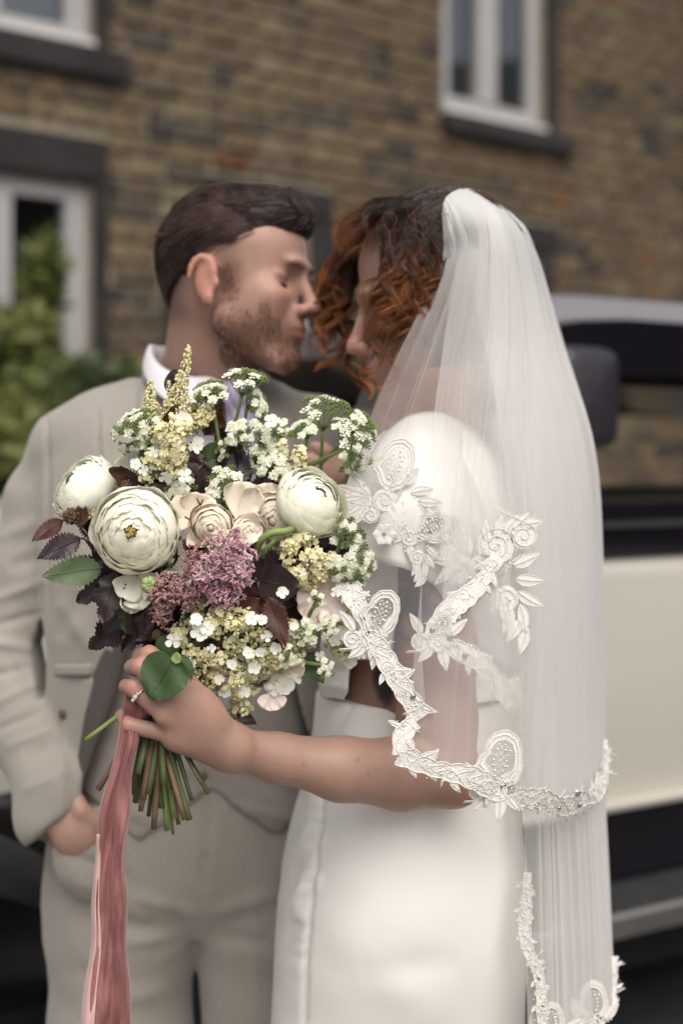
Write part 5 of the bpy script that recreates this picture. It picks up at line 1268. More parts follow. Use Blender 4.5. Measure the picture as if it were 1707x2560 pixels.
class Lace:
    """draws in (p across, q up) metres on a frame: origin o, axes ex, ey, lifted towards the camera"""
    def __init__(s, o, ex, ey, ez=Vector((0, -1, 0))): s.mb = MB(); s.o = o; s.ex = ex; s.ey = ey; s.ez = ez; s.cr = []
    def m(s, p, q, h=0): return s.o+s.ex*p+s.ey*q+s.ez*(.0012+h)
    def cord(s, pts, r=.0010, h=.0003): s.mb.tube([s.m(p, q, h*.5) for (p, q) in pts], r*.6, 5, 0)
    def fill(s, pts, c=None):
        c = c or (sum(p[0] for p in pts)/len(pts), sum(p[1] for p in pts)/len(pts)); V = [s.m(*c)]+[s.m(*p) for p in pts]
        s.mb.add(V, [(0, 1+i, 1+(i+1) % len(pts)) for i in range(len(pts))], 1)
    def leaf(s, p, q, a, L, w_, solid=True):
        ca, sa = cos(a), sin(a); n = 9; bend = rl.uniform(-.25, .25)
        up = [(L*k/n, w_*sin(pi*(k/n)**.8)) for k in range(n+1)]; f = lambda x, y: (p+ca*x-sa*(y+bend*x*x/L), q+sa*x+ca*(y+bend*x*x/L))
        ou = [f(x, y) for x, y in up]+[f(x, -y) for x, y in up[::-1]]; s.fill(ou, f(L*.45, 0)); s.cord(ou, .00085)
        if solid:
            G = [[s.m(*f(L*k/n, w_*.8*sin(pi*(k/n)**.8)*j/2), .0004*(1-abs(j)/2)) for j in range(-2, 3)] for k in range(n+1)]; s.mb.grid(G, 0)
        s.cord([f(L*k/n, 0) for k in range(n)], .0006, .0016)
    def scroll(s, p, q, a, R, turns=1.6, hand=1, tail=.02):
        pts = []; n = 34
        for k in range(n):
            t = k/(n-1); an = a+hand*turns*2*pi*t; rr = R*(.12+.88*t); pts.append((p+rr*cos(an), q+rr*sin(an)))
        d = (pts[-1][0]-pts[-2][0], pts[-1][1]-pts[-2][1]); l = math.hypot(*d)
        pts += [(pts[-1][0]+d[0]/l*tail*k/5, pts[-1][1]+d[1]/l*tail*k/5+.0) for k in range(1, 6)]
        s.fill([(p+R*cos(2*pi*k/14), q+R*sin(2*pi*k/14)) for k in range(14)]); s.cord(pts, .0011, .0010)
        s.cord([(x+(x-p)*.14, y+(y-q)*.14) for x, y in pts[-20:]], .0006)
    def beads(s, pts, r=.0009):
        for (p, q) in pts: s.mb.ball(s.m(p, q, .0016), r*rl.uniform(.7, 1.3), 6, 3, None, 2)
    def wing(s, p, q, a, H):
        """tall rounded wing with an open beaded lattice"""
        ca, sa = cos(a), sin(a); f = lambda x, y: (p+ca*x-sa*y, q+sa*x+ca*y)
        ou = [(.0, 0), (-.18, .10), (-.27, .26), (-.37, .36), (-.36, .50), (-.27, .60), (-.25, .76), (-.12, .94), (.06, 1.0), (.23, .92), (.32, .74), (.35, .56), (.36, .40), (.28, .18), (.06, .0)]
        O = catmull([(x*H, y*H, 0) for x, y in ou], 64); kk = np.arange(64); cc_ = np.array([0, .5*H, 0]); O = cc_+(O-cc_)*(1+.035*np.abs(np.sin(kk*.62)))[:, None]; inn = [((x-.0*H)*.66+.01*H, (y-.5*H)*.66+.52*H) for x, y, _ in O]
        G = [[s.m(*f(x, y)) for x, y, _ in O], [s.m(*f(x, y)) for x, y in inn]]; s.mb.grid(G, 1)
        s.cord([f(x, y) for x, y, _ in O], .0013); s.cord([f(x, y) for x, y in inn], .0009); s.cord([f((x-.01*H)*.86+.01*H, (y-.5*H)*.84+.51*H) for x, y, _ in O], .0012, .0008)
        for k in range(-4, 5):
            for (dx, dy) in ((1, 1), (-1, 1)):
                seg = [(k*.11*H+dx*t*.09*H-.0, .5*H+dy*t*.09*H) for t in range(-4, 5)]
                seg = [q_ for q_ in seg if (q_[0]/(.20*H))**2+((q_[1]-.52*H)/(.32*H))**2 < 1]
                if len(seg) > 1: s.cord([f(*q_) for q_ in seg], .0005); s.beads([f(*q_) for q_ in seg[::2]], .0012)
    def done(s, name, parent): return s.mb.build(name, [m_cord, m_net_l, m_bead], parent)
def lace_path(name, pts, parent, width=.013, wings=(), cr=(), flip=1, seed=0):
    """a continuous edging: scalloped net band with cords, plus scrolls, leaves and beads"""
    global rl; rl = random.Random(seed+50)
    A = catmull([P(*q) for q in pts], 160); Lc = np.r_[0, np.cumsum(np.linalg.norm(np.diff(A, axis=0), axis=1))]; tot = Lc[-1]
    def fr_(d):
        d = min(max(d, 0), tot); o = Vector([np.interp(d, Lc, A[:, j]) for j in range(3)]); e = .012
        q = Vector([np.interp(min(d+e, tot), Lc, A[:, j])-np.interp(max(d-e, 0), Lc, A[:, j]) for j in range(3)]).normalized(); n = q.cross(Vector((0, 1, 0))).normalized()*flip; z = n.cross(q).normalized()
        if z.y > 0: z = -z
        return o, q, n, z
    mb = MB(); n = int(tot/.0025); up, lo, G = [], [], []
    for i in range(n+1):
        d = tot*i/n; o, q, nn, z = fr_(d); wv = width*(.60+.14*abs(sin(d*190+seed))+.20*sin(d*61+1+seed)); wl = width*(.52+.12*abs(sin(d*170+2+seed))+.22*sin(d*47+seed))
        a_ = o+nn*wv+z*.0012; b_ = o-nn*wl+z*.0012; up.append(a_+z*.0006); lo.append(b_+z*.0006); G.append([a_, o+z*.0016, b_])
    mb.grid(G, 1); mb.tube(up, .0007, 5); mb.tube(lo, .0008, 5)
    mb.tube([g[1]+(up[i]-g[1])*.45*sin(i*.35) for i, g in enumerate(G)], .0007, 5)
    e_ = mb.build(name, [m_cord, m_net_l, m_bead], parent)
    d = .012; k = 0
    while d < tot-.008:
        o, q, nn, z = fr_(d); la = Lace(o, q, nn, z); hd = rl.choice([-1, 1])
        if k % 2 == 0: la.scroll(0, .001*hd, rl.uniform(0, 6), width*rl.uniform(.42, .58), 1.5, hd, .012); la.leaf(.006, .002, rl.uniform(.3, 1.0), width*1.3, width*.22); la.leaf(.002, -.004, rl.uniform(-1.2, -.5), width*1.1, width*.2)
        else:
            for aa in (-.7, -.1, .6, 1.4): la.leaf(-.004, .0, aa+rl.uniform(-.2, .2), width*rl.uniform(1.0, 1.4), width*.21)
        la.beads([(rl.uniform(-.012, .012), rl.uniform(-.8, .8)*width) for _ in range(9)])
        la.done('lace_motif', e_); d += width*rl.uniform(1.35, 1.75); k += 1
    for (dd, H, a) in wings:
        o, q, nn, z = fr_(dd*tot); la = Lace(o, Vector((1, 0, 0)), Vector((0, 0, 1)), Vector((0, -1, 0))); la.wing(0, 0, a, H); la.scroll(.0, -.001, 1, .012, 1.7, 1, .015); la.scroll(-.02, -.002, 2, .010, 1.6, -1, .012)
        la.leaf(.012, .004, .9, .026, .005); la.leaf(-.018, .006, 2.0, .026, .005); la.leaf(.004, -.006, -1.5, .028, .006); la.leaf(.010, -.006, -1.0, .022, .004); la.leaf(-.006, -.006, -2.2, .024, .005); la.beads([(rl.uniform(-.02, .02), rl.uniform(-.012, .01)) for _ in range(14)])
        la.done('lace_wing', e_)
    for dd, off, r in cr:
        o, q, nn, z = fr_(dd*tot); crystal(o+nn*off+z*.003, r, e_)
    return e_
lace_path('lace_edging', [(860, 1440, 1.512), (905, 1530, 1.496), (950, 1640, 1.490), (1000, 1705, 1.486), (1060, 1790, 1.488)], veil, .0150, wings=((.42, .052, -.35),), cr=((.30, 0, .0026), (.86, .002, .0032)), seed=1)
lace_path('lace_edging', [(1035, 1800, 1.486), (1004, 1830, 1.482), (1006, 1885, 1.478)], veil, .014, seed=5)
lace_path('lace_edging', [(1000, 1880, 1.476), (1090, 1925, 1.480), (1190, 1955, 1.486), (1290, 1990, 1.515), (1400, 2010, 1.58), (1470, 1995, 1.67), (1512, 1940, 1.765)], veil, .0165, wings=((.26, .062, -.12),), cr=((.28, .0, .0042), (.60, .014, .0042), (.66, -.002, .0034), (.52, -.004, .0026)), seed=2)
lace_path('lace_edging', [(1512, 1960, 1.765), (1512, 1880, 1.775), (1508, 1850, 1.78)], veil, .0045, seed=6)
lace_path('lace_edging', [(1245, 1390, 1.568), (1200, 1450, 1.562), (1120, 1530, 1.540), (1092, 1590, 1.536), (1165, 1640, 1.542), (1225, 1690, 1.554), (1288, 1755, 1.572)], veil, .0155, wings=((.50, .030, -.2),), cr=((.46, -.006, .0030), (.53, .01, .0036), (.64, .0, .0034)), seed=3)
lace_path('lace_edging', [(1290, 1760, 1.574), (1292, 1860, 1.60), (1305, 1960, 1.62)], veil, .006, seed=7)
lace_path('lace_edging', [(1316, 2180, 1.642), (1314, 2350, 1.638), (1345, 2440, 1.636), (1350, 2540, 1.632), (1375, 2620, 1.632)], veil, .009, seed=4, cr=((.6, 0, .002), (.75, .004, .002)))
lace_path('lace_edging', [(1325, 2600, 1.63), (1400, 2590, 1.645), (1480, 2560, 1.69), (1530, 2500, 1.765), (1530, 2390, 1.78)], veil, .009, wings=((.12, .040, .1), (.45, .050, .1)), cr=((.2, .004, .003),), seed=8)
# appliques on the cap sleeve
def applique(x, y, Y, sc, seed, rot=0, parent=None, wing=True):
    global rl; rl = random.Random(seed); la = Lace(P(x, y, Y), Vector((cos(rot), 0, sin(rot))), Vector((-sin(rot), 0, cos(rot))))
    if wing: la.wing(.012*sc, .004*sc, -.45, .058*sc)
    else:
        la.scroll(.010*sc, .018*sc, 1, .017*sc, 2.2, -1, .03*sc); la.scroll(.030*sc, .034*sc, 3, .012*sc, 1.8, 1, .03*sc)
        for k in range(5): la.leaf((.004+.005*k)*sc, (.018+.006*k)*sc, 2.3-.45*k, .020*sc, .005*sc)
    for k in range(7): la.leaf(-.008*sc, .0, pi+(.9-k*.32), .040*sc, .0058*sc)
    la.scroll(.006*sc, -.006*sc, 1, .013*sc, 1.8, 1, .03*sc); la.scroll(.034*sc, -.024*sc, 2, .012*sc, 1.7, -1, .02*sc); la.scroll(-.012*sc, -.018*sc, 4, .010*sc, 1.6, 1, .02*sc)
    for k in range(6): la.leaf((.012+.010*k)*sc, (-.012-.006*k)*sc, -.9-.15*k, .024*sc, .005*sc)
    for k in range(4): la.leaf((.030+.006*k)*sc, (.006-.01*k)*sc, .6-.5*k, .026*sc, .005*sc)
    la.beads([(rl.uniform(-.03, .04)*sc, rl.uniform(-.03, .03)*sc) for _ in range(30)], .0009)
    return la.done('lace_applique', parent)
applique(945, 1240, 1.566, 1.0, 31, .2, slo); applique(1195, 1400, 1.574, 1.25, 32, -.35, slo, False); applique(1020, 1330, 1.565, .7, 33, -.6, slo)
# scalloped sleeve hem with a fabric flower
for (x, y, Y) in ((960, 1335, 1.560),):
    fl = MB()
    for k in range(6):
        a = k*pi/3; d = Vector((cos(a), 0, sin(a))); s_ = Vector((-sin(a), 0, cos(a))); c = P(x, y, Y)
        fl.grid([[c+d*(.002+.011*t)+s_*(.0065*w_*sin(pi*min(t*.9+.1, 1)))+Vector((0, -.002-.003*t*(1-abs(w_)*.5), 0)) for w_ in (-1, -.5, 0, .5, 1)] for t in (0, .25, .5, .75, 1)])
    fl.build('fabric_flower', m_cord, slo); crystal(P(x, y, Y-.005), .002, slo)
# ================= BOUQUET =================
rb = random.Random(77)
bouquet = empty('bouquet', P(400, 1750, 1.51)*1, 'hand tied bouquet of cream ranunculus, cow parsley and plum leaves in her left hand', 'bouquet')
m_cream_p = mat('cream_petal', (.96, .915, .77), .55, 0, 12, trans=.28, col2=(.98, .955, .86), bump=.0003, bscale=90)
m_green_p = mat('greenish_white_petal', (.93, .925, .74), .55, 0, 9, trans=.28, col2=(.97, .96, .86), bump=.0003, bscale=90)
m_blush_p = mat('blush_petal', (.90, .79, .65), .55, 0, 10, trans=.28, col2=(.94, .87, .75), bump=.0003, bscale=70)
m_pink_p = mat('pale_pink_petal', (.90, .74, .68), .55, 0, 10, trans=.28, col2=(.94, .85, .78))
m_white_f = mat('white_floret', (.82, .82, .74), .6, 0, 40, trans=.25, col2=(.88, .87, .80))
m_umb = mat('umbel_white', (.74, .75, .56), .6, 0, 60, trans=.25, col2=(.90, .89, .76))
m_bud = mat('creamy_bud', (.70, .64, .33), .6, 0, 50, trans=.2, col2=(.88, .83, .55))
m_ast = mat('straw_bud', (.60, .55, .27), .6, 0, 50, col2=(.74, .68, .42))
m_grn = mat('fresh_green_stem', (.14, .20, .06), .55, 0, 20, col2=(.22, .28, .09))
m_grn2 = mat('deep_green_leaf', (.030, .062, .018), .45, 0, 25, trans=.12, col2=(.055, .095, .030), bump=.0004, bscale=60)
m_grn3 = mat('grey_green_leaf', (.085, .13, .065), .5, 0, 25, trans=.12, col2=(.14, .19, .10), bump=.0004, bscale=60)
m_plum = mat('plum_leaf', (.018, .009, .012), .38, 0, 25, trans=.1, col2=(.040, .018, .020), spec=.5, bump=.0005, bscale=60)
m_plumr = mat('rust_plum_leaf', (.050, .014, .010), .42, 0, 25, trans=.15, col2=(.085, .028, .016), bump=.0005, bscale=60)
m_lil = mat('mauve_floret', (.56, .26, .34), .6, 0, 60, trans=.25, col2=(.88, .66, .68))
m_lil2 = mat('faded_mauve_floret', (.34, .16, .16), .6, 0, 60, trans=.2, col2=(.62, .40, .38))
m_brown = mat('brown_stem', (.10, .06, .035), .7, 0, 30, col2=(.17, .10, .06))
m_gold_c = mat('olive_gold_centre', (.22, .17, .03), .6, 0, 60, col2=(.36, .27, .06))
m_seed = mat('brown_seed_head', (.055, .030, .016), .6, 0, 80, col2=(.13, .075, .035))
m_budg = mat('green_bud', (.16, .22, .07), .5, 0, 30, col2=(.30, .36, .14))
VW = Vector((0, -1, 0))
def bY(x, y, push=0):
    r2 = ((x-520)/430)**2+((y-1390)/440)**2; return 1.615-.125*sqrt(max(0, 1-r2))-push
def bP(x, y, push=0): return P(x, y, bY(x, y, push))
def frame(n):
    n = Vector(n).normalized(); a = Vector((0, 0, 1)) if abs(n.z) < .9 else Vector((1, 0, 0)); u = a.cross(n).normalized(); return u, n.cross(u), n
def dirpx(dx, dy, dz): return Vector((dx, -dz, -dy)).normalized()     # right, down (pixels), towards camera
def ranunculus(x, y, Y, Rpx, face, m, seed, layers=9, per=7, open_=1.0, label=None, centre=False):
    r = random.Random(seed); c = P(x, y, Y); R0 = px(Rpx, Y); u, v, n = frame(face)
    core = MB(); G = []
    for i in range(9):
        th_ = pi*(.42+.58*i/8); G.append([c+(u*cos(a)+v*sin(a))*sin(th_)*R0*.80+n*(cos(th_)*R0*.66-R0*.05) for a in [2*pi*k/18 for k in range(18)]])
    core.grid(G, closed=True); root = core.build('ranunculus', m, bouquet); 
    if label: root['label'] = label
    for L in range(layers):
        f = L/(layers-1); rr = R0*(1.0-.56*f); rim = radians((70-52*f)*open_); np_ = per if f < .75 else 5
        for k in range(np_):
            ph0 = 2*pi*(k/np_)+L*2.4+r.uniform(-.15, .15); wdt = (2*pi/np_)*(.95+.25*r.random())+.15; nx, ny = 10, 8; G = []
            rimk = rim*r.uniform(.80, 1.16); lift = r.uniform(-.03, .05)*R0; curl = r.uniform(.0, .10)*(1-f*.5); w0 = r.uniform(0, 6)
            for i in range(ny+1):
                t = i/ny; row = []
                for j_ in range(nx+1):
                    s_ = j_/nx*2-1
                    th_ = (radians(150)*(1-t)+rimk*t)+(.20*s_*s_+.035*sin(s_*7+w0)+.02*sin(s_*15+w0*2))*t**3
                    wid = wdt/2*(.45+.55*sin(min(t*1.25, 1)*pi/2)); ph = ph0+s_*wid
                    rad = rr*(1+.05*(1-abs(s_))*0+curl*max(0, t-.75)*4*(.6+.4*sin(s_*5+w0)))*(1+.012*sin(s_*9+t*4+w0))*(1-.035*s_*s_+ .02*sin(w0))
                    zz = cos(th_)*rad*.72*(1 if th_ > pi/2 else .85)+lift*t+(1-f)*(-.12)*R0+f*.13*R0
                    row.append(c+(u*cos(ph)+v*sin(ph))*sin(th_)*rad+n*zz)
                G.append(row)
            mb = MB(); mb.grid(G); mb.build('petal', m, root)
    if not centre:
        mb = MB(); mb.ball(c+n*R0*.22, (R0*.17, R0*.17, R0*.17), 10, 7); mb.build('closed_centre', m, root); return root
    mb = MB()
    for k in range(16):
        a = 2*pi*k/16; q = c+n*R0*.33+(u*cos(a)+v*sin(a))*R0*.07*(1+.4*(k % 2)); mb.ball(q+n*r.uniform(0, .12)*R0, R0*.035, 6, 4)
    mb.ball(c+n*R0*.33, (R0*.10, R0*.10, R0*.10), 8, 6); mb.build('flower_centre', m_gold_c, root)
    return root
def big_petal(mb, base, d, nrm, L, w_, cup=.25, wave=.06, seed=0, mi=0):
    r = random.Random(seed); d = d.normalized(); s_ = d.cross(nrm).normalized(); n_ = s_.cross(d).normalized(); w0 = r.uniform(0, 6); G = []
    for i in range(9):
        t = i/8; row = []
        for j_ in range(11):
            q = j_/5-1; wd = w_/2*(sin(pi*min(.5, t*.62+.06))**.9)*(1 if t < .8 else (1-((t-.8)/.2)**2*.28))
            edge = t**2
            row.append(base+d*(L*t*(1-.10*q*q*t))+s_*(q*wd)+n_*(cup*L*(q*q*.5*t-.35*sin(pi*t*.8))+wave*L*sin(q*5+w0)*edge+wave*.5*L*sin(q*11+w0)*edge))
        G.append(row)
    mb.grid(G, mi)
def loose_bloom(x, y, Y, specs, m, seed, name='sweet_pea'):
    """specs: (dx,dy,dz direction, length px, width px, facing)"""
    c = P(x, y, Y); root = None
    for i, (d, L, w_, fc) in enumerate(specs):
        mb = MB(); big_petal(mb, c, dirpx(*d), dirpx(*fc), px(L, Y), px(w_, Y), .26, .10, seed+i)
        if root is None: root = mb.build(name, m, bouquet, solid=.0004)
        else: mb.build('petal', m, root, solid=.0004)
    return root
def leaf(x, y, Y, dx, dy, dz, Lpx, wpx, m, seed, kind='serrated', fc=(0, 0, 1), name='leaf', fold=.35, droop=.2, par=None, label=None):
    r = random.Random(seed); d = dirpx(dx, dy, dz); nrm = dirpx(*fc); s_ = d.cross(nrm).normalized(); n_ = s_.cross(d).normalized(); b0 = P(x, y, Y); L = px(Lpx, Y); w_ = px(wpx, Y)
    mb = MB(); G = []; n = 28
    for i in range(n+1):
        t = i/n
        if kind == 'round': wd = sin(pi*t**.75)**.62
        elif kind == 'lobed': wd = (sin(pi*t**.8)**.8)*(.62+.38*abs(sin(pi*(t*2.6+.15))))*(1+.10*((i % 2)*2-1)); wd = max(wd, .02)
        elif kind == 'lance': wd = sin(pi*t**.9)**1.1
        else: wd = (sin(pi*t**.72)**.95)*(1+.13*((i % 2)*2-1)*(0 < i < n))
        row = []
        for q in (-1, -.66, -.33, 0, .33, .66, 1):
            vein = .012*sin(t*40+abs(q)*9)*abs(q)
            row.append(b0+d*(L*t+(L*.05*abs(q) if kind == 'lobed' else L*.03*abs(q)))+s_*(w_/2*wd*q)+n_*(-fold*w_*.5*(1-abs(q))*wd*.5 - droop*L*t*t + vein*w_*1.2 + .03*w_*sin(t*9+q*3+seed)))
        G.append(row)
    mb.grid(G); mb.tube([g[3]+n_*.0004 for g in G[:-2]], [px(1.6, Y)*(1-.6*i/n) for i in range(n-1)], 5)
    o = mb.build(name, m, par or bouquet)
    if label: o['label'] = label
    return o
def floret5(mb, c, n, R0, np_=5, mi=0, seed=0):
    u, v, n = frame(n); r = random.Random(seed); a0 = r.uniform(0, 6)
    for k in range(np_):
        a = a0+2*pi*k/np_+r.uniform(-.15, .15); d = u*cos(a)+v*sin(a); s_ = n.cross(d); L = R0*r.uniform(.85, 1.12); up = r.uniform(.0, .25)
        G = []
        for t, w_ in ((.08, .14), (.35, .62), (.7, .92), (.93, .66), (1.0, .25)):
            G.append([c+d*L*t+s_*(R0*.50*w_*q)+n*(R0*(up*t*t-.05+.08*abs(q)*t)) for q in (-1, 0, 1)])
        mb.grid(G, mi)
    mb.ball(c+n*R0*.06, R0*.12, 5, 3, None, mi)
def tiny(mb, c, n, R0, r, mi=0):
    u, v, n = frame(n); a0 = r.uniform(0, 6)
    for k in range(5):
        a = a0+2*pi*k/5; d = u*cos(a)+v*sin(a); s_ = n.cross(d)*R0*.42
        mb.add([c, c+d*R0*.6+s_+n*R0*.12, c+d*R0*1.05+n*R0*.05, c+d*R0*.6-s_+n*R0*.12], [(0, 1, 2, 3)], mi)
def umbel(x, y, Y, Rpx, face, seed, root_to=None, rays=12, nf=13, green=.2, dome=.35, curve=.3):
    """cow parsley head: rays from one point, each with a small flat cluster of white florets"""
    r = random.Random(seed); c = P(x, y, Y); R0 = px(Rpx, Y); u, v, n = frame(face); hub = c-n*R0*.85; mb = MB(); st_ = MB()
    for k in range(rays):
        q = sqrt((k+.5)/rays); a = k*2.4+r.uniform(-.2, .2); tip = c+(u*cos(a)+v*sin(a))*R0*q+n*(R0*(dome*(1-q*q))+r.uniform(-.08, .08)*R0)
        st_.tube(catmull([hub, (hub+tip)/2+(tip-c)*.12, tip], 5), px(1.5, Y), 4)
        gr = r.random() < green; nn = (n+(tip-c)/R0*.5).normalized(); uu, vv, _ = frame(nn); rc = R0*.27
        for f in range(nf):
            qq = sqrt((f+.5)/nf); b_ = f*2.4; p = tip+(uu*cos(b_)+vv*sin(b_))*rc*qq+nn*(rc*(.55-.35*qq*qq)+r.uniform(-.1, .1)*rc)
            st_.tube([tip, p], px(.7, Y), 3, cap=False)
            if gr: st_.tube([p, p+nn*rc*.5], [px(2.6, Y), px(1.0, Y)], 4)
            else: tiny(mb, p, (nn+Vector((r.uniform(-.5, .5), r.uniform(-.5, .2), r.uniform(-.4, .4)))).normalized(), px(r.uniform(3.6, 6.0), Y), r)
        for f in range(3):
            b_ = r.uniform(0, 6); st_.tube([tip, tip-nn*rc*.3+(uu*cos(b_)+vv*sin(b_))*rc*.5], [px(1.4, Y), px(.4, Y)], 3)
    if root_to:
        e = P(*root_to); mdp = (hub+e)/2+Vector((r.uniform(-1, 1), 0, 0))*(hub-e).length*.08*curve*3; st_.tube(catmull([hub, mdp, e], 10), [px(4.2+.25*i, Y) for i in range(10)], 7)
    o = st_.build('umbel', m_grn, bouquet)
    if mb.V: tag(mb.build('floret_cluster', m_umb, o, smooth=False), kind='stuff')
    return o
def bud_cluster(x, y, Rx, Ry, seed, n=240, m=None, push=.01, rb_=4.0, stems=True, name='bud_cluster', depth=.03, Y=None):
    r = random.Random(seed); mb = MB(); st_ = MB(); Y0 = Y if Y else bY(x, y, push); c = P(x, y+Ry*.4, Y0+.035)
    subs = []
    for k in range(max(6, n//22)):
        q = sqrt(r.random()); a = r.uniform(0, 6.28); sx_, sy_ = x+Rx*q*cos(a), y+Ry*q*sin(a); subs.append(P(sx_, sy_, Y0+depth*(q*q)*.9+r.uniform(-.004, .004)))
    for s0 in subs:
        if stems: st_.tube(catmull([c, (c+s0)/2+Vector((0, .004, 0)), s0], 6), px(2.0, Y0), 4)
        for f in range(22):
            d = Vector((r.gauss(0, 1), r.gauss(0, .6)-.3, r.gauss(0, 1))).normalized()*px(r.uniform(8, 24), Y0); p = s0+d
            if stems and f % 3 == 0: st_.tube([s0, p], px(.9, Y0), 3, cap=False)
            q = px(rb_*r.uniform(.6, 1.25), Y0)
            if r.random() < .5: mb.ball(p, (q, q, q), 5, 3)
            else: tiny(mb, p, (d.normalized()+VW).normalized(), q*1.9, r)
    o = mb.build(name, m or m_bud, bouquet); tag(o, kind='stuff')
    if st_.V: st_.build('stalks', m_grn, o)
    return o
def astilbe(x0, y0, x1, y1, seed, Y=1.56, wpx=26, side=True):
    r = random.Random(seed); mb = MB(); st_ = MB(); n = int(math.hypot(x1-x0, y1-y0)/5); pts = []
    for i in range(n+1):
        t = i/n; X, Yp = x0+(x1-x0)*t+5*sin(t*6+seed), y0+(y1-y0)*t; pts.append(P(X, Yp, Y))
        w_ = wpx*(t**.8)+5
        for k in range(int(7+16*t)):
            a = r.uniform(0, 6.28); q = w_*sqrt(r.random()); q_ = px(r.uniform(2.4, 4.2), Y); mb.ball(P(X+q*cos(a), Yp+r.uniform(-8, 8), Y+px(q*sin(a), Y)), (q_, q_, q_*1.2), 5, 3)
    st_.tube(pts, px(2.2, Y), 5); o = mb.build('astilbe_plume', m_ast, bouquet); st_.build('stem', m_grn, o)
def curly(x, y, Rx, Ry, seed, m, n=150, push=.02, tilt=0):
    """dense head of small curled tubular florets"""
    r = random.Random(seed); mb = MB(); Y0 = bY(x, y, push); ct, st0 = cos(tilt), sin(tilt)
    for k in range(n):
        q = sqrt(r.random()); a = r.uniform(0, 6.28); ex, ey = Rx*q*cos(a), Ry*q*sin(a); X, Yp = x+ex*ct-ey*st0, y+ex*st0+ey*ct
        base = P(X, Yp, Y0+.016*q*q+r.uniform(-.006, .008)); d = Vector((ex/Rx*.8+r.uniform(-.7, .7), -.9+r.uniform(-.4, .4), -ey/Ry*.8+r.uniform(-.7, .7))).normalized(); L = px(r.uniform(13, 24), Y0); s_ = d.cross(Vector((r.uniform(-1, 1), r.uniform(-1, 1), r.uniform(-1, 1)))).normalized()
        pts = [base+d*L*t+s_*L*.45*sin(t*3.6) for t in (0, .25, .5, .75, 1)]; mb.tube(pts, [px(1.6, Y0), px(2.0, Y0), px(2.3, Y0), px(3.0, Y0), px(2.2, Y0)], 5)
        for j_ in range(3):
            e = Vector((r.uniform(-1, 1), r.uniform(-1, 0), r.uniform(-1, 1))).normalized(); mb.tube([pts[-1], pts[-1]+e*px(5, Y0), pts[-1]+e*px(7, Y0)+s_*px(3, Y0)], [px(1.8, Y0), px(2.0, Y0), px(.8, Y0)], 4)
    return mb.build('lilac_head', m, bouquet)

# ---- dark heart of leaves that the flowers sit in
for i in range(64):
    a = i*2.4; q = sqrt((i+.5)/64)*.80; X, Yp = 520+330*q*cos(a), 1400+290*q*sin(a)
    leaf(X, Yp, bY(X, Yp, -.045-.01*rb.random()), cos(a)+rb.uniform(-.6, .6), sin(a)+rb.uniform(-.6, .6), rb.uniform(-.3, .5), rb.uniform(90, 140), rb.uniform(60, 90), rb.choice([m_plum, m_plum, m_grn2, m_plum]), 100+i, rb.choice(['lobed', 'serrated']), (rb.uniform(-.5, .5), rb.uniform(-.6, .3), 1))
# ---- main blooms
ranunculus(202, 1215, 1.560, 92, dirpx(-.62, -.60, .50), m_green_p, 3, 12, 6, 1.0, 'greenish white ranunculus turned to the upper left')
loose_bloom(352, 1200, 1.585, [((-.5, -.8, .3), 80, 95, (0, 0, 1)), ((.5, -.7, .2), 85, 90, (.2, 0, 1)), ((-.8, .2, .3), 70, 80, (0, .2, 1)), ((.7, .3, .3), 70, 90, (0, .3, 1))], m_cream_p, 11, 'cream_rose')
ranunculus(338, 1327, 1.492, 112, dirpx(-.10, .02, 1), m_cream_p, 5, 14, 6, 1.0, 'large open cream ranunculus facing the camera', True)
ranunculus(785, 1252, 1.520, 96, dirpx(.50, -.52, .68), m_green_p, 8, 12, 6, 1.08, 'ruffled greenish white ranunculus turned to the upper right')
loose_bloom(672, 1300, 1.545, [((-.3, -1, .2), 95, 120, (-.3, 0, 1)), ((-.9, -.1, .4), 80, 100, (-.3, 0, 1)), ((.1, 1, .3), 90, 110, (0, .2, 1)), ((.8, .3, .2), 80, 110, (.2, 0, 1)), ((-.5, .8, .4), 80, 95, (-.2, .3, 1))], m_blush_p, 21, 'garden_rose')
loose_bloom(492, 1300, 1.505, [((-.9, -.35, .3), 80, 95, (0, -.3, 1)), ((.1, -1, .2), 70, 90, (0, -.4, 1)), ((.9, -.3, .3), 70, 85, (.2, -.1, 1)), ((.35, .85, .4), 72, 88, (0, .3, 1))], m_blush_p, 31)
ranunculus(528, 1316, 1.496, 58, dirpx(.05, .10, 1), m_blush_p, 42, 5, 4, 1.15, 'small blush rose in the middle of the bouquet')
ranunculus(622, 1330, 1.505, 52, dirpx(.25, .15, 1), m_blush_p, 43, 5, 4, 1.2, 'blush rose beside the curved green stem')
ranunculus(690, 1300, 1.535, 74, dirpx(-.35, .05, 1), m_blush_p, 44, 5, 4, 1.15, 'blush rose half behind the right hand ranunculus')
loose_bloom(600, 1300, 1.500, [((.10, -1, .1), 98, 96, (-.2, 0, 1)), ((.5, -.8, .15), 92, 60, (-.3, 0, 1)), ((.35, .9, .3), 70, 86, (.3, .2, 1)), ((.9, .35, .2), 55, 76, (0, .4, 1))], m_blush_p, 51)
loose_bloom(345, 1440, 1.520, [((-.45, .6, .4), 70, 80, (-.2, .2, 1)), ((.1, 1, .35), 85, 84, (0, .4, 1)), ((.7, .5, .3), 70, 70, (.2, .3, 1)), ((-.2, 1, .1), 95, 60, (0, .6, 1))], m_cream_p, 61, 'cream_rose')
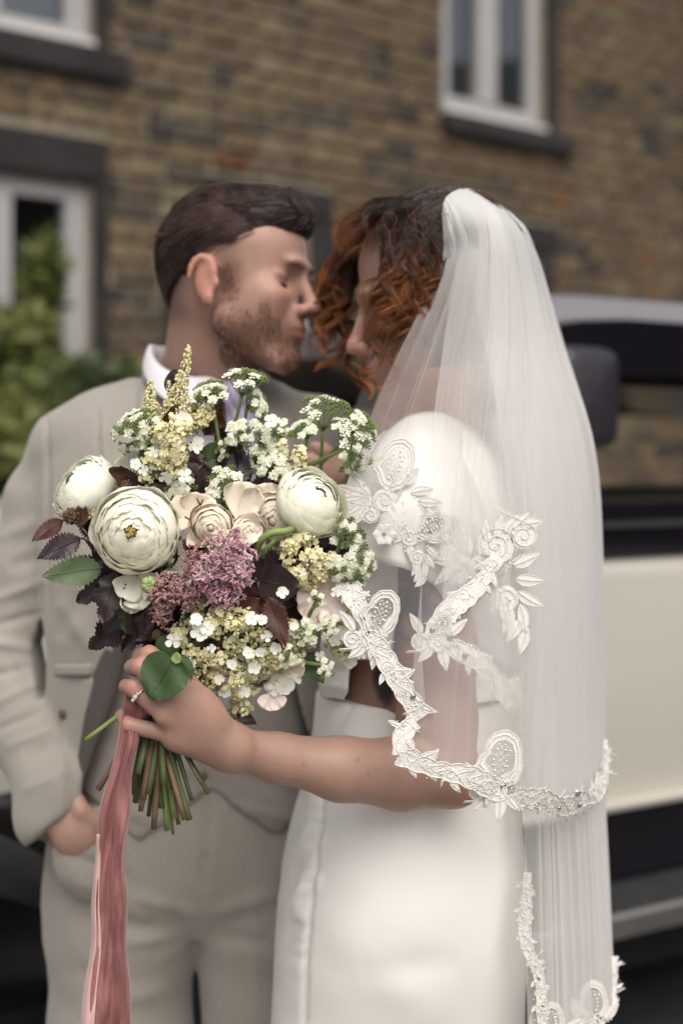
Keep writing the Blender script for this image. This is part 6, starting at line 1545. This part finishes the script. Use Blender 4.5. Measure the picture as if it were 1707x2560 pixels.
loose_bloom(812, 1495, 1.520, [((.2, -1, .2), 72, 100, (.1, -.2, 1)), ((-.8, .2, .3), 74, 90, (-.2, .1, 1)), ((.9, .1, .2), 62, 90, (.3, 0, 1)), ((-.3, .95, .3), 80, 80, (0, .3, 1)), ((.4, .9, .3), 70, 70, (.1, .3, 1))], m_pink_p, 71)
loose_bloom(700, 1660, 1.525, [((-.9, .1, .3), 60, 70, (0, .1, 1)), ((.9, .0, .3), 66, 70, (0, .2, 1)), ((.2, 1, .3), 52, 60, (0, .3, 1))], m_blush_p, 81)
loose_bloom(680, 1735, 1.520, [((-.5, .8, .2), 42, 48, (0, .2, 1)), ((.6, .8, .2), 42, 46, (.1, .2, 1)), ((.1, -1, .2), 30, 46, (0, 0, 1))], m_pink_p, 91)
# green bud, seed heads, curved stem
bm = MB(); c = P(374, 1462, 1.482)
for k in range(6):
    a = k*pi/3+.3; d = Vector((cos(a), -.15, sin(a))); bm.ball(c+d*px(10, 1.48), (px(13, 1.48), px(17, 1.48), px(13, 1.48)), 10, 7)
bm.ball(c+VW*px(14, 1.48), px(5, 1.48), 6, 4); bo = bm.build('green_bud', m_budg, bouquet)
sm = MB(); sm.tube(catmull([P(374, 1465, 1.495), P(395, 1500, 1.52), P(420, 1560, 1.55)], 8), px(4, 1.5), 6); sm.build('stem', m_grn, bo)
for (x, y, Y, R_, sd) in ((179, 1290, 1.530, 21, 1), (316, 1213, 1.525, 15, 2), (395, 1588, 1.50, 14, 3), (300, 1205, 1.53, 10, 4)):
    mb = MB(); r = random.Random(sd); c = P(x, y, Y)
    for k in range(60):
        d = Vector((r.gauss(0, 1), r.gauss(0, 1), r.gauss(0, 1))).normalized(); mb.ball(c+d*px(R_*.9, Y), px(R_*.22, Y), 5, 3)
    mb.ball(c, px(R_*.85, Y), 8, 6); mb.build('seed_head', m_seed, bouquet)
mb = MB(); mb.tube(catmull([P(748, 1312, 1.505), P(715, 1328, 1.497), P(680, 1332, 1.493), P(655, 1348, 1.495), P(640, 1385, 1.51), P(632, 1440, 1.54)], 22), px(9.5, 1.5), 10); mb.build('curved_stem', m_grn, bouquet)
mb = MB(); mb.tube(catmull([P(690, 1350, 1.515), P(665, 1375, 1.51), P(655, 1420, 1.53)], 10), px(7.5, 1.5), 8); mb.build('curved_stem', m_grn, bouquet)
mb = MB(); mb.tube(catmull([P(192, 1305, 1.535), P(225, 1345, 1.53), P(238, 1400, 1.535), P(300, 1470, 1.55)], 12), px(4, 1.5), 6); mb.tube(catmull([P(205, 1345, 1.53), P(235, 1360, 1.53), P(250, 1400, 1.54)], 8), px(3, 1.5), 5); mb.build('red_stem', m_plumr, bouquet)
mb = MB()
for (q) in ([(484, 1330), (476, 1300), (482, 1275), (500, 1262)], [(500, 1262), (492, 1245)], [(500, 1265), (508, 1248)], [(476, 1300), (462, 1292)]): mb.tube([P(x, y, 1.478) for x, y in (catmull([(a, b_, 0) for a, b_ in q], 6)[:, :2] if len(q) > 2 else q)], px(2.6, 1.48), 5)
mb.build('tendril', m_brown, bouquet)
# ---- leaves that show
LF = [(160, 1300, 1.525, -.75, .45, .2, 92, 50, m_plumr, 'serrated', (0, -.6, 1), .6), (205, 1345, 1.520, -1, .42, .2, 118, 66, m_plum, 'serrated', (0, -.3, 1), .35), (258, 1418, 1.512, -1, .16, .15, 150, 78, m_grn3, 'serrated', (0, .1, 1), .3),
      (290, 1425, 1.520, -.25, 1, .2, 130, 92, m_plum, 'lobed', (-.2, .1, 1), .25), (300, 1440, 1.530, -.9, .55, .2, 120, 80, m_plum, 'lobed', (-.1, .1, 1), .25), (330, 1460, 1.535, -.1, 1, .1, 120, 80, m_grn2, 'lobed', (0, 0, 1), .25),
      (196, 1318, 1.53, .25, -1, .2, 66, 40, m_plumr, 'serrated', (.2, 0, 1), .5), (405, 1080, 1.540, .55, -1, .2, 76, 30, m_plumr, 'serrated', (.4, 0, 1), .4), (330, 1195, 1.525, -.9, -.3, .3, 60, 44, m_plumr, 'round', (0, .6, 1), .6), (430, 985, 1.56, .1, -1, .1, 60, 44, m_plum, 'round', (0, 0, 1), .3),
      (455, 1350, 1.500, 1, .45, .2, 110, 62, m_plumr, 'serrated', (0, -.7, 1), .6), (520, 1360, 1.505, 1, -.35, .15, 90, 60, m_plum, 'lobed', (0, -.2, 1), .3), (630, 1445, 1.505, .95, -.35, .3, 120, 110, m_plum, 'lobed', (0, -.1, 1), .3), (640, 1450, 1.490, .9, .15, .4, 112, 104, m_plum, 'round', (-.1, .1, 1), .3),
      (600, 1470, 1.495, .75, .75, .2, 100, 78, m_plumr, 'lobed', (0, .3, 1), .3), (672, 1490, 1.478, .35, 1, .2, 130, 60, m_plumr, 'serrated', (.1, .1, 1), .45), (650, 1495, 1.485, -.75, .6, .3, 100, 70, m_plumr, 'lobed', (0, .4, 1), .3), (560, 1400, 1.51, .5, -.2, .1, 90, 80, m_plum, 'lobed', (0, 0, 1), .2),
      (545, 1035, 1.585, -.2, -.9, .1, 80, 60, m_plum, 'lobed', (0, 0, 1), .3), (510, 1090, 1.575, .5, -.8, .1, 90, 66, m_plumr, 'lobed', (0, 0, 1), .3), (500, 1160, 1.565, .7, -.4, .1, 90, 70, m_grn2, 'round', (0, -.2, 1), .3), (470, 1210, 1.555, .3, -.9, .1, 90, 66, m_plum, 'lobed', (0, 0, 1), .3), (590, 1120, 1.585, -.6, -.6, .1, 80, 60, m_plum, 'lobed', (0, 0, 1), .3),
      (430, 1480, 1.515, -.6, .8, .1, 110, 80, m_plum, 'lobed', (0, 0, 1), .25), (400, 1530, 1.525, -.6, .7, .1, 90, 80, m_plum, 'lobed', (0, .2, 1), .25), (500, 1500, 1.515, .2, 1, .1, 90, 80, m_plum, 'lobed', (0, .2, 1), .25), (445, 1570, 1.515, -.9, .2, .1, 80, 60, m_plum, 'lobed', (0, .2, 1), .25), (370, 1510, 1.53, -.6, .9, 0, 90, 66, m_plum, 'lobed', (0, .1, 1), .25),
      (600, 1590, 1.51, .9, .5, .2, 96, 50, m_plum, 'serrated', (0, -.1, 1), .3), (500, 1620, 1.515, .9, .3, .2, 90, 46, m_plum, 'serrated', (0, -.1, 1), .3), (650, 1570, 1.50, .8, .1, .2, 50, 60, m_grn2, 'round', (0, -.1, 1), .3), (510, 1700, 1.515, .6, -.8, .2, 70, 60, m_grn2, 'round', (0, -.1, 1), .3),
      (760, 1630, 1.525, .5, .8, .1, 90, 60, m_grn2, 'serrated', (0, 0, 1), .3), (790, 1480, 1.535, .9, -.2, .1, 90, 70, m_grn2, 'serrated', (0, 0, 1), .3), (590, 1780, 1.525, .8, .5, 0, 60, 34, m_plum, 'serrated', (0, 0, 1), .3), (440, 1215, 1.52, -.3, 1, .3, 60, 26, m_grn2, 'lance', (.4, 0, 1), .3)]
for i, (x, y, Y, dx, dy, dz, L_, w_, m_, kd, fc, fd) in enumerate(LF): leaf(x, y, Y, dx, dy, dz, L_, w_, m_, 300+i, kd, fc, 'leaf', fd, .12)
leaf(440, 1636, 1.447, -.52, .85, .05, 125, 128, m_grn2, 401, 'round', (-.2, -.1, 1), fold=.18, droop=.05, label='round glossy green leaf beside the fingers')
leaf(438, 1632, 1.462, .15, 1, .05, 100, 84, m_grn2, 402, 'round', (.4, -.1, 1), fold=.2, droop=.05)
leaf(440, 1660, 1.443, .1, -1, .1, 30, 26, m_budg, 403, 'round', (0, 0, 1), fold=.2, droop=.05); leaf(432, 1590, 1.49, -.5, .9, .05, 66, 60, m_grn2, 404, 'round', (0, 0, 1), fold=.2, droop=.05)
# ---- cow parsley above
U_ = [(525, 985, 1.555, 46, (-.15, -.75, .5), (575, 1250)), (612, 950, 1.560, 52, (.2, -.9, .35), (560, 1240)), (640, 1010, 1.565, 38, (.7, -.3, .5), (575, 1200)), (598, 1085, 1.545, 34, (-.2, -.3, 1), (595, 1290)), (655, 1100, 1.550, 46, (.1, -.2, 1), (600, 1280)),
      (566, 1211, 1.520, 46, (-.1, -.5, .9), (560, 1300)), (692, 1160, 1.545, 46, (.2, -.3, .9), (640, 1290)), (558, 1128, 1.550, 22, (-.5, 0, .8), (560, 1200)), (758, 1075, 1.555, 36, (-.3, -.7, .6), (765, 1230)), (812, 1028, 1.575, 62, (.1, -.9, .35), (800, 1220)),
      (880, 1090, 1.560, 54, (.4, -.7, .6), (766, 1168)), (905, 1062, 1.570, 42, (.7, -.6, .4), (800, 1160)), (884, 1150, 1.550, 40, (.2, .4, .9), (852, 1228)), (334, 1060, 1.540, 46, (-.4, -.7, .6), (440, 1240)), (378, 1088, 1.530, 42, (-.1, -.1, 1), (440, 1240)),
      (291, 1082, 1.545, 18, (-.8, 0, .6), (350, 1090)), (312, 1120, 1.545, 18, (-.6, .6, .6), (360, 1095)), (445, 1235, 1.515, 34, (-.2, 0, 1), (450, 1300)), (470, 1205, 1.525, 26, (.2, -.2, 1), (470, 1290)), (645, 1160, 1.56, 34, (0, -.4, 1), (620, 1260)),
      (520, 1150, 1.575, 36, (0, -.4, 1), (540, 1260)), (868, 1336, 1.505, 40, (.3, -.1, 1), (800, 1440)), (898, 1405, 1.510, 44, (.6, .0, .8), (800, 1460)), (850, 1420, 1.505, 36, (.3, .2, 1), (780, 1470)), (890, 1445, 1.515, 34, (.6, .5, .7), (790, 1480)), (700, 1070, 1.59, 30, (0, -.7, .7), (690, 1200)),
      (792, 1500, 1.490, 22, (0, 0, 1), (760, 1560)), (765, 1580, 1.480, 30, (-.1, 0, 1), (730, 1640)), (820, 1560, 1.490, 30, (.2, .0, 1), (740, 1640)), (815, 1670, 1.500, 24, (.3, .2, 1), (730, 1650)), (725, 1640, 1.480, 26, (0, .1, 1), (700, 1680)), (430, 1330, 1.52, 26, (0, .2, 1), (440, 1400)), (465, 1450, 1.51, 24, (-.3, .3, 1), (470, 1500)), (420, 1410, 1.515, 26, (-.3, .3, 1), (440, 1460))]
for i, (x, y, Y, R_, fc, rt) in enumerate(U_): umbel(x, y, Y, R_, dirpx(*fc), 500+i, (rt[0], rt[1], Y+.03), rays=15 if R_ > 30 else 8, nf=13 if R_ > 30 else 9, green=.34 if i not in (8, 9) else .5)
# ---- astilbe plumes
astilbe(466, 872, 448, 1040, 1, 1.550, 26); astilbe(374, 958, 388, 1060, 2, 1.560, 26); astilbe(533, 1010, 480, 1050, 3, 1.553, 12); astilbe(538, 1035, 486, 1068, 4, 1.553, 11); astilbe(425, 960, 440, 1040, 5, 1.562, 22); astilbe(415, 1000, 425, 1090, 6, 1.556, 26); astilbe(498, 985, 470, 1080, 7, 1.566, 18); astilbe(700, 1080, 690, 1200, 8, 1.59, 40); astilbe(250, 1260, 222, 1292, 9, 1.54, 12)
# ---- creamy bud clusters
for i, a_ in enumerate([(432, 1105, 50, 50, 260, .02), (425, 1150, 52, 40, 220, .01), (405, 1180, 40, 30, 110, .0), (450, 1060, 40, 32, 130, .0), (730, 1150, 46, 50, 120, -.02), (758, 1400, 54, 64, 330, .01), (800, 1420, 40, 50, 160, .0), (588, 1568, 70, 48, 420, .015), (545, 1540, 60, 40, 160, .005), (505, 1640, 66, 48, 260, .012), (470, 1600, 36, 40, 100, .0), (568, 1700, 78, 44, 300, .012), (612, 1640, 60, 48, 220, .01), (680, 1640, 66, 44, 240, .008), (640, 1700, 60, 40, 200, .008), (865, 1565, 30, 64, 260, .0), (850, 1620, 26, 34, 90, .0), (600, 1770, 38, 34, 130, .012), (690, 1570, 50, 36, 130, .0), (430, 1735, 26, 14, 60, .01), (510, 1730, 40, 24, 90, .012), (740, 1600, 44, 36, 120, .0), (595, 1805, 14, 14, 30, .012), (560, 1360, 26, 24, 60, .0)]):
    x, y, Rx, Ry, n, pu = a_; bud_cluster(x, y, Rx, Ry, 700+i, int(n*1.15), m_bud if i not in (7, 15) else m_ast, .018+pu, 4.0 if i != 5 else 5.2)
# ---- mauve heads
curly(562, 1390, 48, 62, 1, m_lil, 190, .035, .25); curly(590, 1430, 34, 46, 2, m_lil, 110, .035); curly(520, 1440, 40, 26, 3, m_lil, 110, .03); curly(556, 1490, 40, 22, 4, m_lil, 80, .028); curly(614, 1385, 18, 16, 5, m_lil, 30, .03)
curly(413, 1478, 30, 44, 6, m_lil2, 110, .025); curly(470, 1480, 36, 34, 7, m_lil2, 110, .02); curly(480, 1420, 16, 56, 8, m_lil2, 80, .018, .25); curly(404, 1540, 14, 22, 9, m_lil2, 26, .02)
# ---- white hydrangea florets
HF = [(415, 1193, 20, (0, .7, .8)), (462, 1190, 20, (0, -.2, 1)), (493, 1112, 22, (.7, 0, .7)), (456, 1050, 24, (.2, -.2, 1)), (679, 1052, 20, (0, -.4, 1)), (433, 1600, 20, (-.1, 0, 1)), (500, 1580, 24, (-.1, -.2, 1)), (520, 1572, 20, (.2, -.2, 1)), (492, 1548, 18, (0, -.5, 1)), (636, 1668, 18, (0, 0, 1)), (714, 1712, 24, (0, .3, 1)), (690, 1722, 20, (-.2, .2, 1)), (735, 1700, 18, (.2, .2, 1)), (850, 1584, 20, (.1, 0, 1)), (836, 1600, 16, (0, .2, 1)), (622, 1633, 16, (0, -.5, 1)), (563, 1730, 17, (0, .2, .9)), (505, 1735, 15, (-.3, .1, 1)), (520, 1736, 15, (.3, .1, 1)), (500, 1722, 14, (0, -.2, 1)), (610, 1728, 17, (0, 0, 1)), (672, 1748, 16, (0, .3, 1)), (876, 1652, 20, (.2, .4, 1)), (902, 1636, 14, (.4, 0, 1)), (520, 1775, 13, (-.3, .3, 1)), (596, 1808, 13, (0, .5, 1)), (590, 1815, 10, (-.2, .5, 1)), (630, 1545, 18, (.2, -.4, 1)), (655, 1550, 15, (.4, -.3, 1)), (668, 1590, 16, (0, 0, 1)), (740, 1580, 18, (0, -.1, 1)), (735, 1565, 14, (0, -.3, 1)), (385, 1130, 14, (-.3, 0, 1)), (360, 1175, 14, (-.3, 0, 1)), (530, 1620, 12, (0, 0, 1)), (690, 1620, 15, (0, 0, 1)), (770, 1560, 16, (.2, 0, 1)), (800, 1640, 14, (.2, 0, 1)), (840, 1480, 14, (.2, 0, 1)), (580, 1660, 14, (0, 0, 1)), (756, 1430, 10, (0, 0, 1)), (706, 1480, 16, (.1, -.2, 1)), (340, 1160, 16, (-.3, -.2, 1)), (640, 1270, 10, (0, 0, 1)), (548, 1700, 13, (0, 0, 1)), (650, 1630, 14, (0, .2, 1)), (710, 1660, 13, (0, .2, 1)), (480, 1660, 12, (0, 0, 1)), (780, 1600, 13, (0, 0, 1))]
for i, (x, y, R_, fc) in enumerate(HF):
    Y = bY(x, y, .036) if 1100 < y < 1780 else bY(x, y, .02)
    mb = MB(); floret5(mb, P(x, y, Y), dirpx(*fc), px(R_, Y), rb.choice([4, 5, 5]), 0, i); mb.build('white_floret', m_white_f, bouquet)
# ---- stems through the hand
hand_c = P(392, 1745, 1.508)
SE = [(352, 2028, 7, 1), (330, 1985, 8, 1), (385, 2072, 8, 1), (372, 2040, 6, 0), (405, 2020, 7, 0), (418, 2075, 8, 2), (436, 2045, 7, 2), (447, 2060, 6, 1), (433, 2085, 5, 2), (462, 2050, 7, 1), (474, 2050, 8, 0), (448, 1990, 8, 1), (392, 1985, 8, 0), (370, 1985, 9, 0), (345, 1935, 9, 0), (480, 2000, 6, 0), (522, 1985, 6, 0), (505, 1960, 5, 0), (358, 2000, 8, 1), (425, 1975, 8, 0), (340, 2005, 9, 0), (410, 1960, 9, 0), (245, 1975, 8, 1), (215, 1850, 6, 3), (455, 2010, 6, 2)]
m_st_l = [m_grn2, m_brown, m_grn, m_grn]
m_stem_dk = mat('olive_stem', (.055, .07, .025), .55, 0, 20, col2=(.10, .12, .045))
m_st_l[0] = m_stem_dk
for i, (x, y, w_, k) in enumerate(SE):
    q = i*2.4; of = Vector((cos(q)*.011*sqrt(rb.random()), sin(q)*.011*sqrt(rb.random())-.0, 0)); Y1 = 1.50+rb.uniform(-.02, .03)
    top = P(rb.uniform(430, 620), rb.uniform(1480, 1600), 1.56); e = P(x, y, Y1); h_ = hand_c+of+Vector((0, 0, rb.uniform(-.01, .01)))
    pts = catmull([top, h_, h_+(e-h_)*.5+Vector((rb.uniform(-.003, .003), 0, 0)), e], 14)
    mb = MB(); mb.tube(pts, [px(w_*(1+.06*sin(j_*1.7+i)), 1.5) for j_ in range(14)], 8); mb.build('stem', m_st_l[k], bouquet)
# ---- velvet ribbon
m_velvet, nt, b = new_mat('dusty_rose_velvet')
tc = N_(nt, 'ShaderNodeTexCoord'); mp = N_(nt, 'ShaderNodeMapping'); mp.inputs['Scale'].default_value = (60, 60, 16); nz = N_(nt, 'ShaderNodeTexNoise', Scale=1.3, Detail=6); cr = N_(nt, 'ShaderNodeValToRGB')
cr.color_ramp.elements[0].color = (.16, .055, .052, 1); cr.color_ramp.elements[1].color = (.30, .125, .115, 1); cr.color_ramp.elements[0].position = .38; cr.color_ramp.elements[1].position = .66
nt.links.new(tc.outputs['Object'], mp.inputs[0]); nt.links.new(mp.outputs[0], nz.inputs['Vector']); nt.links.new(nz.outputs['Fac'], cr.inputs[0]); nt.links.new(cr.outputs[0], b.inputs['Base Color'])
b.inputs['Roughness'].default_value = .8; b.inputs['Sheen Weight'].default_value = .5; b.inputs['Sheen Roughness'].default_value = .35; b.inputs['Sheen Tint'].default_value = (.9, .65, .65, 1)
n2 = N_(nt, 'ShaderNodeTexNoise', Scale=700, Detail=2); nt.links.new(tc.outputs['Object'], n2.inputs['Vector']); bp = N_(nt, 'ShaderNodeBump', Strength=.8, Distance=.0005); nt.links.new(n2.outputs['Fac'], bp.inputs['Height']); nt.links.new(bp.outputs[0], b.inputs['Normal'])
rows = catmull([(1765, 312, 345, 1.496), (1800, 304, 338, 1.480), (1840, 300, 345, 1.474), (1900, 284, 334, 1.470), (2000, 256, 328, 1.468), (2100, 244, 316, 1.466), (2250, 236, 316, 1.465), (2400, 228, 320, 1.462), (2560, 206, 330, 1.458), (2700, 200, 345, 1.458)], 110)
mb = MB(); G = []
for i, (y, xl, xr, Y) in enumerate(rows):
    row = []
    for k in range(41):
        s_ = k/40; f = .0045*sin(s_*9+1.2*sin(y*.004))*min(1, (y-1760)/300)+.0016*sin(s_*17+y*.006+sin(y*.012)*2)+.0006*sin(s_*37+y*.021)
        edge = .010*max(0, (.12-s_)/.12)**1.5 + .012*max(0, (s_-.86)/.14)**1.3
        row.append(P(xl+(xr-xl)*s_+2.5*sin(y*.03+s_*3), y, Y-f+edge))
    G.append(row)
mb.grid(G); mb.build('velvet_ribbon', m_velvet, bouquet, solid=.0012)
m_rback = mat('pale_ribbon_back', (.52, .33, .31), .5, .1, 30, sheen=.3)
rf_ = MB(); G = []
for (y, xl, xr, Y) in rows[38:]:
    t = min(1, (y-2080)/420) if y > 2080 else 0
    G.append([P(xl-3-3*t+(8+26*t)*q/6+2*sin(y*.03), y, Y+.006-.0095*min(1, q/3)-.001*sin(q*1.2)) for q in range(7)])
rf_.grid(G); rf_.build('ribbon_back', m_rback, bouquet, solid=.0008)
Fk = Field(tuple(P(270, 1830, 1.46)), tuple(P(480, 1700, 1.57)), .002)
Fk.ell(P(334, 1764, 1.488), (.0105, .009, .010), None, 0); Fk.ell(P(345, 1785, 1.492), (.012, .010, .008), None, .004); Fk.chain([P(340, 1745, 1.50), P(390, 1760, 1.483), P(440, 1770, 1.50)], [.011, .012, .011], .004)
V, Q = Fk.mesh(1); link('ribbon_knot', mesh_np('ribbon_knot', V, Q), m_velvet, bouquet)
